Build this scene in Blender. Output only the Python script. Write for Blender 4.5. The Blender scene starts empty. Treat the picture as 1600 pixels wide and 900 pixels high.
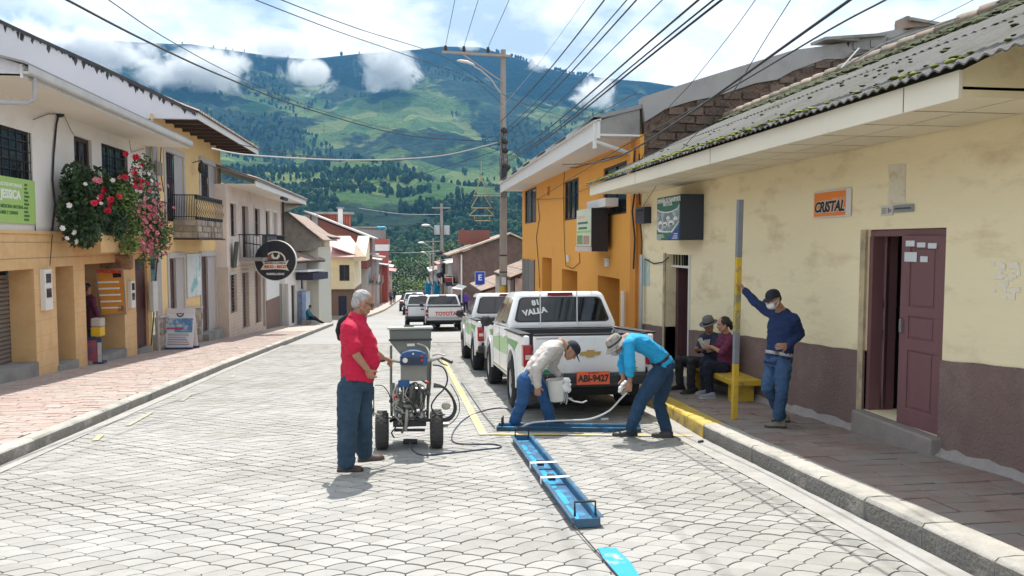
import bpy, bmesh, math, random
import numpy as np
from mathutils import Vector, Matrix, Euler, noise as mnoise
R=math.radians
random.seed(7); np.random.seed(7)
SC=bpy.context.scene; COL=SC.collection
# ---------------- camera, sky, sun, exposure ----------------
FOC=1170.0
PIT=math.atan(70/FOC); YAW=math.atan(160/FOC*math.cos(PIT))
cam=bpy.data.cameras.new('camera'); co=bpy.data.objects.new('camera',cam); COL.objects.link(co)
cam.sensor_width=36; cam.lens=36*FOC/1600; cam.clip_start=.05; cam.clip_end=20000
co.location=(0,0,1.65); co.rotation_euler=(R(90)-PIT,0,-YAW); SC.camera=co
SUN_EL=R(62); SUN_AZ=R(6)      # azimuth from +Y towards +X
SC.view_settings.view_transform='Standard'; SC.view_settings.look='None'
SC.view_settings.exposure=0.70; SC.view_settings.gamma=1
W=bpy.data.worlds.new('World'); SC.world=W; W.use_nodes=True
nt=W.node_tree; N=nt.nodes; Lk=nt.links; N.clear()
out=N.new('ShaderNodeOutputWorld'); bg=N.new('ShaderNodeBackground'); sky=N.new('ShaderNodeTexSky')
sky.sky_type='NISHITA'; sky.sun_disc=False; sky.sun_elevation=SUN_EL; sky.sun_rotation=SUN_AZ
sky.air_density=1.0; sky.dust_density=1.0; sky.altitude=2400
bg.inputs[1].default_value=.115
tc=N.new('ShaderNodeTexCoord'); mp=N.new('ShaderNodeMapping'); mp.inputs['Scale'].default_value=(1,1,2.0)
n1=N.new('ShaderNodeTexNoise'); n1.inputs['Scale'].default_value=2.6; n1.inputs['Detail'].default_value=9; n1.inputs['Roughness'].default_value=.58
mp.inputs['Location'].default_value=(3.1,1.7,.4)
r1=N.new('ShaderNodeMapRange'); r1.inputs[1].default_value=.27; r1.inputs[2].default_value=.46
r1.interpolation_type='SMOOTHSTEP'
n2=N.new('ShaderNodeTexNoise'); n2.inputs['Scale'].default_value=5.0; n2.inputs['Detail'].default_value=8; n2.inputs['Roughness'].default_value=.6
r2=N.new('ShaderNodeMapRange'); r2.inputs[1].default_value=.40; r2.inputs[2].default_value=.58
cc=N.new('ShaderNodeMix'); cc.data_type='RGBA'
cc.inputs[6].default_value=(3.7,4.45,5.3,1); cc.inputs[7].default_value=(7.9,8.05,8.2,1)
mx=N.new('ShaderNodeMix'); mx.data_type='RGBA'
Lk.new(tc.outputs['Generated'],mp.inputs[0]); Lk.new(mp.outputs[0],n1.inputs[0]); Lk.new(mp.outputs[0],n2.inputs[0])
Lk.new(n1.outputs[0],r1.inputs[0]); Lk.new(n2.outputs[0],r2.inputs[0]); Lk.new(r2.outputs[0],cc.inputs[0])
Lk.new(r1.outputs[0],mx.inputs[0]); Lk.new(sky.outputs[0],mx.inputs[6]); Lk.new(cc.outputs[2],mx.inputs[7])
Lk.new(mx.outputs[2],bg.inputs[0]); Lk.new(bg.outputs[0],out.inputs[0])
sl=bpy.data.lights.new('sun','SUN'); sl.energy=4.2; sl.angle=R(.53); sl.color=(1,.955,.88)
so=bpy.data.objects.new('sun',sl); COL.objects.link(so); so.location=(0,0,40)
sd=Vector((math.sin(SUN_AZ)*math.cos(SUN_EL),math.cos(SUN_AZ)*math.cos(SUN_EL),math.sin(SUN_EL)))
so.rotation_euler=(-sd).to_track_quat('-Z','Y').to_euler()
cy=SC.cycles; cy.max_bounces=5; cy.diffuse_bounces=4; cy.glossy_bounces=2; cy.transmission_bounces=3; cy.transparent_max_bounces=24; cy.volume_bounces=2
cy.use_denoising=True; cy.caustics_reflective=False; cy.caustics_refractive=False
cy.volume_step_rate=1.0; cy.volume_max_steps=256; cy.use_adaptive_sampling=True; cy.adaptive_threshold=.02

# ---------------- helpers ----------------
_CF=Vector((math.sin(YAW)*math.cos(PIT),math.cos(YAW)*math.cos(PIT),-math.sin(PIT)))
_CR=Vector((math.cos(YAW),-math.sin(YAW),0)); _CU=_CR.cross(_CF); _CC=Vector((0,0,1.65))
def _ray(px,py): return (px-800)/FOC*_CR-(py-450)/FOC*_CU+_CF
def wx(px,py,X):            # survey: point of the wall plane x=X seen at photo pixel
    d=_ray(px,py); return _CC+d*(X/d.x)
def wy(px,py,Y):
    d=_ray(px,py); return _CC+d*(Y/d.y)
def g(y):
    if y<45: return -.07*y
    if y<150: return -3.15-.054*(y-45)
    return -8.82-.03*(y-150)
def on_g(px,py,h=0):
    d=_ray(px,py); lo,hi=.5,1500.
    for _ in range(50):
        m=(lo+hi)/2; q=_CC+d*m
        if q.z-g(q.y)-h>0: lo=m
        else: hi=m
    return _CC+d*hi

class MB:
    """collects faces, then links them as one mesh object"""
    def __init__(s): s.v=[]; s.f=[]; s.mi=[]; s.cm=0
    def add(s,vs,fs,mi=None):
        b=len(s.v); s.v.extend([tuple(v) for v in vs]); s.f.extend([tuple(b+i for i in f) for f in fs])
        s.mi.extend([s.cm if mi is None else mi]*len(fs)); return s
    def box(s,x0,x1,y0,y1,z0,z1,mi=None):
        if x0>x1:x0,x1=x1,x0
        if y0>y1:y0,y1=y1,y0
        if z0>z1:z0,z1=z1,z0
        return s.add([(x0,y0,z0),(x1,y0,z0),(x1,y1,z0),(x0,y1,z0),(x0,y0,z1),(x1,y0,z1),(x1,y1,z1),(x0,y1,z1)],
          [(0,3,2,1),(4,5,6,7),(0,1,5,4),(1,2,6,5),(2,3,7,6),(3,0,4,7)],mi)
    def obox(s,c,sz,rot=(0,0,0),mi=None):
        m=Matrix.Translation(c)@Euler(rot).to_matrix().to_4x4(); hx,hy,hz=[q/2 for q in sz]
        vs=[m@Vector(p) for p in [(-hx,-hy,-hz),(hx,-hy,-hz),(hx,hy,-hz),(-hx,hy,-hz),(-hx,-hy,hz),(hx,-hy,hz),(hx,hy,hz),(-hx,hy,hz)]]
        return s.add(vs,[(0,3,2,1),(4,5,6,7),(0,1,5,4),(1,2,6,5),(2,3,7,6),(3,0,4,7)],mi)
    def bar(s,a,b,w,h=None,mi=None):           # square bar between two points
        a=Vector(a);b=Vector(b);h=h or w;d=(b-a).normalized()
        up=Vector((0,0,1)) if abs(d.z)<.95 else Vector((1,0,0)); x=d.cross(up).normalized()*w/2; y=x.normalized().cross(d)*h/2
        return s.add([a-x-y,a+x-y,a+x+y,a-x+y,b-x-y,b+x-y,b+x+y,b-x+y],[(3,2,1,0),(4,5,6,7),(0,1,5,4),(1,2,6,5),(2,3,7,6),(3,0,4,7)],mi)
    def tube(s,pts,r,n=8,mi=None,cap=True):
        pts=[Vector(p) for p in pts]; k=len(pts); rr=r if isinstance(r,(list,tuple)) else [r]*k
        rings=[];pu=None
        for i,p in enumerate(pts):
            d=(pts[min(i+1,k-1)]-pts[max(i-1,0)]).normalized()
            if pu is None: pu=Vector((0,0,1)) if abs(d.z)<.9 else Vector((1,0,0))
            x=d.cross(pu).normalized(); y=x.cross(d).normalized(); pu=y
            rings.append([p+(x*math.cos(2*math.pi*j/n)+y*math.sin(2*math.pi*j/n))*rr[i] for j in range(n)])
        return s.loft(rings,cap,mi)
    def loft(s,rings,cap=True,mi=None,closed=True):
        n=len(rings[0]); vs=[p for r in rings for p in r]; fs=[]
        for i in range(len(rings)-1):
            for j in range(n if closed else n-1):
                a=i*n+j;b=i*n+(j+1)%n; fs.append((a,b,b+n,a+n))
        if cap: fs.append(tuple(range(n-1,-1,-1))); fs.append(tuple(range((len(rings)-1)*n,len(rings)*n)))
        return s.add(vs,fs,mi)
    def lathe(s,prof,n=16,M4=None,mi=None,cap=True):   # prof (r,z), about z
        M4=M4 or Matrix()
        return s.loft([[M4@Vector((r*math.cos(2*math.pi*j/n),r*math.sin(2*math.pi*j/n),z)) for j in range(n)] for r,z in prof],cap,mi)
    def ball(s,c,r,n=12,m=8,M4=None,mi=None):
        rx,ry,rz=(r,r,r) if isinstance(r,(int,float)) else r
        c=Vector(c); M3=(M4 or Matrix()).to_3x3(); rings=[]
        vs=[c+M3@Vector((0,0,-rz))]; fs=[]
        for i in range(1,m):
            a=math.pi*i/m
            for j in range(n): vs.append(c+M3@Vector((rx*math.sin(a)*math.cos(2*math.pi*j/n),ry*math.sin(a)*math.sin(2*math.pi*j/n),-rz*math.cos(a))))
        vs.append(c+M3@Vector((0,0,rz))); T=len(vs)-1
        for j in range(n): fs.append((0,1+(j+1)%n,1+j)); fs.append((T,1+(m-2)*n+j,1+(m-2)*n+(j+1)%n))
        for i in range(m-2):
            for j in range(n): a=1+i*n+j;b=1+i*n+(j+1)%n; fs.append((a,b,b+n,a+n))
        return s.add(vs,fs,mi)
    def prism(s,poly,ax,a,b,mi=None):          # polygon in the plane normal to ax, extruded a..b
        def P(p,t): return {'x':(t,p[0],p[1]),'y':(p[0],t,p[1]),'z':(p[0],p[1],t)}[ax]
        n=len(poly); vs=[P(p,a) for p in poly]+[P(p,b) for p in poly]
        fs=[tuple(range(n)),tuple(range(2*n-1,n-1,-1))]+[(i,i+n,(i+1)%n+n,(i+1)%n) for i in range(n)]
        return s.add(vs,fs,mi)
    def quad(s,a,b,c,d,mi=None): return s.add([a,b,c,d],[(0,1,2,3)],mi)
    def xf(s,M4): s.v=[tuple(M4@Vector(v)) for v in s.v]; return s
    def mesh(s,name,mat,smooth=35,fix=True):
        me=bpy.data.meshes.new(name); me.from_pydata(s.v,[],s.f); 
        for m in (mat if isinstance(mat,(list,tuple)) else [mat]): me.materials.append(m)
        if any(s.mi): me.polygons.foreach_set('material_index',s.mi)
        if fix:
            bm=bmesh.new(); bm.from_mesh(me); bmesh.ops.recalc_face_normals(bm,faces=bm.faces); bm.to_mesh(me); bm.free()
        if smooth: me.shade_smooth(); me.set_sharp_from_angle(angle=R(smooth))
        return me
    def build(s,name,mat,parent=None,label=None,smooth=35,bevel=0,fix=True,world=True,kind=None,seg=2):
        me=s.mesh(name,mat,smooth,fix)
        o=bpy.data.objects.new(name,me); COL.objects.link(o)
        if parent is not None: setp(o,parent,world)
        if label: o['label']=label
        if kind: o['kind']=kind
        if bevel:
            b=o.modifiers.new('bevel','BEVEL'); b.width=bevel; b.segments=seg; b.limit_method='ANGLE'; b.angle_limit=R(40)
        return o
m_concrete_dummy=None
def wmat(o):
    m=Matrix.LocRotScale(o.location,o.rotation_euler,o.scale)
    return (wmat(o.parent)@m) if o.parent else m
def setp(o,parent,world=True):
    o.parent=parent
    if world and isinstance(o.data,bpy.types.Mesh):
        o.data.transform(wmat(parent).inverted())
def tag(o,label,cat,group=None,kind=None):
    if label:o['label']=label
    if cat:o['category']=cat
    if group:o['group']=group
    if kind:o['kind']=kind
    return o
def thing(name,label,cat,loc=(0,0,0),rot=(0,0,0),group=None):
    o=bpy.data.objects.new(name,None); COL.objects.link(o); o.location=loc; o.rotation_euler=rot; o.empty_display_size=.2
    return tag(o,label,cat,group)
def copy_tree(o,parent=None):
    c=o.copy(); COL.objects.link(c)
    if parent is not None: c.parent=parent
    for ch in o.children: copy_tree(ch,c)
    return c
def inst(o,name,parent,loc,rot=(0,0,0),sc=(1,1,1)):     # another object on the same mesh
    c=bpy.data.objects.new(name,o if isinstance(o,bpy.types.Mesh) else o.data); COL.objects.link(c)
    c.parent=parent; c.location=loc; c.rotation_euler=rot; c.scale=sc; return c

_mats={}
def col4(c): return (c[0],c[1],c[2],1)
def M(name,c,rough=.7,var=.12,vs=3,bump=0,bs=40,metal=0,c2=None,s0=.42,s1=.62,ss=1.2,stretch=(1,1,1),spec=.5,detail=5,isl=0,alpha=1,emit=None,coord='Object',trans=0,coat=0,bdist=.02):
    """principled material: fine tone variation, optional second colour in stain-like patches, optional bump"""
    if name in _mats: return _mats[name]
    m=bpy.data.materials.new(name); m.use_nodes=True; _mats[name]=m
    t=m.node_tree; b=t.nodes['Principled BSDF']; L=t.links; n=t.nodes.new
    b.inputs['Roughness'].default_value=rough; b.inputs['Metallic'].default_value=metal; b.inputs['Specular IOR Level'].default_value=spec
    b.inputs['Alpha'].default_value=alpha; b.inputs['Transmission Weight'].default_value=trans; b.inputs['Coat Weight'].default_value=coat
    tc=n('ShaderNodeTexCoord'); mp=n('ShaderNodeMapping'); mp.inputs['Scale'].default_value=stretch; L.new(n('ShaderNodeNewGeometry').outputs['Position'] if coord=='World' else tc.outputs[coord],mp.inputs[0])
    cur=None
    if var:
        ns=n('ShaderNodeTexNoise'); ns.inputs['Scale'].default_value=vs; ns.inputs['Detail'].default_value=detail; ns.inputs['Roughness'].default_value=.62; L.new(mp.outputs[0],ns.inputs[0])
        mx=n('ShaderNodeMix'); mx.data_type='RGBA'
        mx.inputs[6].default_value=col4([q*(1-var*1.6) for q in c]); mx.inputs[7].default_value=col4([min(1,q*(1+var*1.6)) for q in c]); L.new(ns.outputs[0],mx.inputs[0]); cur=mx.outputs[2]
    if c2 is not None:
        n3=n('ShaderNodeTexNoise'); n3.inputs['Scale'].default_value=ss; n3.inputs['Detail'].default_value=8; n3.inputs['Roughness'].default_value=.65; L.new(mp.outputs[0],n3.inputs[0])
        mr=n('ShaderNodeMapRange'); mr.inputs[1].default_value=s0; mr.inputs[2].default_value=s1; L.new(n3.outputs[0],mr.inputs[0])
        m2=n('ShaderNodeMix'); m2.data_type='RGBA'; m2.inputs[7].default_value=col4(c2)
        if cur: L.new(cur,m2.inputs[6])
        else: m2.inputs[6].default_value=col4(c)
        L.new(mr.outputs[0],m2.inputs[0]); cur=m2.outputs[2]
    if isl:
        ge=n('ShaderNodeNewGeometry'); oi=n('ShaderNodeObjectInfo'); ad=n('ShaderNodeMath'); ad.operation='ADD'; fr=n('ShaderNodeMath'); fr.operation='FRACT'
        L.new(ge.outputs['Random Per Island'],ad.inputs[0]); L.new(oi.outputs['Random'],ad.inputs[1]); L.new(ad.outputs[0],fr.inputs[0])
        mr=n('ShaderNodeMapRange'); mr.inputs[3].default_value=1-isl; mr.inputs[4].default_value=1+isl*.7; L.new(fr.outputs[0],mr.inputs[0])
        hs=n('ShaderNodeHueSaturation'); 
        if cur: L.new(cur,hs.inputs['Color'])
        else: hs.inputs['Color'].default_value=col4(c)
        L.new(mr.outputs[0],hs.inputs['Value']); cur=hs.outputs[0]
    if cur: L.new(cur,b.inputs['Base Color'])
    else: b.inputs['Base Color'].default_value=col4(c)
    if bump:
        nb=n('ShaderNodeTexNoise'); nb.inputs['Scale'].default_value=bs; nb.inputs['Detail'].default_value=6; L.new(mp.outputs[0],nb.inputs[0])
        bp=n('ShaderNodeBump'); bp.inputs['Strength'].default_value=bump; bp.inputs['Distance'].default_value=bdist; L.new(nb.outputs[0],bp.inputs['Height']); L.new(bp.outputs[0],b.inputs['Normal'])
    if emit: b.inputs['Emission Color'].default_value=col4(emit[0]); b.inputs['Emission Strength'].default_value=emit[1]
    return m
def text_mesh(txt,size,depth=.002,bold=0,shear=0,align='CENTER',sx=1):
    cu=bpy.data.curves.new('t','FONT'); cu.body=txt; cu.size=size; cu.extrude=depth; cu.offset=bold; cu.shear=shear; cu.align_x=align; cu.align_y='CENTER'; cu.resolution_u=3
    o=bpy.data.objects.new('t',cu); COL.objects.link(o); bpy.context.view_layer.update()
    dg=bpy.context.evaluated_depsgraph_get(); me=bpy.data.meshes.new_from_object(o.evaluated_get(dg))
    bpy.data.objects.remove(o); bpy.data.curves.remove(cu)
    if sx!=1: me.transform(Matrix.Diagonal((sx,1,1,1)))
    return me
def text(name,txt,size,loc,rot,mat,parent=None,**k):
    """lettering on a surface; rot: Matrix 3x3 whose columns are reading direction, up, outward"""
    me=text_mesh(txt,size,**k); me.materials.clear(); me.materials.append(mat)
    M4=Matrix(rot).to_4x4() if not isinstance(rot,Matrix) else rot.to_4x4()
    me.transform(Matrix.Translation(loc)@M4)
    o=bpy.data.objects.new(name,me); COL.objects.link(o)
    if parent is not None: setp(o,parent)
    return o
def frame3(rd,up):
    a=Vector(rd).normalized(); b=Vector(up).normalized(); c=a.cross(b); return Matrix((a,b,c)).transposed()
FACE_PX=frame3((0,1,0),(0,0,1))    # on a wall facing +x ... reading along +y
FACE_NX=frame3((0,-1,0),(0,0,1))   # on a wall facing -x
FACE_NY=frame3((1,0,0),(0,0,1))    # facing the camera
# ---------------- terrain, road, pavements ----------------
SLOPE=math.atan(.07)
def kerb_left(y):
    pts=[(-30,-3.85),(0,-3.95),(8,-4.02),(18,-4.25),(42,-4.4)]
    return float(np.interp(y,[p[0] for p in pts],[p[1] for p in pts]))
def kerb_right(y):
    pts=[(-30,3.0),(0,3.1),(4,3.2),(8,3.27),(10,3.42),(14,3.6),(20,3.8),(35,3.95),(60,3.9),(120,3.6),(170,3.4)]
    return float(np.interp(y,[p[0] for p in pts],[p[1] for p in pts]))
FAR_L=[(52,-3.6),(53.5,-3.05),(60,-2.6),(67,-2.25),(78,-2.0),(90,-1.8),(120,-1.35),(135,-1.3),(150,-1.6),(170,-3.0)]
def far_left(y): return float(np.interp(y,[p[0] for p in FAR_L],[p[1] for p in FAR_L]))

# mountains: one sheet in polar steps round the street's end
SKY_PX=[(-400,150),(-200,110),(0,75),(120,62),(200,66),(300,70),(400,84),(480,92),(560,85),(640,78),(690,72),(750,73),(800,88),(850,106),(900,116),(950,122),(1000,127),(1050,134),(1110,150),(1200,175),(1400,200),(1800,230)]
_sa=[];_se=[]
for px,py in SKY_PX:
    d=_ray(px,py); _sa.append(math.atan2(d.x,d.y)); _se.append(d.z/math.hypot(d.x,d.y))
def fbm(x,y,o=5,s=1.0,seed=0.):
    v=0;a=1;f=s
    for i in range(o):
        v+=a*mnoise.noise((x*f+seed,y*f-seed*.7,seed*1.3)); a*=.5; f*=2.03
    return v
def terrain_z(az,r):
    top=float(np.interp(az,_sa,_se))
    x=r*math.sin(az); y=r*math.cos(az)
    # climbing profile (tangent of elevation angle) with two lower shoulders
    sh=.5+.5*math.sin(az*9+1.0)+.35*fbm(x,y,3,.0016,3.)
    e=np.interp(r,[150,220,300,450,600,760,930,1080,1250,1500,1850,2200,2500,2650,3000,3800],
        [-.068,-.055,-.05,-.033,-.014,.035,.066+.022*sh,.080+.024*sh,.078+.012*sh,.55*top-.01,.74*top,.92*top,.99*top,1.0*top,.92*top,.7*top])
    amp=np.interp(r,[150,300,600,900,1500,2300,2500,2650,3800],[0,1.5,7,22,60,34,12,4,30])
    rid=1-abs(fbm(x,y,5,.0022,1.))*1.6
    rid2=1-abs(fbm(x,y,4,.006,5.))*1.5
    z=1.65+e*r+amp*(rid-.55)*.9+amp*.33*(rid2-.5)
    if r>2300:
        lim=1.65+r*top*1.0+ (2.5 if r>2640 and r<2660 else 0); z=min(z,lim)
    return z
def build_hills():
    azs=np.concatenate([np.linspace(-1.9,-.75,40),np.linspace(-.72,.62,330),np.linspace(.65,1.9,40)])
    rs=np.concatenate([np.linspace(150,600,22),np.linspace(625,1300,56),np.linspace(1320,2650,84),np.linspace(2700,4200,10)])
    vs=[(r*math.sin(a),r*math.cos(a),terrain_z(a,r)) for r in rs for a in azs]
    n=len(azs); fs=[(i*n+j,i*n+j+1,(i+1)*n+j+1,(i+1)*n+j) for i in range(len(rs)-1) for j in range(n-1)]
    mb=MB(); mb.v=vs; mb.f=fs; mb.mi=[0]*len(fs)
    return mb
def hill_material():
    m=bpy.data.materials.new('hillside'); m.use_nodes=True; t=m.node_tree; b=t.nodes['Principled BSDF']; L=t.links; n=t.nodes.new
    b.inputs['Roughness'].default_value=.95; b.inputs['Specular IOR Level'].default_value=.1
    ge=n('ShaderNodeNewGeometry'); mp=n('ShaderNodeMapping'); mp.inputs['Scale'].default_value=(.001,.001,.0016); L.new(ge.outputs['Position'],mp.inputs[0])
    def noise(sc,det,ro,dist=0):
        q=n('ShaderNodeTexNoise'); q.inputs['Scale'].default_value=sc; q.inputs['Detail'].default_value=det; q.inputs['Roughness'].default_value=ro; q.inputs['Distortion'].default_value=dist; L.new(mp.outputs[0],q.inputs[0]); return q
    def ramp(src,a,bb):
        q=n('ShaderNodeMapRange'); q.interpolation_type='SMOOTHSTEP'; q.inputs[1].default_value=a; q.inputs[2].default_value=bb; L.new(src,q.inputs[0]); return q.outputs[0]
    def mix(f,a,bb):
        q=n('ShaderNodeMix'); q.data_type='RGBA'
        if isinstance(f,float): q.inputs[0].default_value=f
        else: L.new(f,q.inputs[0])
        for i,v in ((6,a),(7,bb)):
            if isinstance(v,tuple): q.inputs[i].default_value=col4(v)
            else: L.new(v,q.inputs[i])
        return q.outputs[2]
    big=noise(3.2,4,.55,.4); mid=noise(9,6,.62,.6); fine=noise(70,5,.7); fine2=noise(190,4,.7)
    wood=mix(ramp(fine.outputs[0],.35,.65),(.006,.020,.014),(.020,.046,.022))
    past=mix(ramp(mid.outputs[0],.38,.62),(.05,.115,.028),(.125,.19,.042))
    past=mix(ramp(fine2.outputs[0],.5,.68),past,(.05,.085,.03))
    # field parcels: cells with hedged edges, each its own tone
    vo=n('ShaderNodeTexVoronoi'); vo.inputs['Scale'].default_value=16; vo.inputs['Randomness'].default_value=.9; L.new(mp.outputs[0],vo.inputs[0])
    sp=n('ShaderNodeSeparateColor'); L.new(vo.outputs['Color'],sp.inputs[0])
    past=mix(ramp(sp.outputs[0],.45,.85),past,(.17,.21,.06))
    ve=n('ShaderNodeTexVoronoi'); ve.feature='DISTANCE_TO_EDGE'; ve.inputs['Scale'].default_value=16; ve.inputs['Randomness'].default_value=.9; L.new(mp.outputs[0],ve.inputs[0])
    past=mix(ramp(ve.outputs[0],.022,.0),past,mix(.5,past,(.02,.045,.02)))
    # woods above and in the valley, fields on the shoulders
    px=n('ShaderNodeSeparateXYZ'); L.new(ge.outputs['Position'],px.inputs[0])
    hi=ramp(px.outputs[2],250,470); lo=ramp(px.outputs[2],75,20)
    add=n('ShaderNodeMath'); add.operation='ADD'; L.new(big.outputs[0],add.inputs[0])
    sc=n('ShaderNodeMath'); sc.operation='MULTIPLY'; sc.inputs[1].default_value=.16; mxx=n('ShaderNodeMath'); mxx.operation='MAXIMUM'; L.new(hi,mxx.inputs[0]); L.new(lo,mxx.inputs[1]); L.new(mxx.outputs[0],sc.inputs[0]); L.new(sc.outputs[0],add.inputs[1])
    ad2=n('ShaderNodeMath'); ad2.operation='MULTIPLY_ADD'; ad2.inputs[1].default_value=.55; L.new(mid.outputs[0],ad2.inputs[0]); L.new(add.outputs[0],ad2.inputs[2])
    f=ramp(ad2.outputs[0],.735,.815)
    L.new(mix(f,past,wood),b.inputs['Base Color'])
    bp=n('ShaderNodeBump'); bp.inputs['Strength'].default_value=1; bp.inputs['Distance'].default_value=14; L.new(fine.outputs[0],bp.inputs['Height']); L.new(bp.outputs[0],b.inputs['Normal'])
    return m
hills=build_hills().build('hills',hill_material(),smooth=60,fix=False,kind='structure')

def forest(name,count,sampler,hmin,hmax,mat,seed,label,slim=.26):
    rnd=random.Random(seed); mb=MB()
    for _ in range(count):
        q=sampler(rnd)
        if q is None: continue
        az,r=q; x=r*math.sin(az); y=r*math.cos(az); z=terrain_z(az,r)-.5
        h=rnd.uniform(hmin,hmax); w=h*slim*rnd.uniform(.7,1.3); a0=rnd.uniform(0,6.28)
        rings=[]
        for fr,fw in ((.06,.5),(.3,.95),(.62,1.0),(.9,.6)):
            rings.append([(x+w*fw*rnd.uniform(.7,1.25)*math.cos(a0+k*1.257),y+w*fw*rnd.uniform(.7,1.25)*math.sin(a0+k*1.257),z+h*(fr+rnd.uniform(-.05,.05))) for k in range(5)])
        b=len(mb.v); vs=[p for rr in rings for p in rr]+[(x,y,z+h)]
        fs=[(i*5+k,i*5+(k+1)%5,(i+1)*5+(k+1)%5,(i+1)*5+k) for i in range(3) for k in range(5)]+[(15+k,15+(k+1)%5,20) for k in range(5)]
        mb.add(vs,fs)
    o=mb.build(name,mat,smooth=0,fix=False); tag(o,label,'forest',kind='stuff'); return o
m_wood=M('far_foliage',(.030,.062,.022),rough=.9,var=.3,vs=.05,isl=.55,spec=.1,detail=2)
m_wood2=M('far_foliage_light',(.085,.135,.035),rough=.9,var=.3,vs=.05,isl=.45,spec=.1,detail=2)
def s_valley(rd):
    az=rd.uniform(-.62,.42); r=rd.uniform(430,1000)
    if fbm(r*math.sin(az),r*math.cos(az),3,.006,8.)<rd.uniform(-.8,-.1)+ (0.6 if r>900 else 0): return None
    return az,r
def s_mid(rd):
    az=rd.uniform(-.6,.33); r=rd.uniform(950,2100)
    if fbm(r*math.sin(az),r*math.cos(az),4,.004,2.)<rd.uniform(.0,.4): return None
    return az,r
def s_ridge(rd):
    if rd.random()<.85: az=rd.uniform(.115,.245)
    else: az=rd.uniform(-.5,.28)
    if fbm(az*40,3,2,1.,4.)<-.1: return None
    return az,rd.uniform(2635,2660)
forest('valley_forest',19000,s_valley,6,13,m_wood,11,'dark eucalyptus forest filling the valley below the mountain')
forest('valley_light_trees',4500,s_valley,4,9,m_wood2,12,'lighter green trees scattered through the dark valley forest',.34)
forest('hillside_trees',15000,s_mid,5,12,m_wood,13,'tree clumps and hedges dotted over the green mountainside')
forest('ridge_trees',110,s_ridge,7,15,m_wood,14,'thin trees silhouetted along the mountain crest',.3)

# ground sheet under town
mb=MB()
ys=[-60,-30,0,15,30,45,70,100,130,150,170,200,240]
xs=[-260,-60,-20,0,20,60,260]
mb.v=[(x,y,g(y)-.12-(.9 if y>170 else 0)) for y in ys for x in xs]
mb.f=[(i*7+j,i*7+j+1,(i+1)*7+j+1,(i+1)*7+j) for i in range(len(ys)-1) for j in range(6)]; mb.mi=[0]*len(mb.f)
mb.build('ground',M('earth',(.16,.13,.09),rough=.95,var=.25,vs=.6,c2=(.06,.09,.03),ss=.2),smooth=0,fix=False,kind='structure')

# road: mortar bed, paving units on top
m_joint=M('paver_joint',(.255,.24,.215),rough=.95,var=.2,vs=20)
m_paver=M('paver_concrete',(.335,.327,.308),rough=.85,var=.10,vs=9,c2=(.265,.255,.228),s0=.47,s1=.72,ss=.55,isl=.13,bump=.35,bs=160,coord='World',bdist=.004)
m_far_road=M('paved_road_far',(.325,.322,.31),rough=.85,var=.08,vs=4,c2=(.29,.28,.265),ss=.35)
mb=MB(); ysr=[-30,0,10,20,27,35,45,52,60,70,90,120,150,170]
L_=lambda y: (kerb_left(y) if y<45 else (-9 if y<=52 else far_left(y)))
for a,b in zip(ysr[:-1],ysr[1:]):
    mb.quad((kerb_left(a)-.1 if a<45 else L_(a),a,g(a)-.02),(kerb_right(a)+.1,a,g(a)-.02),(kerb_right(b)+.1,b,g(b)-.02),(kerb_left(b)-.1 if b<=45 else L_(b),b,g(b)-.02),0 if b<=27 else 1)
road=mb.build('road',[m_joint,m_far_road],smooth=0,fix=False,kind='structure')
PW,PH=.240,.096
def paver_outline(k=0):
    gp=.0034; w=PW/2-gp; s=.033; a=PH-s
    pts=[]
    for t in (-1,-.72,-.4,0,.4,.72,1): pts.append((w*t,a*(1-abs(t)**1.75)-gp))
    pts+= [(w,-s+gp*.4)]
    for t in (.7,.35): pts.append((w*t,-s-a+a*(1-abs(1-t)**1.75)+gp))
    pts+=[(0,-s-a+gp*1.6)]
    for t in (-.35,-.7): pts.append((w*t,-s-a+a*(1-abs(1+t)**1.75)+gp))
    pts+=[(-w,-s+gp*.4)]
    return pts
_po=paver_outline()
def paver_geo(cx,cy,rot,rnd,tilt=True):
    n=len(_po); tx,ty=(rnd.uniform(-.011,.011),rnd.uniform(-.013,.013)) if tilt else (0,0); dz=rnd.uniform(-.0025,.0015) if tilt else 0
    vs=[]
    for sc,zz in ((.975,0),(1,-.0045),(1,-.03)):
        for x,y in _po:
            X=x*sc; Y=(y+.02)*sc-.02; vs.append((cx+X,cy+Y,zz+dz+X*tx+Y*ty if zz>-.03 else zz))
    fs=[tuple(range(n-1,-1,-1))]+[(k*n+i,(k+1)*n+i,(k+1)*n+(i+1)%n,k*n+(i+1)%n)[::-1] for k in range(2) for i in range(n)]
    return vs,[f[::-1] for f in fs]
spots=[]
row=0; y=2.55
while y<26:
    x=-4.6+(PW/2 if row%2 else 0)
    while x<4.1:
        yy=y+.016*math.sin(x*2.1+row*.3)
        if kerb_left(yy)+.02<x<kerb_right(yy)-.10: spots.append((x,yy))
        x+=PW
    y+=PH; row+=1
rnd=random.Random(5)
def inframe(x,y):
    q=Vector((x,y,g(y)))-_CC; d=q.dot(_CF); return abs(q.dot(_CR)/d)<.70 and q.dot(_CU)/d>-.40
spots.sort(key=lambda s:(0 if inframe(*s) else 1, math.hypot(s[0],s[1])))
pm=[]
for k in range(6):
    vs,fs=paver_geo(0,0,0,rnd); b=MB(); b.add(vs,fs); pm.append(b.mesh('paver',m_paver,smooth=0,fix=False))
near=spots[:300]
for (x,y) in near: inst(random.choice(pm),'paver',road,(x,y,g(y)+.004),(-SLOPE,0,rnd.uniform(-.012,.012)))
mb=MB()
for (x,y) in spots[300:]:
    vs,fs=paver_geo(x,y,0,rnd); mb.add([(v[0],v[1],v[2]+g(v[1])+.004) for v in vs],fs)
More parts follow.
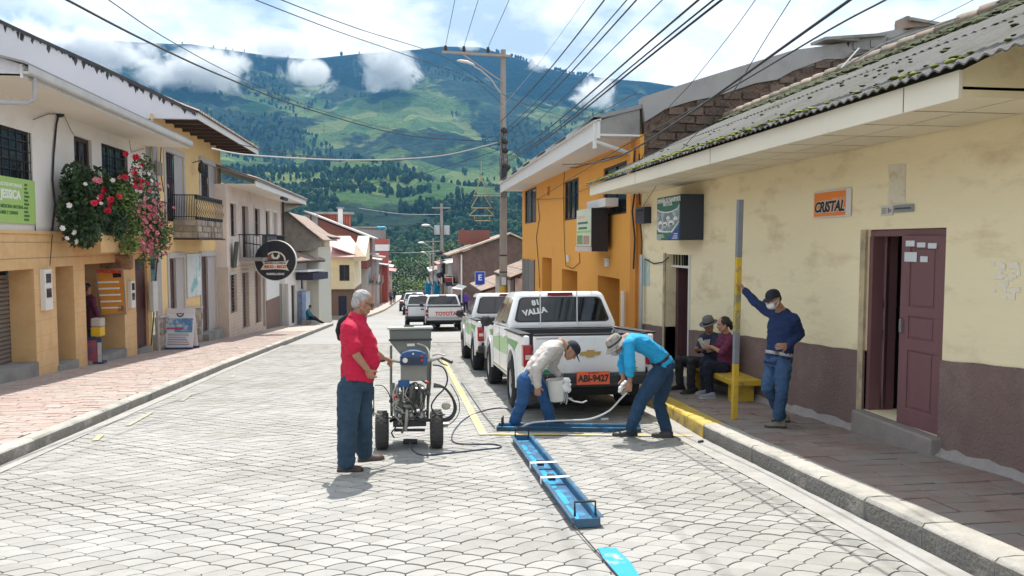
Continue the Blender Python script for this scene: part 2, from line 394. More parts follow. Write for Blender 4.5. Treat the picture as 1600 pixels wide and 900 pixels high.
mb.build('paver_field',m_paver,road,smooth=0,fix=False,kind='stuff')
# channel strips of plain concrete along both kerbs
m_strip=M('channel_concrete',(.36,.35,.33),rough=.9,var=.16,vs=6,c2=(.27,.255,.23),ss=2.5,s0=.5,s1=.75,bump=.3,bs=60,bdist=.006)
mb=MB()
for a in np.arange(-2,26,1.0):
    mb.quad((kerb_right(a)-.27-.02*math.sin(a),a,g(a)+.011),(kerb_right(a)+.02,a,g(a)+.011),(kerb_right(a+1)+.02,a+1,g(a+1)+.011),(kerb_right(a+1)-.27-.02*math.sin(a+1),a+1,g(a+1)+.011))
    mb.quad((kerb_left(a)-.02,a,g(a)+.011),(kerb_left(a)+.16,a,g(a)+.011),(kerb_left(a+1)+.16,a+1,g(a+1)+.011),(kerb_left(a+1)-.02,a+1,g(a+1)+.011))
mb.build('channel_strip',m_strip,road,smooth=0,fix=False)

# pavements with kerb stones and slabs
m_kerbf=M('kerb_face_grime_shade',(.115,.11,.10),rough=.95,var=.2,vs=5,c2=(.255,.24,.215),ss=2.5,s0=.55,s1=.75,bump=.7,bs=35,isl=.08,bdist=.015)  # both kerb face tones: grime, with shade painted into the colour as well
m_kerbyf=M('kerb_yellow_grime_shade',(.40,.28,.05),rough=.8,var=.2,vs=6,c2=(.17,.14,.09),ss=5,s0=.47,s1=.64,bump=.5,bs=45,bdist=.01)
m_kerb=M('kerb_concrete',(.41,.39,.35),rough=.9,var=.2,vs=5,c2=(.22,.21,.195),ss=2.2,s0=.5,s1=.72,bump=.6,bs=45,isl=.08,bdist=.012)
m_kerby=M('kerb_yellow_paint',(.60,.42,.06),rough=.7,var=.2,vs=5,c2=(.30,.26,.17),ss=4,s0=.52,s1=.7,bump=.5,bs=45,isl=.06,bdist=.01)
m_slabL=M('pavement_slab_pink',(.40,.305,.27),rough=.85,var=.14,vs=8,c2=(.41,.37,.335),ss=2,s0=.45,s1=.65,isl=.08,bump=.4,bs=70,bdist=.006)
m_slabR=M('pavement_slab_red',(.255,.185,.16),rough=.85,var=.2,vs=5,c2=(.26,.235,.215),ss=1.6,s0=.42,s1=.62,isl=.11,bump=.6,bs=50,bdist=.008)
m_bed=M('pavement_bed',(.15,.13,.115),rough=.95,var=.2,vs=12)
def sheet(name,f0,f1,y0,y1,h,mat,step=3.):
    mb=MB(); ys=list(np.arange(y0,y1,step))+[y1]
    for a,b in zip(ys[:-1],ys[1:]): mb.quad((f0(a),a,g(a)+h),(f1(a),a,g(a)+h),(f1(b),b,g(b)+h),(f0(b),b,g(b)+h))
    return mb.build(name,mat,smooth=0,fix=False,kind='structure')
pl=sheet('pavement',lambda y:-7.6,lambda y:kerb_left(y)-.05,-20,44,.12,m_bed)
pr=sheet('pavement',lambda y:kerb_right(y)+.05,lambda y:5.3,-20,44,.14,m_bed)
def kerb(parent,fx,side,y0,y1,step,h,w,painted=None):
    y=y0
    while y<y1-.01:
        b=min(y+step,y1); gp=.006; mb=MB(); n=3 
        ring=[]
        for t in np.linspace(0,1,4):
            yy=y+gp+(b-y-2*gp)*t; x=fx(yy); z=g(yy); j=lambda s:random.uniform(-s,s)
            o=side
            ring.append([(x+j(.004),yy,z-.06),(x+j(.006),yy,z+h-.025),(x+o*.022,yy,z+h+j(.004)),(x+o*w*.5,yy,z+h+.004+j(.003)),(x+o*w,yy,z+h+j(.003)),(x+o*w,yy,z-.06)])
        mb.loft(ring,True)
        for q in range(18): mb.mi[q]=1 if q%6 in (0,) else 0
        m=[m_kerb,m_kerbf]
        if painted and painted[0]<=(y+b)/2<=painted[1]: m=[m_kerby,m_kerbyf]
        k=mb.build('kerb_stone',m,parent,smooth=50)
        if m[0] is m_kerby: k['label']='yellow painted kerb stone'
        y=b
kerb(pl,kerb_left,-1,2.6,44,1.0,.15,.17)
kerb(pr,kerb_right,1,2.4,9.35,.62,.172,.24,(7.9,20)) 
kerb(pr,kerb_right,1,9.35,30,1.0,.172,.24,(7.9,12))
def slabs(parent,fx0,fx1,y0,y1,h,sx,sy,mat,jit,nobj,seed,key,gap=.006):
    rd=random.Random(seed); quads=[]; ry=0; y=y0
    while y<y1:
        x=fx0(y)-(sx*.5 if ry%2 else 0); e=fx1(y); hh=sy*rd.uniform(1-jit*.6,1+jit*.6)
        while x<e:
            w=sx*rd.uniform(1-jit,1+jit); a=max(x,fx0(y)); b=min(x+w,e)
            if b-a>.05: quads.append((a,b,y,y+hh))
            x+=w
        y+=hh; ry+=1
    quads.sort(key=lambda q:key((q[0]+q[1])/2,q[2]))
    st=MB()
    for i,(a,b,c,d) in enumerate(quads):
        j=lambda:rd.uniform(-1,1)*jit*.03; dz=rd.uniform(-.004,.004)
        P=[(a+gap+j(),c+gap+j()),(b-gap+j(),c+gap+j()),(b-gap+j(),d-gap+j()),(a+gap+j(),d-gap+j())]
        vs=[(x,yy,g(yy)+h+dz-.025) for x,yy in P]+[(x,yy,g(yy)+h+dz-.004) for x,yy in P]
        cx,cyy=(a+b)/2,(c+d)/2
        vs+=[(cx+(x-cx)*.96,cyy+(yy-cyy)*.94,g(yy)+h+dz) for x,yy in P]
        fs=[(8,9,10,11)]+[(k,(k+1)%4,4+(k+1)%4,4+k) for k in range(4)]+[(4+k,4+(k+1)%4,8+(k+1)%4,8+k) for k in range(4)]
        if i<nobj:
            m_=MB(); m_.add(vs,fs); m_.build('paving_slab',mat,parent,smooth=0,fix=False)
        else: st.add(vs,fs)
    st.build('paving_slabs',mat,parent,smooth=0,fix=False,kind='stuff')
slabs(pl,lambda y:-7.35,lambda y:kerb_left(y)-.175,4.0,34,.148,.30,.13,m_slabL,.25,300,3,lambda x,y:math.hypot(x,y)+(50 if not inframe(x,y) else 0))
slabs(pr,lambda y:kerb_right(y)+.245,lambda y:4.78,3.0,16,.165,.34,.20,m_slabR,.4,300,4,lambda x,y:math.hypot(x,y)+(50 if not inframe(x,y) else 0))
m_farpave=M('pavement_far',(.46,.38,.33),rough=.9,var=.12,vs=3)
mb=MB()
mb.quad((-7.4,34,g(34)+.146),(kerb_left(34)-.18,34,g(34)+.146),(kerb_left(44)-.18,44,g(44)+.146),(-7.4,44,g(44)+.146))
mb.build('far_paving',m_farpave,pl,smooth=0,fix=False)
# far pavement beyond the side street
mb=MB(); ys=[53.2,56,60,64,67,72,78,84,90,105,120,135,150,165]
for a,b in zip(ys[:-1],ys[1:]):
    xa,xb=far_left(a),far_left(b)
    mb.quad((xa-4,a,g(a)+.15),(xa,a,g(a)+.15),(xb,b,g(b)+.15),(xb-4,b,g(b)+.15),0)
    mb.quad((xa,a,g(a)-.05),(xa,a,g(a)+.15),(xb,b,g(b)+.15),(xb,b,g(b)-.05),1)
mb.quad((far_left(53.2)-4,53.2,g(53)-.05),(far_left(53.2),53.2,g(53)-.05),(far_left(53.2),53.2,g(53.2)+.15),(far_left(53.2)-4,53.2,g(53.2)+.15),1)
mb.build('pavement',[m_farpave,m_kerb],smooth=0,fix=False,kind='structure')
mb=MB(); ys=[30,45,60,80,100,130,165]
for a,b in zip(ys[:-1],ys[1:]):
    xa,xb=kerb_right(a),kerb_right(b)
    mb.quad((xa,a,g(a)+.16),(xa+4,a,g(a)+.16),(xb+4,b,g(b)+.16),(xb,b,g(b)+.16),0)
    mb.quad((xa,a,g(a)-.05),(xa,a,g(a)+.16),(xb,b,g(b)+.16),(xb,b,g(b)-.05),1)
mb.build('pavement',[m_farpave,m_kerb],smooth=0,fix=False,kind='structure')
# painted lines: worn yellow bay line beside the cars, faint dashes on the left, fresh blue patch
m_yel=M('worn_yellow_line',(.62,.47,.11),rough=.8,var=.1,vs=10,c2=(.40,.38,.33),ss=6,s0=.42,s1=.56)
m_blue=M('fresh_blue_paint',(.02,.33,.72),rough=.45,var=.1,vs=12,c2=(.40,.47,.52),ss=9,s0=.56,s1=.66)
def line(name,pts,w,mat,h=.0145,label=None):
    mb=MB()
    for a,b in zip(pts[:-1],pts[1:]):
        a=Vector(a);b=Vector(b);d=(b-a).normalized();nn=Vector((-d.y,d.x))*w/2; k=max(1,int((b-a).length/.4))
        for i in range(k):
            p=a.lerp(b,i/k);q=a.lerp(b,(i+1)/k)
            mb.quad(*[(v.x,v.y,g(v.y)+h) for v in (p-nn,p+nn,q+nn,q-nn)])
    return mb.build(name,mat,road,smooth=0,label=label)
line('painted_line',[(.84,19.5),(.84,8.62)],.10,m_yel,label='worn yellow parking line')
line('painted_line',[(.90,8.67),(3.2,8.12)],.10,m_yel,h=.0155,label='worn yellow line across the end of the parking bay')
for a,b in ((9.1,9.5),(10.1,11.3),(12.4,13.2),(15.8,16.4)): line('painted_line',[(-3.62,a),(-3.70,b)],.07,M('faded_yellow_line',(.46,.40,.22),rough=.85,var=.1,vs=10,c2=(.34,.33,.30),ss=7,s0=.40,s1=.55),label='almost worn away yellow dash')
pts=[(1.185,4.60),(1.30,4.58),(1.318,4.3),(1.305,4.12),(1.30,3.9),(1.16,3.9),(1.178,4.14),(1.17,4.4)]
MB().add([(x,y,g(y)+.014) for x,y in pts],[tuple(range(len(pts)))]).build('painted_patch',m_blue,road,smooth=0,label='fresh bright blue paint patch')
# ---------------- building kit ----------------
class House:
    """a house on a wall line: local x points out of the facade, local y runs along it"""
    def __init__(s,name,label,ox,oy,ang,cat='house',group=None,z0=None):
        s.a=R(ang); s.z0=g(oy) if z0 is None else z0; s.o=Vector((ox,oy,s.z0))
        s.t=thing(name,label,cat,s.o,(0,0,s.a),group)
        s.n=Vector((math.cos(s.a),math.sin(s.a),0)); s.d=Vector((-math.sin(s.a),math.cos(s.a),0))
    def at(s,px,py,x=0):
        d=_ray(px,py); k=((s.o+s.n*x)-_CC).dot(s.n)/d.dot(s.n); q=_CC+d*k
        return (q-s.o).dot(s.d), q.z-s.z0
    def r(s,xl,yt,yb,xr,x=0):          # surveyed rectangle: left edge with top and bottom, right edge
        a,zt=s.at(xl,yt,x); _,zb=s.at(xl,yb,x); b,_=s.at(xr,(yt+yb)/2,x)
        return (min(a,b),max(a,b),zb,zt)
    def w(s,x,y,z): return s.o+s.n*x+s.d*y+Vector((0,0,z))
    def gz(s,y,x=0): return g(s.w(x,y,0).y)-s.z0
def in_any(y,z,ops): return any(o[0]<y<o[1] and o[2]<z<o[3] for o in ops)
def facade(h,s0,s1,zb,zt,ops,mat,name='wall',depth=.2,off=0.,ret=None,label=None,nsub=0):
    mb=MB(); ys={s0,s1}; zs={zb,zt}
    for o in ops:
        ys|={min(max(o[0],s0),s1),min(max(o[1],s0),s1)}; zs|={min(max(o[2],zb),zt),min(max(o[3],zb),zt)}
    ys=sorted(ys); zs=sorted(zs)
    for a,b in zip(ys[:-1],ys[1:]):
        for c,d in zip(zs[:-1],zs[1:]):
            if b-a<1e-4 or d-c<1e-4 or in_any((a+b)/2,(c+d)/2,ops): continue
            mb.quad((off,a,c),(off,b,c),(off,b,d),(off,a,d))
    for o in ops:
        a,b=max(o[0],s0),min(o[1],s1); c,d=max(o[2],zb),min(o[3],zt); D=o[4] if len(o)>4 else depth
        if b<=a or d<=c: continue
        x=off-D
        mb.quad((off,a,c),(x,a,c),(x,a,d),(off,a,d)); mb.quad((off,b,c),(off,b,d),(x,b,d),(x,b,c))
        if d<zt-1e-4: mb.quad((off,a,d),(x,a,d),(x,b,d),(off,b,d))
        if c>zb+1e-4: mb.quad((off,a,c),(off,b,c),(x,b,c),(x,a,c))
    if ret:
        for y in (s0,s1): mb.quad((off,y,zb),(off,y,zt),(off-ret,y,zt),(off-ret,y,zb))
    return mb.build(name,mat,h.t,world=False,smooth=0,fix=False,label=label)
m_glass=M('dark_glass',(.022,.027,.032),rough=.08,var=0,spec=.6)
m_glassb=M('blue_grey_glass',(.05,.07,.09),rough=.1,var=0,spec=.6)
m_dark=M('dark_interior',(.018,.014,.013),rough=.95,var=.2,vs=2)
m_black=M('black_iron',(.018,.018,.02),rough=.5,var=.15,vs=8)
m_frame_dk=M('dark_window_frame',(.03,.03,.033),rough=.5,var=.1)
m_white=M('white_paint',(.72,.71,.68),rough=.6,var=.06,vs=4)
m_conc=M('grey_concrete',(.33,.32,.30),rough=.9,var=.15,vs=3,c2=(.22,.21,.20),ss=1.5,bump=.3,bs=40)
m_wood_dk=M('dark_stained_wood',(.06,.032,.025),rough=.55,var=.25,vs=4,stretch=(4,4,.6))
def window(h,rc,mat=m_frame_dk,pane=m_glass,nx=2,nz=1,depth=.1,fw=.05,grille=None,gm=None,name='window',off=0.,label=None,gnx=6,gnz=3):
    y0,y1,z0,z1=rc[:4]; x=off-depth; mb=MB()
    mb.box(x-.03,x+.03,y0,y0+fw,z0,z1); mb.box(x-.03,x+.03,y1-fw,y1,z0,z1)
    mb.box(x-.03,x+.03,y0+fw,y1-fw,z0,z0+fw); mb.box(x-.03,x+.03,y0+fw,y1-fw,z1-fw,z1)
    cw=(y1-y0-2*fw)/nx; ch=(z1-z0-2*fw)/nz
    for i in range(1,nx): q=y0+fw+cw*i; mb.box(x-.025,x+.025,q-fw*.4,q+fw*.4,z0+fw,z1-fw)
    for i in range(1,nz): q=z0+fw+ch*i; mb.box(x-.022,x+.022,y0+fw,y1-fw,q-fw*.35,q+fw*.35)
    o=mb.build(name,mat,h.t,world=False,smooth=0,label=label)
    for i in range(nx):
        for j in range(nz):
            a=y0+fw+cw*i; b=z0+fw+ch*j
            MB().box(x-.012,x-.004,a+.004,a+cw-.004,b+.004,b+ch-.004).build('pane',pane,o,world=False,smooth=0)
    # dark room behind
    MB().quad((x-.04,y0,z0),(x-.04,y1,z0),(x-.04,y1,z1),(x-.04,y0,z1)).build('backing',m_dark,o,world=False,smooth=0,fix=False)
    if grille:
        gb=MB(); gx=off+.02 if grille=='out' else off-.035; t=.014
        for i in range(gnx+1): q=y0+(y1-y0)*i/gnx; gb.box(gx-t/2,gx+t/2,q-t/2,q+t/2,z0,z1)
        for j in range(gnz+1): q=z0+(z1-z0)*j/gnz; gb.box(gx-t/2-.004,gx+t/2+.004,y0,y1,q-t/2,q+t/2)
        gb.build('grille',gm or m_black,o,world=False,smooth=0)
    return o
def door(h,rc,mat,depth=.2,off=0.,panels=3,name='door',label=None,thick=.045,handle=True,glass_top=False):
    y0,y1,z0,z1=rc[:4]; x=off-depth; w=y1-y0; mb=MB()
    mb.box(x-thick,x,y0,y1,z0,z1)
    st=min(.1,w*.16); hh=(z1-z0-.1)/panels
    for i in range(panels):                         # raised rails and stiles
        mb.box(x,x+.014,y0,y1,z0+.05+hh*i-.05,z0+.05+hh*i+.05)
    mb.box(x,x+.014,y0,y1,z1-.1,z1); mb.box(x,x+.013,y0,y0+st,z0,z1); mb.box(x,x+.013,y1-st,y1,z0,z1)
    o=mb.build(name,mat,h.t,world=False,smooth=0,label=label)
    if handle: MB().box(x+.014,x+.06,y0+.05,y0+.08,z0+w*1.0,z0+w*1.0+.14).build('handle',m_steel,o,world=False,smooth=0)
    return o
m_steel=M('brushed_steel',(.42,.42,.43),rough=.38,metal=.8,var=.08,vs=10)
def slab(h,x0,x1,y0,y1,z0,z1,mat,name,label=None,bevel=0): return MB().box(x0,x1,y0,y1,z0,z1).build(name,mat,h.t,world=False,smooth=0,label=label,bevel=bevel)
def poly(h,pts,mat,name,label=None,fix=True,smooth=0):       # flat polygon plate list
    mb=MB()
    for p in pts: mb.add(p,[tuple(range(len(p)))])
    return mb.build(name,mat,h.t,world=False,smooth=smooth,fix=fix,label=label)
def plate(h,top,th,mat,name,label=None):                # roof plate: 4 points, thickness down
    vs=[Vector(p) for p in top]+[Vector(p)-Vector((0,0,th)) for p in top]
    return MB().add(vs,[(0,1,2,3),(7,6,5,4),(0,4,5,1),(1,5,6,2),(2,6,7,3),(3,7,4,0)]).build(name,mat,h.t,world=False,smooth=0,label=label)
def tiles(h,y0,y1,xe,ze,xr,zr,mat,name='roof_tiles',pitch=.24,rows=7,amp=.05,parent=None):
    """barrel tile field as real ridged courses from eave (xe,ze) up to ridge (xr,zr)"""
    mb=MB(); n=int((y1-y0)/pitch); seg=4
    for r in range(rows):
        a=r/rows; b=(r+1.12)/rows
        xa,za=xe+(xr-xe)*a,ze+(zr-ze)*a+.03; xb,zb=xe+(xr-xe)*b,ze+(zr-ze)*b
        P=[]; Q=[]
        for i in range(n*seg+1):
            y=y0+(y1-y0)*i/(n*seg); k=amp*abs(math.sin(math.pi*i/seg))+random.uniform(-.006,.006)
            P.append((xa,y,za+k)); Q.append((xb,y,zb+k*.9))
        b0=len(mb.v); m=len(P); mb.add(P+Q,[(i,i+1,m+i+1,m+i) for i in range(m-1)])
        mb.add([(p[0],p[1],p[2]) for p in P]+[(p[0],p[1],p[2]-.05) for p in P],[(i,m+i,m+i+1,i+1) for i in range(m-1)])
    return mb.build(name,mat,h.t if parent is None else parent,world=False,smooth=50,fix=False,kind='stuff')
def cable(name,pts,r,mat,parent=None,sag=0,n=14,sides=5):
    """pts in the parent's own space; sag hangs the middle of each span"""
    P=[]
    for a,b in zip(pts[:-1],pts[1:]):
        a=Vector(a);b=Vector(b)
        for i in range(n if sag else 3):
            t=i/(n if sag else 3); q=a.lerp(b,t); q.z-=sag*4*t*(1-t); P.append(q)
    P.append(Vector(pts[-1]))
    return MB().tube(P,r,sides).build(name,mat,parent,world=False,smooth=60)
m_cable=M('black_cable',(.02,.02,.022),rough=.6,var=0)
m_cablew=M('pale_cable',(.45,.45,.44),rough=.6,var=0)

m_wallw=M('white_plaster',(.80,.77,.73),rough=.85,var=.05,vs=2,c2=(.58,.53,.48),s0=.55,s1=.85,ss=.7,bump=.1,bs=25)
m_tan=M('tan_tile',(.70,.46,.225),rough=.45,var=.10,vs=1.2,c2=(.62,.38,.17),ss=2.5,s0=.45,s1=.7)
m_tile_joint=M('tile_joint',(.54,.34,.16),rough=.8,var=.1)
m_gable=M('stained_white_gable',(.63,.62,.66),rough=.85,var=.06,vs=.8,c2=(.40,.39,.40),ss=.9,s0=.56,s1=.8)
m_mould=M('black_mould_edge',(.06,.06,.062),rough=.95,var=.4,vs=6)
m_soffit=M('cream_soffit',(.80,.74,.64),rough=.7,var=.06,vs=1)
m_roofsheet=M('grey_roof_sheet',(.28,.275,.27),rough=.8,var=.15,vs=2)
m_clay=M('weathered_clay_tile',(.33,.235,.185),rough=.9,var=.3,vs=3,c2=(.20,.185,.165),ss=2,s0=.45,s1=.65)
m_clayred=M('red_clay_tile',(.46,.13,.08),rough=.85,var=.25,vs=3,c2=(.34,.12,.09),ss=2)
m_yelwall=M('ochre_plaster',(.78,.56,.27),rough=.85,var=.07,vs=1.3,c2=(.68,.46,.21),ss=1.1,s0=.5,s1=.8,bump=.1,bs=20)
m_stone=M('rubble_stone',(.34,.29,.23),rough=.9,var=.25,vs=6,isl=.35,bump=.5,bs=30)
m_greydoor=M('grey_painted_door',(.43,.40,.40),rough=.6,var=.08,vs=3)
m_reddoor=M('oxblood_door',(.085,.035,.035),rough=.5,var=.2,vs=4)
m_leafm=M('leaf_dark',(.035,.075,.022),rough=.6,var=.3,vs=6,isl=.5)
m_leafl=M('leaf_light',(.12,.19,.035),rough=.6,var=.3,vs=6,isl=.45)
m_leafx=M('leaf_mid',(.07,.13,.03),rough=.6,var=.3,vs=6,isl=.5)
m_pinkfl=M('pink_petals',(.66,.20,.24),rough=.6,var=.2,vs=9,isl=.4)
m_redfl=M('red_petals',(.62,.015,.045),rough=.55,var=.2,vs=9,isl=.25)
m_whitefl=M('white_petals',(.78,.72,.70),rough=.6,var=.1,vs=9)

# ======== left: corner shop house (white over tan tile) ========
B1=House('shop_house','two-storey shop house, white above and tan tiles below, with roses on its balcony',-7.3,15,0)
h=B1; ye=7.35                     # its far end along the wall
win1=h.r(-62,176,284,50); win1=(-2.2,win1[1],win1[2],win1[3])
win2=h.r(115,211,300,144); win3=h.r(158,223,300,200)
zbord=h.at(50,363)[1]; zs=h.at(30,117,1.1)[1]
garage=(-3.0,h.at(52,500)[0],-2,h.at(52,420)[1],.46); d2=h.r(83,417,572,114); d2=(d2[0],d2[1],-2,d2[3],.62)
d3=h.r(129,413,560,192); d3=(d3[0],d3[1],-2.5,d3[3],.95); d4=h.r(208,405,553,229); d4=(d4[0],d4[1],-2.6,d4[3],.12)
facade(h,-7,ye,zbord,zs+.1,[win1,win2,win3],m_wallw,'upper_wall',depth=.16)
facade(h,-7,ye,-1.2,zbord,[garage,d2,d3,d4],m_tan,'lower_wall',off=.04)
slab(h,.04,.07,-7,ye,zbord-.03,zbord+.03,m_tan,'ledge')
# tile joints scored into the cladding
mb=MB()
z=-1.0
while z<zbord-.1:
    a=-7
    for o in sorted([garage,d2,d3,d4])+[(ye,ye,0,9)]:
        if z<o[3]:
            if o[0]>a: mb.box(.038,.0405,a,o[0],z-.004,z+.004)
            a=o[1]
        else: continue
    if z>max(o[3] for o in (garage,d2,d3,d4)): mb.box(.038,.0405,-7,ye,z-.004,z+.004)
    z+=.31
for y in np.arange(-2.9,ye,.42):
    zz=max([o[3] for o in (garage,d2,d3,d4) if o[0]-.01<y<o[1]+.01]+[-1.2]); mb.box(.038,.0403,y-.003,y+.003,zz,zbord-.03)
mb.build('tile_joints',m_tile_joint,h.t,world=False,smooth=0)
window(h,win1,nx=3,nz=2,grille='in',gnx=12,gnz=6,label='wide window behind a scrolled iron grille')
window(h,win2,mat=m_wood_dk,nx=2,nz=1,fw=.09); window(h,win3,nx=3,nz=2,grille='in',gnx=9,gnz=5,label='window with a close square grille')
# garage shutter of slats
mb=MB(); 
for i in range(28):
    z0=h.gz(-1)-.35+i*.085
    if z0<garage[3]: mb.prism([(-.43,z0),(-.405,z0+.02),(-.405,z0+.06),(-.43,z0+.08)],'y',-3.0,garage[1]-.02)
mb.build('roller_shutter',M('shutter_slat',(.22,.19,.17),rough=.5,var=.12,vs=3,metal=.2),h.t,world=False,smooth=0)
MB().quad((-.455,-3,-2),(-.455,garage[1],-2),(-.455,garage[1],2.2),(-.455,-3,2.2)).build('backing',m_dark,h.t,world=False,smooth=0,fix=False)
door(h,(d2[0],d2[1],h.gz(1.8)+.28,d2[3]),M('brown_metal_door',(.05,.028,.03),rough=.5,var=.2),depth=.55,panels=3,label='narrow dark door')
door(h,(d4[0],d4[1],h.gz(6.5)+.25,d4[3]-.3),m_reddoor,depth=.08,off=.04,panels=4,label='tall oxblood metal door')
MB().box(-.06,-.03,d4[0],d4[1],d4[3]-.3,d4[3]).build('door_light',m_glassb,h.t,world=False,smooth=0)
# open shop: a dark room with shelves
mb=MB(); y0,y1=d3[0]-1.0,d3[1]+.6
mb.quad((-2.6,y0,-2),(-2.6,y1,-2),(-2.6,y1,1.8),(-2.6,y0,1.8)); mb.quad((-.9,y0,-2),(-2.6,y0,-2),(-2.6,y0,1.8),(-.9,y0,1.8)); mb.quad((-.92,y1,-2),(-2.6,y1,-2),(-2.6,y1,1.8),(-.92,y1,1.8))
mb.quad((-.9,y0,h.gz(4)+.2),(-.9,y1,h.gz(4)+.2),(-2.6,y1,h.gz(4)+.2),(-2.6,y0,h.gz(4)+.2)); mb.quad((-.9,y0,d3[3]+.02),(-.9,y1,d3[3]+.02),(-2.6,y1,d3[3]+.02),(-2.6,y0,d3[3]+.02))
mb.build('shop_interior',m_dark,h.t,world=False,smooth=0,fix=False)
MB().obox((-.75,d3[1]-.35,h.gz(5)+.2+1.0),(.05,.5,2.0),(0,0,.35)).build('shop_door',m_reddoor,h.t,world=False,smooth=0,label='open oxblood door leaf')
for k,(a,b) in enumerate(((d2[0]-.05,d2[1]+.05),(d3[0],d3[1]),(d4[0],d4[1]+.1),(-3,garage[1]))):
    zt=h.gz((a+b)/2)+(.30 if k!=3 else .3); slab(h,-.62,.075,a+.01,b-.01,-2.4,zt,m_conc,'doorstep')
# eave box, gutter, downpipe, end cap, roof
ys0=h.at(33,105,1.1)[0]; 
slab(h,-.02,1.08,ys0,ye+.1,zs,zs+.03,m_soffit,'soffit')
slab(h,1.08,1.12,ys0,ye+.12,zs-.03,zs+.19,m_white,'fascia')
MB().prism([(1.12,zs+.06),(1.14,zs+.03),(1.22,zs+.03),(1.24,zs+.06),(1.24,zs+.17),(1.225,zs+.17),(1.22,zs+.07),(1.14,zs+.07),(1.13,zs+.17),(1.12,zs+.17)],'y',ys0-.03,ye+.12).build('gutter',M('zinc_gutter',(.50,.49,.47),rough=.5,var=.15,vs=3,metal=.2),h.t,world=False,smooth=0)
poly(h,[[(-.02,ys0,zs),(1.08,ys0,zs),(1.08,ys0,zs+.19),(-.02,ys0,zs+.55)]],m_gable,'eave_end',fix=False)
plate(h,[(1.2,ys0-.1,zs+.22),(1.2,ye+.1,zs+.22),(-5,ye+.1,zs+1.7),(-5,ys0-.1,zs+1.7)],.035,m_roofsheet,'roof')
plate(h,[(.02,-9,zs+.60),(.02,ys0-.0,zs+.60),(-5,ys0-.0,zs+1.75),(-5,-9,zs+1.75)],.04,m_roofsheet,'near_roof')
a=h.at(61,118,1.18); 
cable('downpipe',[(1.18,ys0+.25,zs+.05),(1.18,ys0+.25,zs-.32),(1.05,ys0+.22,zs-.40),(.06,ys0-1.2,zs-.62),(.06,ys0-2.5,zs-.75)],.035,M('grey_pvc',(.42,.42,.43),rough=.4,var=.05),h.t,sides=8)
# wall cables
def wcable(h,pp,r=.012,x=.03,name='cable',m=m_cable): return cable(name,[(x,)+h.at(px,py,x) for px,py in pp],r,m,h.t)
wcable(B1,[(52,187),(75,178),(92,178)],.008); wcable(B1,[(92,176),(88,195),(84,240),(82,280),(86,320),(80,375),(77,415)],.02)
wcable(B1,[(96,178),(150,190),(232,213)],.02,.05); wcable(B1,[(52,285),(54,340),(57,380),(54,415)],.01)
wcable(B1,[(100,180),(112,205),(116,210)],.006); wcable(B1,[(165,195),(195,207),(202,218),(205,238),(225,232)],.006)
MB().ball((.06,)+h.at(94,177,.06),.09,8,6).build('cable_knot',m_cable,h.t,world=False)
for (xl,yt,yb,xr) in ((62,421,486,75),(199,439,482,206)):
    rc=h.r(xl,yt,yb,xr,.05); zc=rc[2]+.3
    b=slab(h,.04,.14,rc[0],rc[1],rc[2],rc[3],m_white,'meter_box',bevel=.01)
    for q in (.42,.78): MB().box(.14,.155,rc[0]+.05,rc[1]-.08,rc[2]+(rc[3]-rc[2])*q-.09,rc[2]+(rc[3]-rc[2])*q+.09).build('meter_window',m_glass,b,world=False,smooth=0)
# balcony shelf that carries the flowers
yb0,yb1=h.at(104,380)[0],ye-.1
slab(h,.04,.62,yb0+.2,yb1,zbord-.42,zbord+.02,m_tan,'balcony_slab',bevel=.01)
mb=MB()
for y in np.arange(yb0+.25,yb1,.13): mb.bar((.58,y,zbord+.02),(.58,y,zbord+.92),.014)
mb.box(.565,.6,yb0+.22,yb1,zbord+.9,zbord+.94); 
for x in np.arange(.1,.58,.12): mb.bar((x,yb0+.24,zbord+.02),(x,yb0+.24,zbord+.92),.014)
mb.box(.05,.6,yb0+.225,yb0+.255,zbord+.9,zbord+.935)
mb.build('balcony_railing',m_black,h.t,world=False,smooth=0)

# flowering bushes on that balcony: leaf faces, many blossoms
def leafcloud(mb,blobs,count,size,rd,mi=0,flat=.5):
    tot=sum(b[3]*b[4]*b[5] for b in blobs)
    for (cx,cy_,cz,rx,ry,rz) in blobs:
        for _ in range(int(count*rx*ry*rz/tot)):
            while True:
                p=Vector((rd.uniform(-1,1),rd.uniform(-1,1),rd.uniform(-1,1)))
                if .25<p.length<1: break
            s=size*rd.uniform(.6,1.4); c=Vector((cx+p.x*rx,cy_+p.y*ry,cz+p.z*rz))
            e=Euler((rd.uniform(-1.2,1.2),rd.uniform(-1.2,1.2),rd.uniform(0,6.28))).to_matrix()
            vs=[c+e@Vector(v)*s for v in ((-.5,0,0),(0,-.32,.08),(.55,0,-.05),(0,.32,.08))]
            mb.add(vs,[(0,1,2,3)],mi)
def blossom(r,rd,n=5):
    mb=MB()
    for k in range(n):
        a=k*6.28/n+rd.uniform(-.2,.2); d=Vector((math.cos(a),math.sin(a),.35)); p=Vector((-d.y,d.x,0))
        mb.add([Vector((0,0,0)),d*r*.6+p*r*.42,d*r+Vector((0,0,r*.1)),d*r*.6-p*r*.42],[(0,1,2,3)])
    for k in range(n-1):
        a=k*6.28/(n-1)+.5; d=Vector((math.cos(a),math.sin(a),1.1)).normalized(); p=Vector((-d.y,d.x,0)).normalized()
        mb.add([Vector((0,0,0)),d*r*.4+p*r*.3,d*r*.75,d*r*.4-p*r*.3],[(0,1,2,3)])
    return mb
rd=random.Random(21)
def fp(px,py,x): 
    a=B1.at(px,py,x); return B1.w(x,a[0],a[1])
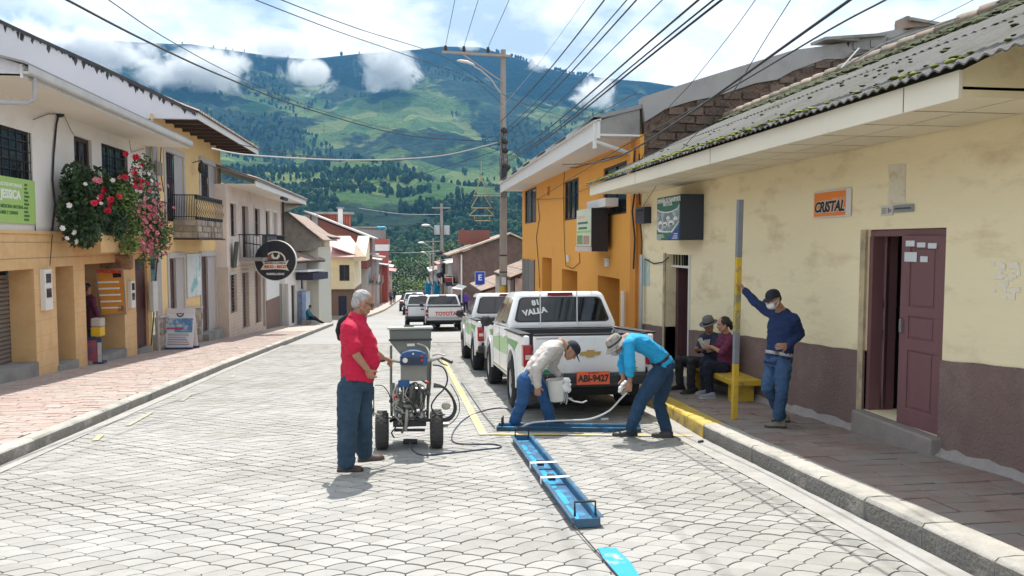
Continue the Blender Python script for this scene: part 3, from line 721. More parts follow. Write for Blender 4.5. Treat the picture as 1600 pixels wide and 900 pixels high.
def bush(name,label,cat,blobs_px,count,leaf,mats,group=None):
    c0=fp(*blobs_px[0][:3]); t=thing(name,label,cat,(c0.x,c0.y,B1.z0+zbord+.03),group=group)
    B=[]
    for (px,py,x,rx,ry,rz) in blobs_px: c=fp(px,py,x)-t.location; B.append((c.x,c.y,c.z,rx,ry,rz))
    mb=MB(); leafcloud(mb,B,count,leaf,rd)
    mb.build('foliage',mats,t,world=False,smooth=0,fix=False)
    st=MB()
    for b in B: st.tube([(0,b[1]*.4,-.02),(b[0]*.5,b[1]*.8,b[2]*.5),(b[0],b[1],b[2])],.012,5)
    st.build('stems',m_wood_dk,t,world=False); return t,B
bt,_=bush('rose_bush','dark rose bush with large red blooms filling the left end of the balcony','flowers',
  [(128,330,.45,.40,.75,.62),(150,295,.4,.35,.55,.5),(122,285,.4,.3,.45,.42),(165,350,.5,.4,.6,.45),(180,310,.45,.35,.5,.55),(130,365,.55,.35,.5,.3),(104,345,.4,.16,.25,.25),(108,290,.35,.18,.25,.2),(190,275,.4,.15,.2,.3)],4200,.11,m_leafm,'flowers on the balcony')
bt2,_=bush('trailing_bush','light green trailing bush hanging past the balcony edge beside the pink flowers','plant',
  [(203,330,.6,.32,.45,.6),(205,365,.75,.3,.4,.45),(186,312,.6,.35,.5,.5),(212,300,.55,.3,.42,.45),(200,385,.8,.25,.3,.3),(225,335,.6,.3,.4,.5)],2300,.09,m_leafl,'flowers on the balcony')
bt3,_=bush('pink_flower_bush','tall arching bush covered in small pink blossoms at the far end of the balcony','flowers',
  [(228,300,.7,.3,.4,.5),(238,345,.8,.32,.4,.55),(252,365,.85,.25,.4,.35),(245,370,.85,.3,.35,.4),(258,385,.85,.16,.28,.2),(266,360,.8,.14,.25,.16),(226,405,.85,.14,.2,.22),(246,400,.85,.12,.2,.16),(222,265,.6,.3,.35,.4),(233,395,.85,.22,.25,.3)],1900,.085,m_leafx,'flowers on the balcony')
def blooms(t,name,mat,r,lst,x,n=5):
    b=blossom(r,rd,n); me=b.mesh(name,mat,smooth=0,fix=False)
    for px,py in lst:
        c=fp(px,py,x+rd.uniform(-.12,.18))-t.location
        inst(me,name,t,c,(rd.uniform(.3,1.5),rd.uniform(.2,1.4),rd.uniform(-.8,.8)),[rd.uniform(.8,1.25)]*3)
blooms(bt,'bloom',m_redfl,.08,[(159,308),(173,312),(173,320),(164,298),(152,316),(197,241),(212,246),(185,307),(195,277),(168,330),(147,318)],.85,7)
blooms(bt,'pale_bloom',m_whitefl,.05,[(155,310),(158,318),(108,321),(97,357),(104,373),(117,364),(121,378),(155,367),(188,307),(133,288),(176,282)],.85,6)
blooms(bt,'pale_bloom',m_pinkfl,.065,[(155,283),(188,277),(206,270),(150,282)],.85,6)
pk=[]
while len(pk)<150:
    a,b=rd.gauss(238,15),rd.gauss(350,30)
    if 205<a<278 and 262<b<405 and a>205+(b-262)*.10 and (a-238)**2/36**2+(b-345)**2/72**2<1.15: pk.append((a,b))
blooms(bt3,'blossom',m_pinkfl,.05,pk,.95,5)
blooms(bt3,'blossom',m_redfl,.055,[(215+rd.uniform(-8,20),270+rd.uniform(-15,25)) for _ in range(16)],.85,5)
blooms(bt3,'blossom',m_whitefl,.045,[(222+rd.uniform(-10,20),280+rd.uniform(-20,35)) for _ in range(26)],.85,5)
# signs on the shop house
m_signgreen=M('lime_sign',(.36,.56,.16),rough=.5,var=.06,vs=1.5)
m_ink=M('dark_green_ink',(.06,.17,.05),rough=.6,var=0); m_inkw=M('white_ink',(.8,.8,.8),rough=.6,var=0); m_inkk=M('black_ink',(.02,.02,.02),rough=.6,var=0); m_inkr=M('red_ink',(.55,.04,.03),rough=.6,var=0)
sg=thing('shop_sign','lime green shop sign lettered JESSICA under the barred window','sign',B1.w(.06,-.6,B1.at(50,350)[1]))
def on_wall(t,h,x,rc,mat,name,th=.03):
    q=MB().box(x-th,x,rc[0],rc[1],rc[2],rc[3]).xf(h.t.matrix_basis if False else Matrix.LocRotScale(h.o,Euler((0,0,h.a)),None)); return q.build(name,mat,t,smooth=0)
rc=h.r(-60,272,346,50); rc=(-2.0,rc[1],h.at(50,350)[1],h.at(50,283)[1])
on_wall(sg,h,.06,rc,m_signgreen,'board')
def wtext(t,h,x,px,py,txt,size,mat,**k):
    a=h.at(px,py,x); rot=frame3(h.d,(0,0,1)); return text('lettering',txt,size,h.w(x,a[0],a[1]),rot,mat,t,**k)
wtext(sg,h,.062,17,304,'JESSICA',.22,m_inkw,bold=.008,sx=.95)
wtext(sg,h,.062,12,288,'PRODUCTOS NATURALES',.085,m_inkw,bold=.002)
wtext(sg,h,.062,10,322,'VENTA DE MEDICINA NATURAL',.085,m_ink,bold=.003); wtext(sg,h,.062,12,332,'JARABES Y CREMAS',.085,m_ink,bold=.003)
mb=MB()
for i in range(10):
    a=h.at(42.5,289.5+i*6,.062); wd=[.11,.10,.15,.19,.14,.18,.14,.15,.2,.18][i]; mb.box(.06,.064,a[0]-.11,a[0]-.11+wd,a[1]-.022,a[1]+.022)
mb.xf(Matrix.LocRotScale(h.o,Euler((0,0,h.a)),None)).build('price_list',m_ink,sg,smooth=0)
# ======== left: ochre colonial house with balcony and open rafters ========
B2=House('colonial_house','ochre colonial house with open rafter eaves, iron balcony and rubble stone base',-7.15,22.35,0)
h=B2; y1=h.at(348,400)[0]; zt=h.at(401,240,1.12)[1]+.06; 
dU=h.r(257,236,345,286); wU=h.r(312,252,309,338); dU=(dU[0],dU[1],dU[2],dU[3]); 
dL1=h.r(263,404,535,288); dL2=h.r(313,401,520,337); dL1=(dL1[0],dL1[1],-1.9,dL1[3]); dL2=(dL2[0],dL2[1],-1.9,dL2[3])
facade(h,0,y1,-1.6,zt,[dU,wU,dL1,dL2],m_yelwall,'wall',depth=.28)
m_jamb=M('grey_stone_trim',(.47,.45,.43),rough=.85,var=.14,vs=5,bump=.3,bs=40)
def surround(h,rc,w,mat,name='door_surround',x=.035,bottom=False):
    y0,yb,z0,z1=rc[:4]; mb=MB(); mb.box(-.02,x,y0-w,y0-.002,z0,z1+w); mb.box(-.02,x,yb+.002,yb+w,z0,z1+w); mb.box(-.02,x+.01,y0-.003,yb+.003,z1+.002,z1+w+.02)
    if bottom: mb.box(-.02,x+.02,y0-w,yb+w,z0-.08,z0-.002)
    return mb.build(name,mat,h.t,world=False,smooth=0)
for rc in (dU,wU,dL1,dL2): surround(h,rc,.15,m_jamb)
def barred(h,rc,depth=.12,n=5,label=None,split=.52,leafmat=m_greydoor):
    y0,yb,z0,z1=rc[:4]; ym=y0+(yb-y0)*split; mb=MB(); x=-.06
    mb.box(x-.05,x,y0,ym,z0,z1)
    o=mb.build('door',M('dark_door_wood',(.05,.03,.035),rough=.6,var=.2),h.t,world=False,smooth=0,label=label)
    b=MB()
    for i in range(n+1): q=y0+(ym-y0)*i/n; b.bar((-.03,q,z0),(-.03,q,z1),.02)
    for t in (.05,.35,.65,.95): b.box(-.04,-.02,y0,ym,z0+(z1-z0)*t-.015,z0+(z1-z0)*t+.015)
    b.build('grille',m_black,o,world=False,smooth=0)
    MB().box(-.05,-.012,ym+.002,yb-.002,z0,z1).build('door_leaf',leafmat,h.t,world=False,smooth=0,label='pale grey shutter leaf folded into the opening')
barred(h,dU,label='tall balcony door behind iron bars'); barred(h,wU,label='upper window behind iron bars')
door(h,(dL1[0],dL1[0]+(dL1[1]-dL1[0])*.5,h.gz(2)+.3,dL1[3]),m_reddoor,depth=.09,panels=4,handle=False); door(h,(dL2[0],dL2[0]+(dL2[1]-dL2[0])*.5,h.gz(5)+.45,dL2[3]),m_reddoor,depth=.09,panels=4,handle=False)
for rc in (dL1,dL2): MB().box(-.06,-.012,rc[0]+(rc[1]-rc[0])*.5,rc[1]-.002,-1.9,rc[3]).build('door_leaf',m_greydoor,h.t,world=False,smooth=0,label='grey folded door leaf')
slab(h,-.28,.12,dL1[0]-.1,dL1[1]+.1,-2.4,h.gz(2)+.3,m_conc,'doorstep'); slab(h,-.28,.25,dL2[0]-.1,dL2[1]+.1,-2.6,h.gz(5)+.42,m_conc,'doorstep')
# rubble dado, stone by stone
rd=random.Random(31); mb=MB()
def rubble(h,ya,yb,zbot,ztop,x=.03,sz=.26,parent=None,mat=m_stone):
    base=MB().add([(x,ya,zbot(ya)),(x,yb,zbot(yb)),(x,yb,ztop(yb)),(x,ya,ztop(ya)),(-.05,ya,zbot(ya)),(-.05,yb,zbot(yb)),(-.05,yb,ztop(yb)),(-.05,ya,ztop(ya))],[(0,1,2,3),(3,2,6,7),(0,3,7,4),(1,5,6,2)])
    base.build('stone_base',M('stone_mortar',(.36,.32,.27),rough=.95,var=.15,vs=10),parent or h.t,world=False,smooth=0,fix=False)
    z=min(zbot(ya),zbot(yb)); 
    while z<max(ztop(ya),ztop(yb)):
        hh=sz*rd.uniform(.6,1.1); y=ya+rd.uniform(0,.05)
        while y<yb-.08:
            w=min(sz*rd.uniform(.7,1.6),yb-y); c=(y+w/2,z+hh/2)
            if zbot(c[0])-.05<c[1] and z+hh<ztop(c[0])+.03:
                n=6; P=[]
                for k in range(n):
                    a=k*6.283/n+rd.uniform(-.3,.3); P.append((c[0]+w*.49*max(-.95,min(.95,1.2*math.cos(a))),c[1]+hh*.49*max(-.93,min(.93,1.2*math.sin(a)))))
                t=rd.uniform(.025,.05); m_=MB()
                vs=[(x-.01,p[0],p[1]) for p in P]+[(x+t,c[0]+(p[0]-c[0])*.78,c[1]+(p[1]-c[1])*.78) for p in P]
                m_.add(vs,[(k,(k+1)%n,n+(k+1)%n,n+k) for k in range(n)]+[tuple(range(n,2*n))])
                m_.build('stone',mat,parent or h.t,world=False,smooth=0)
            y+=w
        z+=hh
top=lambda y: h.gz(y)+1.32
rubble(h,.05,dL1[0]-.16,lambda y:h.gz(y)-.05,lambda y:top(y)-.22)
rubble(h,dL1[1]+.16,dL2[0]-.16,lambda y:h.gz(y)-.05,top); rubble(h,dL2[1]+.16,y1-.02,lambda y:h.gz(y)-.05,top)
for a,b in ((.05,dL1[0]-.16),(dL1[1]+.16,dL2[0]-.16),(dL2[1]+.16,y1)): MB().bar((.05,a,top(a)+(-.2 if a<.1 else .02)),(.05,b,top(b)+(-.2 if a<.1 else .02)),.1,.05).build('dado_cap',m_jamb,h.t,world=False,smooth=0)
slab(h,.001,.05,.0,.42,-1.9,zt-.3,M('grey_pilaster',(.40,.38,.38),rough=.8,var=.1),'pilaster')
# balcony: stone faced slab, plain rail at its end, ornate rail along its front
sy0=1.75
xb=None
q=_ray(310,372); Yb=h.o.y+sy0; pb=_CC+q*(Yb/q.y); xb=pb.x-h.o.x; zf=h.at(310,343,xb)[1]; zbt=h.at(310,372,xb)[1]; ybe=h.at(350,360,xb)[0]
slab(h,0,xb-.05,sy0+.05,ybe,zbt,zf,M('balcony_render',(.35,.27,.19),rough=.9,var=.2,vs=3,bump=.3,bs=30),'balcony')
mb=MB(); rd=random.Random(8)
for r_ in range(3):
    y=sy0+.05; zz=zbt+(zf-zbt)*r_/3
    while y<ybe-.05:
        w=min(rd.uniform(.12,.3),ybe-y); MB().box(xb-.05,xb-.05+rd.uniform(.01,.06),y+.008,y+w-.008,zz+.008,zz+(zf-zbt)/3-.008).build('stone',m_stone,h.t,world=False,smooth=0,bevel=.012); y+=w
    x=0
    while x<xb-.1:
        w=min(rd.uniform(.2,.34),xb-.05-x); MB().box(x+.008,x+w-.008,sy0+.05-rd.uniform(.015,.03),sy0+.05,zz+.008,zz+(zf-zbt)/3-.008).build('stone',m_stone,h.t,world=False,smooth=0,bevel=.012); x+=w
slab(h,0,xb+.03,sy0-.0,ybe+.02,zbt-.05,zbt-.002,m_wood_dk,'balcony_edge')
zr=h.at(310,304,xb)[1]; mb=MB(); n=14
for i in range(n+1): x=(xb-.06)*i/n; mb.bar((x,sy0+.08,zf),(x,sy0+.08,zr),.016)
mb.box(0,xb-.04,sy0+.06,sy0+.10,zr-.03,zr); mb.box(0,xb-.04,sy0+.07,sy0+.09,zf+.08,zf+.1)
mb.build('end_railing',m_black,h.t,world=False,smooth=0)
mb=MB(); n=15
for i in range(n+1):
    y=sy0+.08+(ybe-sy0-.1)*i/n
    mb.tube([(xb-.06,y,zf+.1),(xb-.01,y+.03,zf+.25),(xb-.06,y,zf+.42),(xb-.0,y-.03,zf+.58),(xb-.06,y,zr-.12)],[.012,.018,.010,.018,.012],5)
mb2=MB(); mb2.box(xb-.09,xb-.03,sy0+.06,ybe,zr-.14,zr); mb2.box(xb-.09,xb-.03,sy0+.06,ybe,zf+.0,zf+.1)
for i in range(12):
    y=sy0+.15+(ybe-sy0-.3)*i/11; mb2.ball((xb-.02,y,zf+.05),(.02,.09,.045),6,4); mb2.ball((xb-.02,y,zr-.07),(.02,.09,.045),6,4)
mb.build('baluster',M('bronze_baluster',(.20,.14,.08),rough=.5,var=.2,vs=8),h.t,world=False,smooth=50); mb2.build('ornate_rail',m_black,h.t,world=False,smooth=50)
a=h.at(312,266,.22); lm=MB(); lm.lathe([(.02,.32),(.10,.2),(.12,.0),(.06,-.1)],8,Matrix.Translation((.28,a[0],a[1]))); lm.bar((0,a[0],a[1]+.25),(.28,a[0],a[1]+.33),.025); lm.build('wall_lantern',m_black,h.t,world=False)
# eave with rafters and white fascia
xe=1.12; zs=h.at(401,238,xe)[1]; ye0=h.at(306,178,xe)[0]-.0; ye1=h.at(402,238,xe)[0]
zs=h.at(401,240,xe)[1]; sl=.42
mb=MB()
for i in range(11):
    y=ye0+.15+(ye1-ye0-.3)*i/10; mb=MB(); mb.box(-.02,xe-.01,y-.05,y+.05,zs-.02,zs+.085); mb.build('rafter',m_wood_dk,h.t,world=False,smooth=0)
plate(h,[(xe,ye0,zs+.13),(xe,ye1,zs+.13),(-5.2,ye1,zs+.13+(xe+5.2)*sl),(-5.2,ye0,zs+.13+(xe+5.2)*sl)],.04,M('pale_roof_board',(.30,.25,.21),rough=.9,var=.2,vs=5),'roof_boards')
for i in range(5): slab(h,xe*i/5+.012,xe*(i+1)/5-.012,ye0,ye1,zs+.088,zs+.10,M('pale_eave_board',(.62,.58,.52),rough=.85,var=.2,vs=5),'eave_board')
slab(h,-.3,xe,ye0,ye1,zs+.103,zs+.115,m_wood_dk,'eave_deck')
slab(h,xe-.0,xe+.04,ye0,ye1,zs-.02,zs+.17,m_white,'fascia')
tiles(h,ye0-.05,ye1+.05,xe+.1,zs+.16,-5.2,zs+.16+(xe+5.3)*sl,m_clay,rows=9)
# tall white gable wall at its near end, mould along the top
gy=ye0-.02
pts=[]
for px,py in ((308,178),(230,140),(160,107),(60,62),(0,34),(-90,-8)): 
    q=_ray(px,py); Y=h.o.y+gy; w_=_CC+q*(Y/q.y); pts.append((w_.x-h.o.x,w_.z-h.z0))
low=[(pts[0][0]+.02,pts[0][1]-.16),(-.12,pts[0][1]-.17),(-.12,zs-1.6),(pts[-1][0],zs-1.6)]
mb=MB(); P=pts+low[::-1]; mb.prism([(p[0],p[1]) for p in P],'y',gy-.12,gy); mb.build('gable_wall',m_gable,h.t,world=False,smooth=0)
rd=random.Random(4); mb=MB()
for (a,b) in zip(pts[:-1],pts[1:]):
    n=24
    for i in range(n):
        t=i/n; x=a[0]+(b[0]-a[0])*t; z=a[1]+(b[1]-a[1])*t; x2=a[0]+(b[0]-a[0])*(i+1)/n; z2=a[1]+(b[1]-a[1])*(i+1)/n
        mb.prism([(x,z+.06),(x2,z2+.06),(x2,z2-.05),(x,z-.05)],'y',gy-.17,gy+.05)
        if rd.random()<.5:
            dd=rd.uniform(.03,.22); mb.prism([(x,z-.04),(x2,z2-.04),(x2-.02,z2-dd*rd.uniform(.3,1)),((x+x2)/2,z-dd-.04),(x+.02,z-dd*.5)],'y',gy-.127,gy-.119)
mb.build('mouldy_coping',m_mould,h.t,world=False,smooth=0)
def pcable(h,pp,r=.012,m=m_cable): return cable('cable',[(x,)+h.at(px,py,x) for px,py,x in pp],r,m,h.t)
pcable(h,[(245,228,.03),(243,260,.05),(247,300,.05),(244,340,.05)],.02); pcable(h,[(252,228,.03),(250,262,.05),(256,300,.05)],.015)
slab(h,0,.12,h.at(238,255)[0],h.at(247,255)[0],h.at(240,272)[1],h.at(240,252)[1],M('meter_grey',(.20,.18,.15),rough=.7),'junction_box')
rc=h.r(290,397,466,312); pst=thing('poster','tall pale faded poster fixed between the two grey doors of the ochre house','poster',h.w(.03,rc[0],rc[2]))
on_wall(pst,h,.045,rc,M('poster_paper',(.62,.66,.66),rough=.6,var=.25,vs=1.2,c2=(.22,.46,.47),ss=1.6,s0=.52,s1=.6),'sheet')
for (a,b,c,d_) in ((232,440,488,240),): 
    rc=h.r(a,b,c,d_); slab(h,.0,.12,rc[0],rc[1],rc[2],rc[3],M('meter_cover',(.55,.55,.52),rough=.5),'meter_box',bevel=.01)
wcable(h,[(247,395),(243,440),(240,500),(236,540)],.018,.09)
# ======== left: pale pink house ========
m_pinkw=M('pale_pink_plaster',(.70,.60,.54),rough=.85,var=.06,vs=1.5,c2=(.48,.42,.38),s0=.52,s1=.8,ss=1)
m_brickw=M('narrow_brick_cladding',(.58,.47,.38),rough=.85,var=.12,vs=3)
B3=House('pink_house','pale pink two-storey house with black balcony and narrow brick cladding below',-6.75,29.75,0)
h=B3; y1=h.at(441,420)[0]; zt=h.at(475,318,1.0)[1]+.02; zb=h.at(351,418)[1]
up=[h.r(358,317,369,368),h.r(376.5,321,404,387.5),h.r(396.5,325,369,405),h.r(414,329,372,420.5),h.r(425.5,331,370,433)]
lo=[h.r(358.5,430,491,369),h.r(377,427,516,388),h.r(397,424,508,407),h.r(408.5,423,512,413.5),h.r(426,424,505,433)]
facade(h,-.6,y1,zb,zt,up,m_pinkw,'upper_wall',depth=.18,ret=2)
facade(h,-.6,y1,-2.2,zb,lo,m_brickw,'lower_wall',depth=.18,ret=2,off=.02)
mb=MB(); z=-2.0
while z<zb: mb.box(.019,.0215,0,h.at(413,450)[0],z-.006,z+.006); z+=.13
mb.build('brick_courses',M('brick_joint',(.36,.29,.24),rough=.9),h.t,world=False,smooth=0)
for i,rc in enumerate(up):
    if i in (1,): door(h,rc,m_wood_dk,depth=.12,panels=3)
    elif i==4: window(h,rc,mat=m_greydoor,pane=m_greydoor,nx=1,nz=9,label='louvred grey shutter')
    else: window(h,rc,mat=m_wood_dk,nx=2,nz=2,fw=.06)
    surround(h,rc,.09,m_white if i>2 else m_pinkw)
for i,rc in enumerate(lo):
    if i==0: window(h,rc,mat=m_wood_dk,nx=2,nz=3,label='barred ground floor window')
    else: door(h,rc,[None,m_wood_dk,m_reddoor,M('blue_grey_door',(.19,.21,.25),rough=.5),m_wood_dk][i],depth=.13,panels=3)
    surround(h,rc,.10,m_jamb)
ys=h.at(415,470)[0]; slab(h,.02,.05,ys,y1,h.at(415,470)[1],zb-.1,m_white,'white_panel'); slab(h,.02,.055,ys,y1,-2.4,h.at(415,470)[1],M('brown_dado',(.20,.125,.10),rough=.8,var=.1),'dado')
# balcony
xb=.95; ya=h.at(373,403,.0)[0]; yz=h.at(446,390,xb)[0]; zf=h.at(376,403,.2)[1]
slab(h,0,xb,ya,yz,zf-.14,zf,m_conc,'balcony',label='thin balcony slab')
zr=h.at(376,366,.0)[1]; mb=MB()
for y in np.arange(ya,yz,.14): mb.bar((xb-.03,y,zf),(xb-.03,y,zr),.02)
for x in np.arange(.05,xb,.13): mb.bar((x,ya+.02,zf),(x,ya+.02,zr),.02); mb.bar((x,yz-.02,zf),(x,yz-.02,zr),.02)
mb.box(xb-.06,xb,ya,yz,zr-.04,zr); mb.box(0,xb,ya,ya+.04,zr-.04,zr); mb.box(0,xb,yz-.04,yz,zr-.04,zr)
mb.build('balcony_railing',m_black,h.t,world=False,smooth=0)
slab(h,xb-.05,xb-.0,ya+.9,ya+3.1,zf,zr+.02,M('charcoal_panel',(.045,.045,.05),rough=.5),'rail_panel')
xe=1.0; zs=h.at(475,318,xe)[1]; ye=h.at(477,318,xe)[0]
slab(h,-.1,xe,-.4,ye,zs,zs+.04,m_soffit,'soffit'); slab(h,xe,xe+.05,-.4,ye,zs-.05,zs+.17,m_white,'fascia')
poly(h,[[(0,y1,zs-.6),(xe,ye,zs),(xe,ye,zs+.15),(-5,ye,zs+1.6),(-5,y1,zs-.6)]],m_white,'end_wall',fix=False)
plate(h,[(xe+.1,-.5,zs+.22),(xe+.1,ye+.1,zs+.22),(-5,ye+.1,zs+2.2),(-5,-.5,zs+2.2)],.05,m_roofsheet,'roof')
tiles(h,-.5,ye+.1,xe+.12,zs+.22,-5,zs+2.2,m_clay,rows=6)
MB().tube([(.12,y1-.1,zs),(.12,y1-.1,-2.3)],.05,8).build('downpipe',m_black,h.t,world=False); MB().box(.9,1.05,h.at(446,325,1)[0]-.8,h.at(446,325,1)[0]+.5,zs-.18,zs-.06).build('eave_box',m_frame_dk,h.t,world=False,smooth=0)
ssp=thing('dark_plant_bracket','thin dark slatted board leaning on the pink house wall under the balcony','board',h.w(.15,h.at(360,418)[0],h.at(360,418)[1]))
MB().obox(h.w(.14,h.at(362,395)[0],h.at(362,398)[1]),(.06,.5,1.0),(0,.12,0)).build('slat',M('dark_green_board',(.06,.075,.06),rough=.7),ssp,smooth=0)
# round hanging sign, facing up the street
rs=thing('round_sign','black round restaurant sign with a cream ribbon hanging out over the pavement','sign',tuple(wx(400,406,-6.55)))
cen=None; d_=_ray(430,407); Y=_CC.y+0; 
Ys=32.0; c=_CC+d_*(Ys/d_.y); rad=30/FOC*Ys*1.0
def disc(mb,c,r,y0,y1,n=40,mi=0): mb.loft([[(c.x+r*math.cos(6.28318*k/n),y,c.z+r*math.sin(6.28318*k/n)) for k in range(n)] for y in (y0,y1)],True,mi)
mb=MB(); disc(mb,c,rad,Ys,Ys+.22); dsc=mb.build('disc',M('sign_black',(.018,.017,.022),rough=.35,var=.1),rs,smooth=30)
mb=MB(); n=40
mb.loft([[(c.x+r_*math.cos(6.28318*k/n),y,c.z+r_*math.sin(6.28318*k/n)) for k in range(n)] for r_,y in ((rad,Ys-.005),(rad*1.035,Ys-.02),(rad*1.035,Ys+.23),(rad,Ys+.22))],False)
mb.build('rim',m_white,rs,smooth=30)
m_cream=M('cream_print',(.72,.66,.55),rough=.5,var=.05); px_=Ys/FOC
def sp(dx,dy): return Vector((c.x+dx*px_,Ys,c.z-dy*px_))
mb=MB(); n=24; ring=[]
for k in range(n+1):
    a=math.pi*k/n-.12; ring.append([sp(15.5*math.cos(a),-1-13*math.sin(a))+Vector((0,-.012,0)),sp(13*math.cos(a),-1-11*math.sin(a))+Vector((0,-.012,0))])
mb.add([p for r_ in ring for p in r_],[(2*i,2*i+1,2*i+3,2*i+2) for i in range(n)]); 
mb.add([v+Vector((0,-.014,0)) for v in (sp(-21,-2),sp(-15,2),sp(15,1.5),sp(20,-1),sp(16,8),sp(20,16),sp(14,14),sp(0,13),sp(-14,14),sp(-22,14),sp(-17,6))],[tuple(range(11))])
mb.add([v+Vector((0,-.012,0)) for v in (sp(-4,-12),sp(-1,-5),sp(2,-5),sp(6,-12),sp(7,-6),sp(4,-2),sp(-3,-2),sp(-6,-6))],[tuple(range(8))])
mb.build('ribbon_emblem',m_cream,rs,smooth=0,fix=False)
mb=MB(); mb.ball(sp(-8,-5)+Vector((0,-.0,0)),(4*px_,.02,4.5*px_),10,6); mb.build('emblem_cup',M('brown_print',(.25,.09,.06),rough=.6),rs)
def stext(t,dx,dy,s,m,**k): return text('lettering',t,s*px_,sp(dx,dy)+Vector((0,-.017,0)),FACE_NY,m,rs,**k)
stext('ASADERO & COMIDAS',0,4,3.2,m_inkk,bold=.004,sx=.95); stext('RICO - RICO',0,9.6,5.6,m_inkr,bold=.010); stext('PARRILLADAS',0,20.5,4.2,m_inkw,bold=.004)
MB().bar((c.x-rad,Ys+.1,c.z+.1),(-6.75,Ys+.1,c.z+.1),.05).bar((c.x-rad*.6,Ys+.1,c.z+rad*.75),(-6.75,Ys+.1,c.z+rad*.9),.04).build('bracket',m_black,rs,smooth=0)

# ======== left: low stone gable house, turned a little towards us ========
m_block=M('grey_block_wall',(.235,.21,.185),rough=.95,var=.22,vs=4,c2=(.30,.27,.24),ss=2,bump=.5,bs=25)
B4=House('low_gable_house','small grey block house with a pale ground floor under a weathered tile roof',-6.35,40.5,-16)
h=B4; L=h.at(484,480)[0]; zt=h.at(445,408)[1]
ops=[h.r(442,444,512,451),h.r(455,446,506,462),h.r(470,428,452,474)]
facade(h,-.3,L,-2.2,zt,ops,m_wallw,'wall',depth=.15,ret=4)
door(h,ops[0],M('green_grey_door',(.22,.24,.21),rough=.6),panels=2); door(h,ops[1],m_wood_dk,depth=.12,panels=3); window(h,ops[2],nx=1,nz=2)
xe=.7; zs=zt-.05; plate(h,[(xe,-.4,zs),(xe,L+.6,zs),(-2.4,L+.6,zs+1.25),(-2.4,-.4,zs+1.25)],.07,m_wood_dk,'roof'); tiles(h,-.4,L+.6,xe+.06,zs+.02,-2.4,zs+1.27,m_clay,rows=6)
slab(h,.02,.9,.5,2.6,zs-.55,zs-.45,M('white_awning',(.75,.75,.74),rough=.6),'awning_top'); slab(h,.05,1.0,.9,3.0,zs-1.0,zs-.62,M('navy_awning',(.03,.03,.055),rough=.7,var=.15),'awning')
slab(h,.02,.3,h.at(464,470)[0],h.at(470,470)[0],-2.2,h.at(466,455)[1],M('poster_stand_blue',(.20,.26,.38),rough=.6,var=.4,vs=5),'poster_panel')
slab(h,.02,.25,h.at(471,470)[0],h.at(478,470)[0],-2.2,h.at(474,455)[1],M('pale_blue_sheet',(.50,.55,.63),rough=.6,var=.15,vs=3),'poster_panel')
# upper gable end facing us
gb=House('block_gable_house','grey block gable end with tiled verge rising behind the low house',-6.4,42.5,0)
h=gb; mb=MB(); P=[]
for px,py in ((436,326),(447,332),(503,376),(499,386),(483,392),(440,392),(436,392)):
    q=_ray(px,py); w_=_CC+q*(42.5/q.y); P.append((w_.x-h.o.x,w_.z-h.z0))
mb.prism(P,'y',0,.25); mb.build('gable_wall',m_block,h.t,world=False,smooth=0)
a=P[1];b=P[2]; 
mb=MB()
for i in range(16):
    t=i/16; mb.obox((a[0]+(b[0]-a[0])*t,.0,a[1]+(b[1]-a[1])*t+.06),(.26,.5,.07),(0,math.atan2(a[1]-b[1],b[0]-a[0]),0))
mb.build('verge_tiles',m_clay,h.t,world=False,smooth=0)
plate(h,[(b[0]+.1,-.1,b[1]+.05),(b[0]+.1,8,b[1]+.05),(a[0],8,a[1]+.05),(a[0],-.1,a[1]+.05)],.06,m_clay,'roof')
slab(h,b[0]-1.3,b[0]-.25,.3,7,-1,b[1]-.35,M('pale_green_grey_wall',(.52,.50,.42),rough=.85,var=.1),'wall')
# ======== left: row of cream houses running to the corner ========
m_creamw=M('cream_plaster',(.78,.67,.46),rough=.85,var=.06,vs=1.5,c2=(.55,.46,.33),s0=.52,s1=.8,ss=1)
def row_house(name,label,pxl,pxr,X,ytop,ybot,wall,ops,eave=.5,roofm=m_clay,rise=1.2,base=None):
    y0=wx(pxl,460,X).y; h=House(name,label,X,y0,0); L=h.at(pxr,460)[0]; zt=h.at(pxl,ytop)[1]
    oo=[h.r(*o) for o in ops]; facade(h,0,L,-1.2,zt,oo,wall,'wall',depth=.15,ret=5)
    for o in oo:
        if o[3]-o[2]>1.7: door(h,o,m_wood_dk,depth=.1,panels=2,handle=False)
        else: window(h,o,nx=1,nz=2)
        surround(h,o,.09,m_white)
    plate(h,[(eave,-.2,zt),(eave,L+.2,zt),(-3,L+.2,zt+rise),(-3,-.2,zt+rise)],.07,m_wood_dk,'roof'); tiles(h,-.2,L+.2,eave+.05,zt+.02,-3,zt+rise+.02,roofm,rows=5)
    return h
row_house('cream_house','narrow cream house with two tall arched doors beside the low gable house',484,501,-5.75,400,520,m_creamw,[(487.5,450,508,490.5),(494.5,445,506,498)])
row_house('cream_house','cream house with a projecting upper floor just before the side street',501,516.5,-5.45,372,514,m_creamw,[(504,405,437,506),(509.5,403,432,511.5),(505.5,455,503,508),(511,455,500,514)],eave=.7)
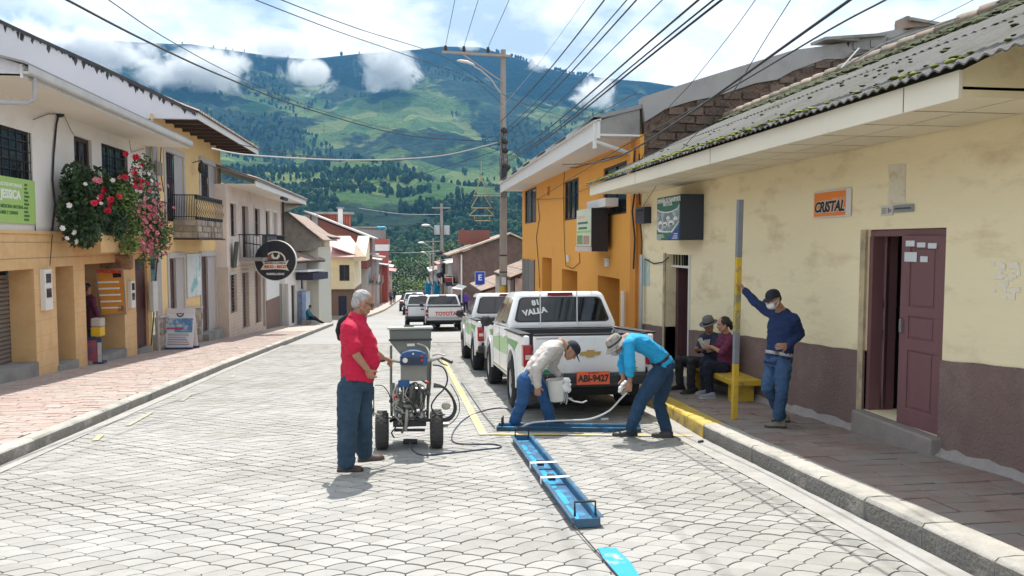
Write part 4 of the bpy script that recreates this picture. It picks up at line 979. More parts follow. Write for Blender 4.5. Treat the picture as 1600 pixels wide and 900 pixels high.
# corner house across the side street, facing us
CH=House('corner_house','cream corner house with brown ground floor across the side street',-5.6,53.8,-90,z0=g(53.8))
h=CH; 
L=h.at(553,440)[0]; a0=h.at(512,440)[0]; zt=h.at(520,421)[1]; zm=h.at(520,452)[1]; wn=h.r(530,413,432,546); gr=h.r(519,462,496,550)
wn=(wn[0],wn[1],h.at(530,439)[1],h.at(530,414)[1]); gr=(h.at(521,470)[0],h.at(547,470)[0],-.5,h.at(530,460)[1])
zt=h.at(530,401)[1]
facade(h,a0,L,zm,zt,[wn],m_creamw,'upper_wall',depth=.12,ret=8); facade(h,a0,L,-.6,zm,[(h.at(528,470)[0],h.at(541,470)[0],-.5,h.at(530,463)[1])],M('brown_ground_floor',(.20,.13,.10),rough=.8,var=.1),'lower_wall',depth=.3,off=-.3,ret=8)
window(h,wn,mat=m_wood_dk,nx=2,nz=1); MB().box(-.6,-.4,h.at(527,470)[0],h.at(542,470)[0],-.6,h.at(530,462)[1]).build('garage_interior',M('blue_black_interior',(.03,.035,.07),rough=.8),h.t,world=False,smooth=0)
plate(h,[(.5,a0-.3,zt),(.5,L+.9,zt),(-5,L-.6,zt+1.5),(-5,a0-.3,zt+1.5)],.08,M('pink_sheet_roof',(.58,.37,.36),rough=.7,var=.12,vs=2),'roof')
MB().prism([(.5,zt),(-5,zt+1.5),(-5,zt-.3),(.0,zt-.3)],'y',L+.0,L+.85).build('eave_side',m_creamw,h.t,world=False,smooth=0)
sideh=House('slit_window_house','narrow cream house front with three slit windows facing the street beside the corner house',-3.95,54,4); h=sideh
ops=[(.7+i*1.5,1.3+i*1.5,zm-0.0+.35,zt-.5) for i in range(3)]
facade(h,0,8,-.8,zt,ops,m_creamw,'wall',depth=.12); [window(h,o,nx=1,nz=2) for o in ops]
plate(h,[(.6,-.3,zt),(.6,8,zt),(-1.5,8,zt+.75),(-1.5,-.3,zt+.75)],.08,_mats['pink_sheet_roof'],'roof')
# big red brick gable behind
m_redbrick=M('red_brick_wall',(.26,.085,.065),rough=.9,var=.2,vs=2,c2=(.20,.09,.075),ss=1)
def cutout(name,label,Y,pxs,mat,th,cat='house',wname='gable_wall'):
    P=[wy(px,py,Y) for px,py in pxs]; t=thing(name,label,cat,(P[0].x,Y,min(p.z for p in P))); 
    MB().prism([(p.x,p.z) for p in P],'y',Y,Y+th).build(wname,mat,t,smooth=0); return t,P
t,P=cutout('red_brick_house','large red brick house with a long sloping gable behind the cream corner house',66,[(452,345),(480,335),(574,372),(574,420),(452,420)],m_redbrick,9)
mb=MB(); a=P[1];b=P[2]
d_=(b-a); ln=d_.length; an=math.atan2(-d_.z,d_.x); mid=(a+b)/2
MB().obox((mid.x+.2,70.3,mid.z+.12),(ln+.8,9.6,.12),(0,an,0)).build('roof',M('pale_sheet_roof',(.50,.47,.45),rough=.7,var=.15,vs=1),t,smooth=0)
for px in (480,492): q=wy(px,352,65.9); MB().box(q.x-.25,q.x+.25,65.85,66.0,q.z-.9,q.z+.9).build('pilaster',m_conc,t,smooth=0)
t,P=cutout('tile_roof_house','house whose bright red tile roof stands above the brick gable',74,[(487,334),(548,336),(547,380),(500,380)],m_clayred,.2,wname='roof')
mb=MB()
for i in range(15): 
    x=P[0].x+(P[1].x-P[0].x)*(i+.5)/15; mb.tube([(x,73.95,P[0].z),(x,73.7,P[0].z-2.6)],.11,6)
mb.build('tile_ridges',m_clayred,t); q=wy(518,334,74); MB().box(P[0].x-.2,P[1].x+.3,73.6,74.4,P[0].z-.05,P[0].z+.18).build('ridge',m_conc,t,smooth=0)
t,P=cutout('chimney','white painted chimney in front of the red tile roof',71.5,[(528,325),(535,325),(535,352),(528,352)],m_white,.5,'chimney','shaft')
MB().box(P[0].x-.12,P[1].x+.12,71.4,72.1,P[0].z-.05,P[0].z+.1).build('cap',m_conc,t,smooth=0); q=wy(530,352,71.45); MB().box(q.x-.1,q.x+.25,71.42,71.6,q.z-.8,q.z).build('opening',m_dark,t,smooth=0)
t,P=cutout('grey_house','flat grey block house standing behind the red gable',95,[(553,357),(598,359),(598,400),(553,400)],M('far_grey_wall',(.33,.31,.30),rough=.9,var=.15,vs=.8),6)
MB().box(P[0].x-.3,P[1].x+.3,94.8,101.3,P[0].z,P[0].z+.25).build('parapet',m_conc,t,smooth=0)
# far left row down the hill
rd=random.Random(17)
far_walls=[M('far_white',(.60,.58,.55),rough=.9,var=.1,vs=1),M('far_pink',(.55,.40,.37),rough=.9,var=.1,vs=1),M('far_grey_blue',(.44,.46,.48),rough=.9,var=.1,vs=1),M('far_tan',(.50,.42,.33),rough=.9,var=.1,vs=1),M('far_brick',(.36,.17,.13),rough=.9,var=.15,vs=1)]
m_farroof=[M('far_tin_roof',(.46,.44,.42),rough=.7,var=.2,vs=1),M('far_red_roof',(.42,.20,.19),rough=.8,var=.2,vs=1),m_clay]
def far_house(side,y0,L,H,wall,roof,label,X,over=.5,rise=1.0,deep=6,nf=2):
    s=side; h=House('far_house',label,X,y0 if s>0 else y0+L,0 if s>0 else 180,group='houses down the far street',z0=g(y0+L/2))
    zb=-.6; ops=[]
    n=max(1,int(L/2.2))
    for i in range(n):
        c=L*(i+.5)/n
        ops.append((c-.5,c+.5,zb+.2,1.9)); 
        if nf>1: ops.append((c-.45,c+.45,2.9,H-.5))
    facade(h,0,L,zb,H,ops,wall,'wall',depth=.15,ret=deep)
    for o in ops:
        if o[2]<1: door(h,o,rd.choice([m_wood_dk,m_reddoor,m_greydoor]),depth=.1,panels=2,handle=False)
        else: window(h,o,nx=1,nz=2)
    plate(h,[(over,-.15,H),(over,L+.15,H),(-deep,L+.15,H+rise),(-deep,-.15,H+rise)],.12,roof,'roof')
    if nf>1 and rd.random()<.6: slab(h,0,.5,.3,L-.3,2.5,2.62,m_conc,'balcony'); slab(h,.45,.5,.3,L-.3,2.62,3.3,rd.choice(far_walls),'balcony_front')
    return h
y=62.5; labs=['grey white house with a wide balcony right after the corner house','slim pink house with a balcony, second down the far left row','pale blue grey house, third down the far left row','tall white house in the middle of the far left row','tan house with tin roof further down the far left row','pink house with red roof far down the left row','small white house near the bend of the street','last grey house before the bend of the street']
Hs=[5.6,5.2,4.9,5.4,4.8,5.3,5.0,4.6]; Ls=[6,5.5,6,7,8,9,10,12]
for i in range(8):
    far_house(1,y,Ls[i]-.1,Hs[i],far_walls[[3,0,1,0,4,2,0,3][i]],m_farroof[[0,0,0,2,0,1,0,1][i]],labs[i],far_left(y)-1.5-(1.2 if i==0 else .2*i*0),over=.8); y+=Ls[i]
# red tower block with a blue water tank
t=thing('red_tower','slim red and white block with a blue water tank on its roof','building',(wy(597,450,92).x,92,g(92)))
p0=wy(588,373,92);p1=wy(605,373,92); zt=p0.z; z2=wy(590,420,92).z
mb=MB(); mb.box(p0.x,p1.x,92,97,g(92)-.5,zt-3.1); mb.build('lower_wall',M('tower_red',(.42,.10,.08),rough=.85,var=.1,vs=1),t,smooth=0)
za=wy(590,382,92).z; zb_=wy(590,392,92).z
MB().box(p0.x-.15,p1.x+.15,91.9,97,za,zt).build('upper_wall',_mats['tower_red'],t,smooth=0); MB().box(p0.x-.15,p1.x+.15,91.85,97,zb_,za).build('white_band',m_white,t,smooth=0); MB().box(p0.x,p1.x,92,97,zt-3.3,zb_).build('mid_wall',_mats['tower_red'],t,smooth=0)
MB().box(p0.x+.2,p0.x+.5,92.5,92.8,zt,zt+1.2).box(p1.x-.5,p1.x-.2,92.5,92.8,zt,zt+1.2).build('tank_legs',m_conc,t,smooth=0)
q0=wy(588,366,92.3);q1=wy(603,355,92.3)
tk=tag(MB().box(q0.x,q1.x,92.2,94,zt+1.2,q1.z+.1).build('water_tank',M('tank_blue',(.02,.33,.52),rough=.5,var=.1),smooth=0,bevel=.15),'bright blue water tank on legs above the red tower','tank')
# ======== right: long yellow house with oxblood dado, corrugated roof ========
m_yel2=M('aged_yellow_plaster',(.90,.785,.52),rough=.9,var=.05,vs=1.2,c2=(.58,.44,.26),s0=.53,s1=.80,ss=2.0,stretch=(1,.5,1.5),bump=.25,bs=9,bdist=.03)
m_dado=M('oxblood_rough_plaster',(.205,.138,.122),rough=.95,var=.14,vs=3,c2=(.29,.22,.20),s0=.52,s1=.8,ss=1.4,bump=.9,bs=38,bdist=.02)
m_sof2=M('cream_soffit_board',(.80,.72,.55),rough=.7,var=.05,vs=1.5,isl=.07)
m_fascia=M('cream_fascia',(.82,.76,.62),rough=.6,var=.05,vs=.8,c2=(.60,.52,.38),s0=.6,s1=.85,ss=1.4)
m_asb=M('corrugated_fibre_cement',(.115,.112,.106),rough=.95,var=.3,vs=2.5,c2=(.07,.075,.045),ss=1.6,s0=.5,s1=.7,bump=.3,bs=30)
m_under_dark=M('soffit_void',(.03,.025,.02),rough=.9,var=.1)
m_moss=M('roof_moss',(.17,.19,.025),rough=.95,var=.4,vs=9,isl=.5)
m_mossd=M('dark_moss',(.045,.055,.016),rough=.95,var=.4,vs=9,isl=.5)
Y1=House('yellow_house','long single-storey yellow house with an oxblood dado and mossy corrugated roof',4.75,15.02,180)
h=Y1; L=13.2; XE=1.05        # local y grows towards the camera
zs=wx(1300,201,3.7).z-h.z0
dA=h.r(1357,359,642,1474); dB=h.r(1041,397,560,1077)
dA=(dA[0],dA[1],h.at(1352,640)[1],dA[3]); dB=(dB[0],dB[1],h.at(1042,566)[1]-.1,dB[3])
dtop=lambda y: h.gz(y)+1.03
facade(h,0,L,-.4,zs+.02,[dA,dB],m_yel2,'wall',depth=.34,ret=.35)
for a,b in ((0,dB[0]-.0),(dB[1]+.0,dA[0]),(dA[1],L)):
    mb=MB(); n=max(2,int((b-a)/.12)); P=[a+(b-a)*i/n for i in range(n+1)]
    for p,q in zip(P[:-1],P[1:]):
        j=lambda y:.006*math.sin(y*4.1)+.004*math.sin(y*13)
        mb.quad((.022,p,h.gz(p)-.2),(.022,q,h.gz(q)-.2),(.022,q,dtop(q)+j(q)),(.022,p,dtop(p)+j(p))); mb.quad((.022,p,dtop(p)+j(p)),(.022,q,dtop(q)+j(q)),(-.01,q,dtop(q)+j(q)),(-.01,p,dtop(p)+j(p)))
    for y,s in ((a,1),(b,-1)): mb.quad((.022,y,h.gz(y)-.2),(.022,y,dtop(y)),(-.2,y,dtop(y)),(-.2,y,h.gz(y)-.2))
    mb.build('dado',m_dado,h.t,world=False,smooth=0,fix=False)
    fb=MB(); rd=random.Random(int(a*7)); R_=[]
    for p in P: w=.035+rd.uniform(-.015,.03); R_.append([(.02,p,h.gz(p)+.10),(.02,p,h.gz(p)+.165+w+.03),(.035+w*.3,p,h.gz(p)+.165+w*.6),(.05+w,p,h.gz(p)+.163)])
    fb.loft(R_,True); fb.build('wall_foot',M('cement_fillet',(.33,.30,.285),rough=.95,var=.2,vs=6,bump=.6,bs=30),h.t,world=False,smooth=60)
# patched plaster jambs
MB().box(-.33,.03,dA[0]-.09,dA[0]-.001,h.gz(dA[0]),dA[3]+.0).build('door_jamb',M('worn_cream_jamb',(.55,.44,.27),rough=.9,var=.15,vs=4,c2=(.35,.28,.2),ss=5,bump=.5,bs=20),h.t,world=False,smooth=0)
MB().box(-.33,.026,dB[0]-.10,dB[0]-.001,h.gz(dB[0])+.1,dB[3]+.02).build('door_jamb',_mats['worn_cream_jamb'],h.t,world=False,smooth=0)
MB().box(.0,.03,dB[1]+.001,dB[1]+.05,h.gz(dB[1])+.1,dB[3]).build('door_jamb',m_white,h.t,world=False,smooth=0)
m_door2=M('oxblood_panel_door',(.18,.085,.09),rough=.55,var=.12,vs=3,stretch=(3,3,.5))
def leaf(h,y0,y1,x,z0,z1,ang,pivot,name,label):
    """panelled leaf, hinged at pivot (local y), swung by ang"""
    mb=MB(); w=y1-y0; mb.box(-.02,.02,0,w,0,z1-z0); H=z1-z0
    for a,b in ((0,.09),(.40,.46),(.58,.63),(.94,1)): mb.box(-.034,.034,0,w,H*a,H*b)
    mb.box(-.033,.033,0,w*.2,0,H); mb.box(-.033,.033,w*.8,w,0,H)
    for a,b in ((.1,.39),(.47,.57),(.64,.93)): mb.box(-.029,.029,w*.27,w*.73,H*a,H*b)
    s=1 if pivot<=y0+.01 else -1
    M4=Matrix.Translation((x,pivot,z0))@Matrix.Rotation(ang,4,'Z')
    if s<0: M4=M4@Matrix.Scale(-1,4,(0,1,0))
    mb.xf(M4); o=mb.build(name,m_door2,h.t,world=False,smooth=0,label=label,bevel=.006)
    kb=MB(); kb.box(.034,.06,w*.9,w*.95,H*.49,H*.56); kb.xf(M4); kb.build('handle',m_steel,o,world=False,smooth=0); return o,M4,w,H
ym=dA[0]+(dA[1]-dA[0])*.5
leafR,M4,w,H=leaf(h,ym,dA[1],-.05,dA[2]+.0,dA[3]-.07,R(4),dA[1]-.005,'door_leaf','closed oxblood panelled door leaf with stickers at the top')
leafL,_,_,_=leaf(h,dA[0],ym,-.14,dA[2]+.02,dA[3]-.07,R(-62),dA[0]+.06,'door_leaf','oxblood door leaf swung open into the dark room')
mb=MB()
for (a,b,c,d_) in ((.22,.40,.935,.962),(.46,.64,.94,.965),(.70,.9,.945,.975),(.40,.56,.865,.895),(.64,.92,.865,.915)):
    mb.box(.0345,.0365,w*a,w*b,H*c,H*d_)
mb.xf(M4); mb.build('stickers',M('sticker_paper',(.66,.70,.72),rough=.5,var=.1,vs=9),leafR,world=False,smooth=0)
MB().box(-.2,-.03,dA[0],dA[1],dA[3]-.07,dA[3]-.002).box(-.3,-.02,dA[0]+.001,dA[0]+.06,dA[2],dA[3]-.07).build('door_frame',m_door2,h.t,world=False,smooth=0)
mb=MB(); 
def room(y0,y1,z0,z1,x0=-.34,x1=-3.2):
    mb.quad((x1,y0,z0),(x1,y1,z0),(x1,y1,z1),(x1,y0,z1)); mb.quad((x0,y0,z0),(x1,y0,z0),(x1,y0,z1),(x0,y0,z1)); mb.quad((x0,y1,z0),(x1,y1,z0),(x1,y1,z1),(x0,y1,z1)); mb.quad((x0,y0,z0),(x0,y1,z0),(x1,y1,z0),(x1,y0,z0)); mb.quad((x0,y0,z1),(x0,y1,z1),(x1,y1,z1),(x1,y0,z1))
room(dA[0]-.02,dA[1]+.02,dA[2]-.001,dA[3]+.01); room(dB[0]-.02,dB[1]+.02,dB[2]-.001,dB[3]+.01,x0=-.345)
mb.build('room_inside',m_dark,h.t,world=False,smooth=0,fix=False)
a=wx(1415,400,4.9); MB().obox((-.9,dA[0]+.55,dA[2]+1.62),(.03,.16,.2)).build('notice',M('green_notice',(.10,.35,.12),rough=.6,var=.1),h.t,world=False,smooth=0,label='small green notice inside the doorway')
slab(h,-.34,.13,dA[0]-.02,dA[1]+.06,h.gz(dA[1])-.3,dA[2]-.003,M('worn_step',(.27,.235,.215),rough=.9,var=.2,vs=4,bump=.5,bs=30),'doorstep',bevel=.02)
slab(h,-.34,.05,dB[0],dB[1],h.gz(dB[1])-.3,dB[2]-.003,_mats['worn_step'],'doorstep')
# second doorway: barred fanlight above, dark leaf half open
mb=MB(); zt=dB[3]; zf=zt-.2
MB().box(-.2,-.1,dB[0],dB[1],zf-.04,zf).build('transom',m_white,h.t,world=False,smooth=0)
for i in range(9): y=dB[0]+(dB[1]-dB[0])*i/8; MB().bar((-.15,y,zf),(-.15,y,zt),.018).build('fanlight_bar',m_black,h.t,world=False,smooth=0)
leaf(h,dB[0],dB[1],-.2,dB[2]+.02,zf-.05,R(-75),dB[0]+.04,'door_leaf','dark door leaf swung inside')
# soffit boards, fascia, roof
ye0=-.05; ye1=h.at(1501,135,XE)[0]
n=int((ye1-ye0)/.62); st=(ye1-ye0)/n
for i in range(n):
    for j in range(2):
        x0=XE*j/2; MB().box(x0+.014,x0+XE/2-.014,ye0+st*i+.022,ye0+st*(i+1)-.022,zs,zs+.014+.004*((i+j)%2)).build('soffit_board',m_sof2,h.t,world=False,smooth=0)
slab(h,0,XE,ye0,ye1,zs+.03,zs+.05,m_under_dark,'soffit_frame')
slab(h,XE,XE+.03,ye0-.02,ye1+.02,zs-.035,zs+.155,m_fascia,'fascia')
for y in (ye0+3.1,ye0+6.2,ye1-.55): MB().box(XE+.03,XE+.0315,y-.004,y+.004,zs-.033,zs+.153).build('fascia_joint',m_wood_dk,h.t,world=False,smooth=0)
poly(h,[[(0,ye1,zs-.02),(XE,ye1,zs-.02),(XE,ye1,zs+.155),(0,ye1,zs+.66)]],m_yel2,'eave_end',fix=False)
facade(h,ye1-.5,L,zs+.0,zs+.66,[],m_yel2,'upper_wall',off=-.01)
sl=.475; XR0=XE+.10; ZR0=zs+.165; XRD=-1.85; ZRD=ZR0+(XR0-XRD)*sl
mb=MB(); pit=.115; y0=ye0-.1; y1r=L+.9; m=int((y1r-y0)/pit*6)
for r_ in range(2):
    xa=XR0-(XR0-XRD)*(r_/2); xb=XR0-(XR0-XRD)*((r_+1)/2+.03)
    za=ZR0+(XR0-xa)*sl+.012*r_*0+(.012 if r_==0 else .03); zb=ZR0+(XR0-xb)*sl+.012
    top=[];bot=[]
    for i in range(m+1):
        y=y0+(y1r-y0)*i/m; c=.013*math.cos(i/6*2*math.pi); jit=.006*math.sin(y*3.3)
        top.append((xa+jit,y,za+c)); bot.append((xb,y,zb+c))
    b0=len(mb.v); k=m+1
    mb.add(top+bot+[(p[0],p[1],p[2]-.012) for p in top],[(i,i+1,k+i+1,k+i) for i in range(m)]+[(i,2*k+i,2*k+i+1,i+1) for i in range(m)])
mb.build('corrugated_roof',m_asb,h.t,world=False,smooth=60,fix=False)
# ridge capping tiles and moss cushions
rd=random.Random(9)
for i in range(int((y1r-y0)/.36)):
    y=y0+.18+i*.36; q=MB(); q.tube([(XRD+.02,y-.19,ZRD+.05),(XRD+.02,y+.2,ZRD+.03)],[.10,.085],8); q.build('ridge_tile',M('ridge_tile_clay',(.36,.27,.22),rough=.9,var=.25,vs=5,c2=(.18,.18,.13),ss=3,isl=.2),h.t,world=False,smooth=50)
mb=MB(); mk=MB()
def cushion(mbx,c,r):
    rx,ry,rz=r*rd.uniform(.8,1.3),r*rd.uniform(.8,1.6),r*.45
    b=len(mbx.v); mbx.ball(c,(rx,ry,rz),7,4); 
    for i in range(b,len(mbx.v)):
        v=Vector(mbx.v[i]); mbx.v[i]=tuple(v+Vector((rd.uniform(-.2,.2),rd.uniform(-.2,.2),rd.uniform(-.2,.2)))*r*.5)
for _ in range(2600):
    y=rd.uniform(y0,y1r); t=rd.random()**.6; x=XRD+.02+(.55)*(1-t)*(1.25 if y>3 else .7); z=ZR0+(XR0-x)*sl+.03; cushion(mk,(x,y,z),rd.uniform(.03,.085))
for _ in range(420):
    y=rd.choice([rd.gauss(3.2,1.0),rd.gauss(.8,.6),rd.gauss(6.0,1.1),rd.uniform(y0,y1r)]); 
    if not y0<y<y1r: continue
    x=XR0-abs(rd.gauss(0,.10))-.0; z=ZR0+(XR0-x)*sl+.035; cushion(mb,(x,y,z),rd.uniform(.012,.034))
for _ in range(160):
    y=rd.uniform(y0,y1r); x=rd.uniform(XRD+.4,XR0); z=ZR0+(XR0-x)*sl+.03; cushion(mk,(x,y,z),rd.uniform(.01,.03))
mk.build('moss_bank',m_mossd,h.t,world=False,smooth=60,kind='stuff'); mb.build('moss_fringe',m_moss,h.t,world=False,smooth=60,kind='stuff')
plate(h,[(XRD,y0,ZRD),(XRD,y1r,ZRD),(XRD-4,y1r,ZRD-1.8),(XRD-4,y0,ZRD-1.8)],.05,m_asb,'rear_roof')
MB().box(-6,-.36,0,.1,-1,zs).box(-6,-.36,L-.1,L,-1,zs+.6).build('end_wall',m_yel2,h.t,world=False,smooth=0)
cable('cable',[(XRD+.3,7.0,ZRD+.0),(XRD+.7,6.2,ZRD-.1),(XRD+.9,5.6,ZRD-.28),(XRD+.4,5.2,ZRD+.1)],.012,m_cablew,h.t)
cable('cable',[(XRD+.1,9.6,ZRD+.3),(XRD+.6,9.3,ZRD+.1),(XRD+.75,9.2,ZRD-.15),(XRD+1.1,9.1,ZRD-.3)],.013,m_cablew,h.t)
# whitewash patch, nail holes, chalk marks on the wall
MB().add([(.004,)+h.at(*p) for p in ((1389,258),(1416,256),(1415,312),(1418,318),(1387,320),(1390,290))],[tuple(range(6))]).build('whitewash_patch',M('whitewash',(.72,.66,.52),rough=.9,var=.1,vs=6,c2=(.62,.50,.30),ss=7,s0=.52,s1=.68),h.t,world=False,smooth=0)
rd=random.Random(3); mb=MB()
for _ in range(34):
    a=h.at(1560+rd.gauss(14,13),rd.choice([415,420,430,445,455,465])+rd.uniform(-4,4)); xq=rd.uniform(.004,.009); mb.box(xq-.003,xq,a[0]-rd.uniform(.01,.03),a[0]+rd.uniform(.01,.03),a[1]-rd.uniform(.006,.03),a[1]+rd.uniform(.006,.03))
mb.build('scraped_marks',M('scraped_plaster',(.86,.80,.66),rough=.9,var=.08,vs=9),h.t,world=False,smooth=0,kind='stuff')
# signs on this wall
def lay(t,h,x,pp,mat,name,th=.002):
    P=[(x,)+h.at(px,py,x) for px,py in pp]; k=len(P)
    P2=[h.w(*p) for p in P]; nn=h.n*th
    return MB().add(P2+[p-nn for p in P2],[tuple(range(k)),tuple(range(2*k-1,k-1,-1))]+[(i,i+k,(i+1)%k+k,(i+1)%k) for i in range(k)]).build(name,mat,t,smooth=0)
def rectpx(h,xl,yt,yb,xr,x): a=h.r(xl,yt,yb,xr,x); return a
rc=h.r(1272,300.5,341,1329,.02); cs=thing('orange_sign','orange and white tin sign lettered CRISTAL on the yellow wall','sign',h.w(.02,rc[0],rc[2]))
on_wall(cs,h,.022,rc,M('sign_white',(.72,.70,.68),rough=.45,var=.05),'sheet',.012)
W_=rc[1]-rc[0]; Hh=rc[3]-rc[2]
on_wall(cs,h,.025,(rc[0]+.02*W_,rc[1]-.12*W_,rc[2]+.05*Hh,rc[3]-.05*Hh),M('sign_orange',(.85,.24,.03),rough=.45,var=.08,vs=2),'panel',.002)
def ctext(t,h,x,rc,u,v,txt,size,m,**k):
    return text('lettering',txt,size,h.w(x,rc[0]+(rc[1]-rc[0])*u,rc[2]+(rc[3]-rc[2])*v),frame3(h.d,(0,0,1)),m,t,**k)
ctext(cs,h,.027,rc,.45,.38,'CRISTAL',.165,m_white,bold=.014,shear=.25,sx=.98); ctext(cs,h,.030,rc,.45,.38,'CRISTAL',.165,m_inkk,bold=.006,shear=.25,sx=.98)
on_wall(cs,h,.028,(rc[0]+.14*(rc[1]-rc[0]),rc[0]+.52*(rc[1]-rc[0]),rc[2]+.585*(rc[3]-rc[2]),rc[2]+.62*(rc[3]-rc[2])),M('sign_pink',(.78,.45,.33),rough=.5),'small_print',.002); ctext(cs,h,.028,rc,.71,.61,'CRISTO',.075,_mats['sign_pink'],bold=.002)
rc=h.r(1376,322.5,337,1394,.02); hp=thing('number_plate','small square pale tin plate over the open oxblood door','sign',h.w(.01,rc[0],rc[2]))
on_wall(hp,h,.015,rc,M('tin_plate',(.62,.60,.54),rough=.5,var=.1,vs=8),'plate',.01)
mb=MB(); w_=rc[1]-rc[0]; z_=rc[3]-rc[2]
for i in range(4):
    for j in range(3): mb.box(.0155,.017,rc[0]+w_*(.08+.11*i),rc[0]+w_*(.15+.11*i),rc[2]+z_*(.2+.22*j),rc[2]+z_*(.34+.22*j))
mb.box(.0155,.017,rc[0]+w_*.6,rc[0]+w_*.72,rc[2]+z_*.2,rc[2]+z_*.8).box(.0155,.017,rc[0]+w_*.75,rc[0]+w_*.88,rc[2]+z_*.35,rc[2]+z_*.65)
mb.xf(Matrix.LocRotScale(h.o,Euler((0,0,h.a)),None)).build('print',m_ink and M('plate_print',(.22,.21,.2),rough=.6),hp,smooth=0)
rc=h.r(1396,321,332,1426,.02); hp=thing('name_plate','long grey metal name plate beside the small square plate above the door','sign',h.w(.01,rc[0],rc[2]))
b=on_wall(hp,h,.02,rc,M('pewter',(.33,.36,.37),rough=.4,metal=.4,var=.25,vs=9),'plate',.015); on_wall(hp,h,.0225,(rc[0]+.08*(rc[1]-rc[0]),rc[0]+.9*(rc[1]-rc[0]),rc[2]+.38*(rc[3]-rc[2]),rc[2]+.62*(rc[3]-rc[2])),M('worn_print',(.08,.085,.09),rough=.6,var=.6,vs=30),'worn_print',.002)
# transport company light box hung out from the wall
gb0=h.at(1028,340)[0]
pr=_ray(1027,340); YB=h.w(0,h.at(1078,340)[0],0).y-.0
Yf=12.45; F=lambda px,py:_CC+_ray(px,py)*(Yf/_ray(px,py).y)
c00=F(1027,375);c11=F(1063,304); x0=c00.x;x1=c11.x+.0
lb=thing('light_box_sign','green and white light box of a transport company hung on the yellow wall','sign',(4.75,12.6,c00.z))
# face turned up the street: a box seen on its edge and on its dark side
A=Vector((3.98,12.95,0)); 
P0=wx(1027,341,4.62); ylen=None
yF=wx(1027,341,4.35).y; yN=wx(1063,341,4.35).y
zT=wx(1063,303,4.35).z; zB=wx(1063,375,4.35).z
MB().box(4.352,4.75,yN,yF,zB,zT).build('case',M('dark_sign_case',(.03,.04,.06),rough=.5,var=.1),lb,smooth=0,bevel=.01)
m_sgreen=M('sign_green',(.02,.15,.09),rough=.4,var=.1,vs=2)
MB().box(4.34,4.351,yN+.01,yF-.01,zB+.01,zT-.01).build('face',m_sgreen,lb,smooth=0)
LF=lambda u,v,o=.003: Vector((4.34-o,yF-(yF-yN)*u,zB+(zT-zB)*v))
def lface(pts,mat,name,o): P=[LF(u,v,o) for u,v in pts]; return MB().add(P,[tuple(range(len(P)))]).build(name,mat,lb,smooth=0)
arc=[(0.02,.70)]+[(u,.70-.085*math.sin(math.pi*u)) for u in np.linspace(.06,.94,9)]+[(.98,.76)]
arc2=[(u,.21-.05*math.sin(math.pi*u)) for u in np.linspace(.05,.7,8)]
lface([(.02,.74),*[(u,.725-.08*math.sin(math.pi*u)) for u in np.linspace(.1,.9,8)],(.98,.80),(.98,.40),(.7,.17),*[(u,.17+.06*abs(u-.45)) for u in np.linspace(.6,.1,5)],(.02,.28)],m_white,'swoosh',.002)
lface([(.03,.70),*[(u,.695-.08*math.sin(math.pi*u)) for u in np.linspace(.1,.9,8)],(.97,.74),(.97,.42),(.66,.2),(.3,.21),(.03,.30)],M('photo_grey',(.16,.22,.22),rough=.5,var=.5,vs=7,c2=(.45,.50,.52),ss=5,s0=.5,s1=.6),'photo_print',.004)
lface([(.5,.01),(.98,.01),(.98,.33)],M('sign_blue',(.03,.06,.30),rough=.5),'blue_corner',.005)
mb=MB()
for (u,v,s) in ((.18,.40,1),(.38,.36,1.25),(.65,.38,1.35),(.83,.47,1),(.52,.50,.9)):
    mb.add([LF(u-.09*s,v-.03*s,.006),LF(u-.08*s,v+.02*s,.006),LF(u-.03*s,v+.05*s,.006),LF(u+.05*s,v+.05*s,.006),LF(u+.09*s,v+.01*s,.006),LF(u+.09*s,v-.03*s,.006)],[tuple(range(6))])
mb.build('pictured_vans',m_white,lb,smooth=0)
mb=MB()
for (u,v,s) in ((.38,.33,1.25),(.65,.345,1.35)): mb.add([LF(u-.05*s,v-.0,.007),LF(u-.04*s,v+.035,.007),LF(u+.05*s,v+.035,.007),LF(u+.06*s,v,.007)],[(0,1,2,3)])
mb.build('pictured_windscreens',m_inkk,lb,smooth=0)
rot=frame3((0,-1,0),(0,0,1))
for t,u,v,s in (('COMPAÑIA DE TRANSPORTE',.5,.90,.098),('MIXTO S.A.',.5,.82,.098)): text('lettering',t,s,LF(u,v,.004),rot,m_inkw,lb,bold=.003,sx=.93)
for u,v,w_ in ((.18,.12,.3),(.2,.075,.34),(.13,.03,.2),(.86,.14,.16),(.84,.09,.16),(.82,.045,.22)): lface([(u-w_/2,v-.008),(u-w_/2,v+.008),(u+w_/2,v+.008),(u+w_/2,v-.008)],m_inkw,'small_print',.0065)
# meter box and conduit at the corner
mt=thing('meter_box','small dark electricity meter box at the corner of the orange and yellow houses','box',wx(1002,352,4.7))
p=wx(994,350,4.62); q=wx(1008,323,4.62); MB().box(4.6,4.76,q.y,p.y,p.z,q.z).build('case',M('meter_dark',(.02,.025,.045),rough=.4),mt,smooth=0,bevel=.015)
MB().box(4.594,4.601,q.y+.1,p.y-.1,p.z+.25,q.z-.05).build('glass',m_glass,mt,smooth=0)
cable('cable',[wx(1001,350,4.7)-mt.location,wx(1003,380,4.72)-mt.location,wx(1002,420,4.72)-mt.location],.015,m_cable,mt)
cable('cable',[wx(1008,405,4.72)-mt.location,wx(1022,412,4.72)-mt.location,wx(1035,410,4.72)-mt.location,wx(1045,402,4.73)-mt.location],.012,m_cable,mt)
ct=thing('conduit_pipe','thin galvanised conduit standing at the yellow house corner','pipe',(4.66,14.6,g(14.6)+.1))
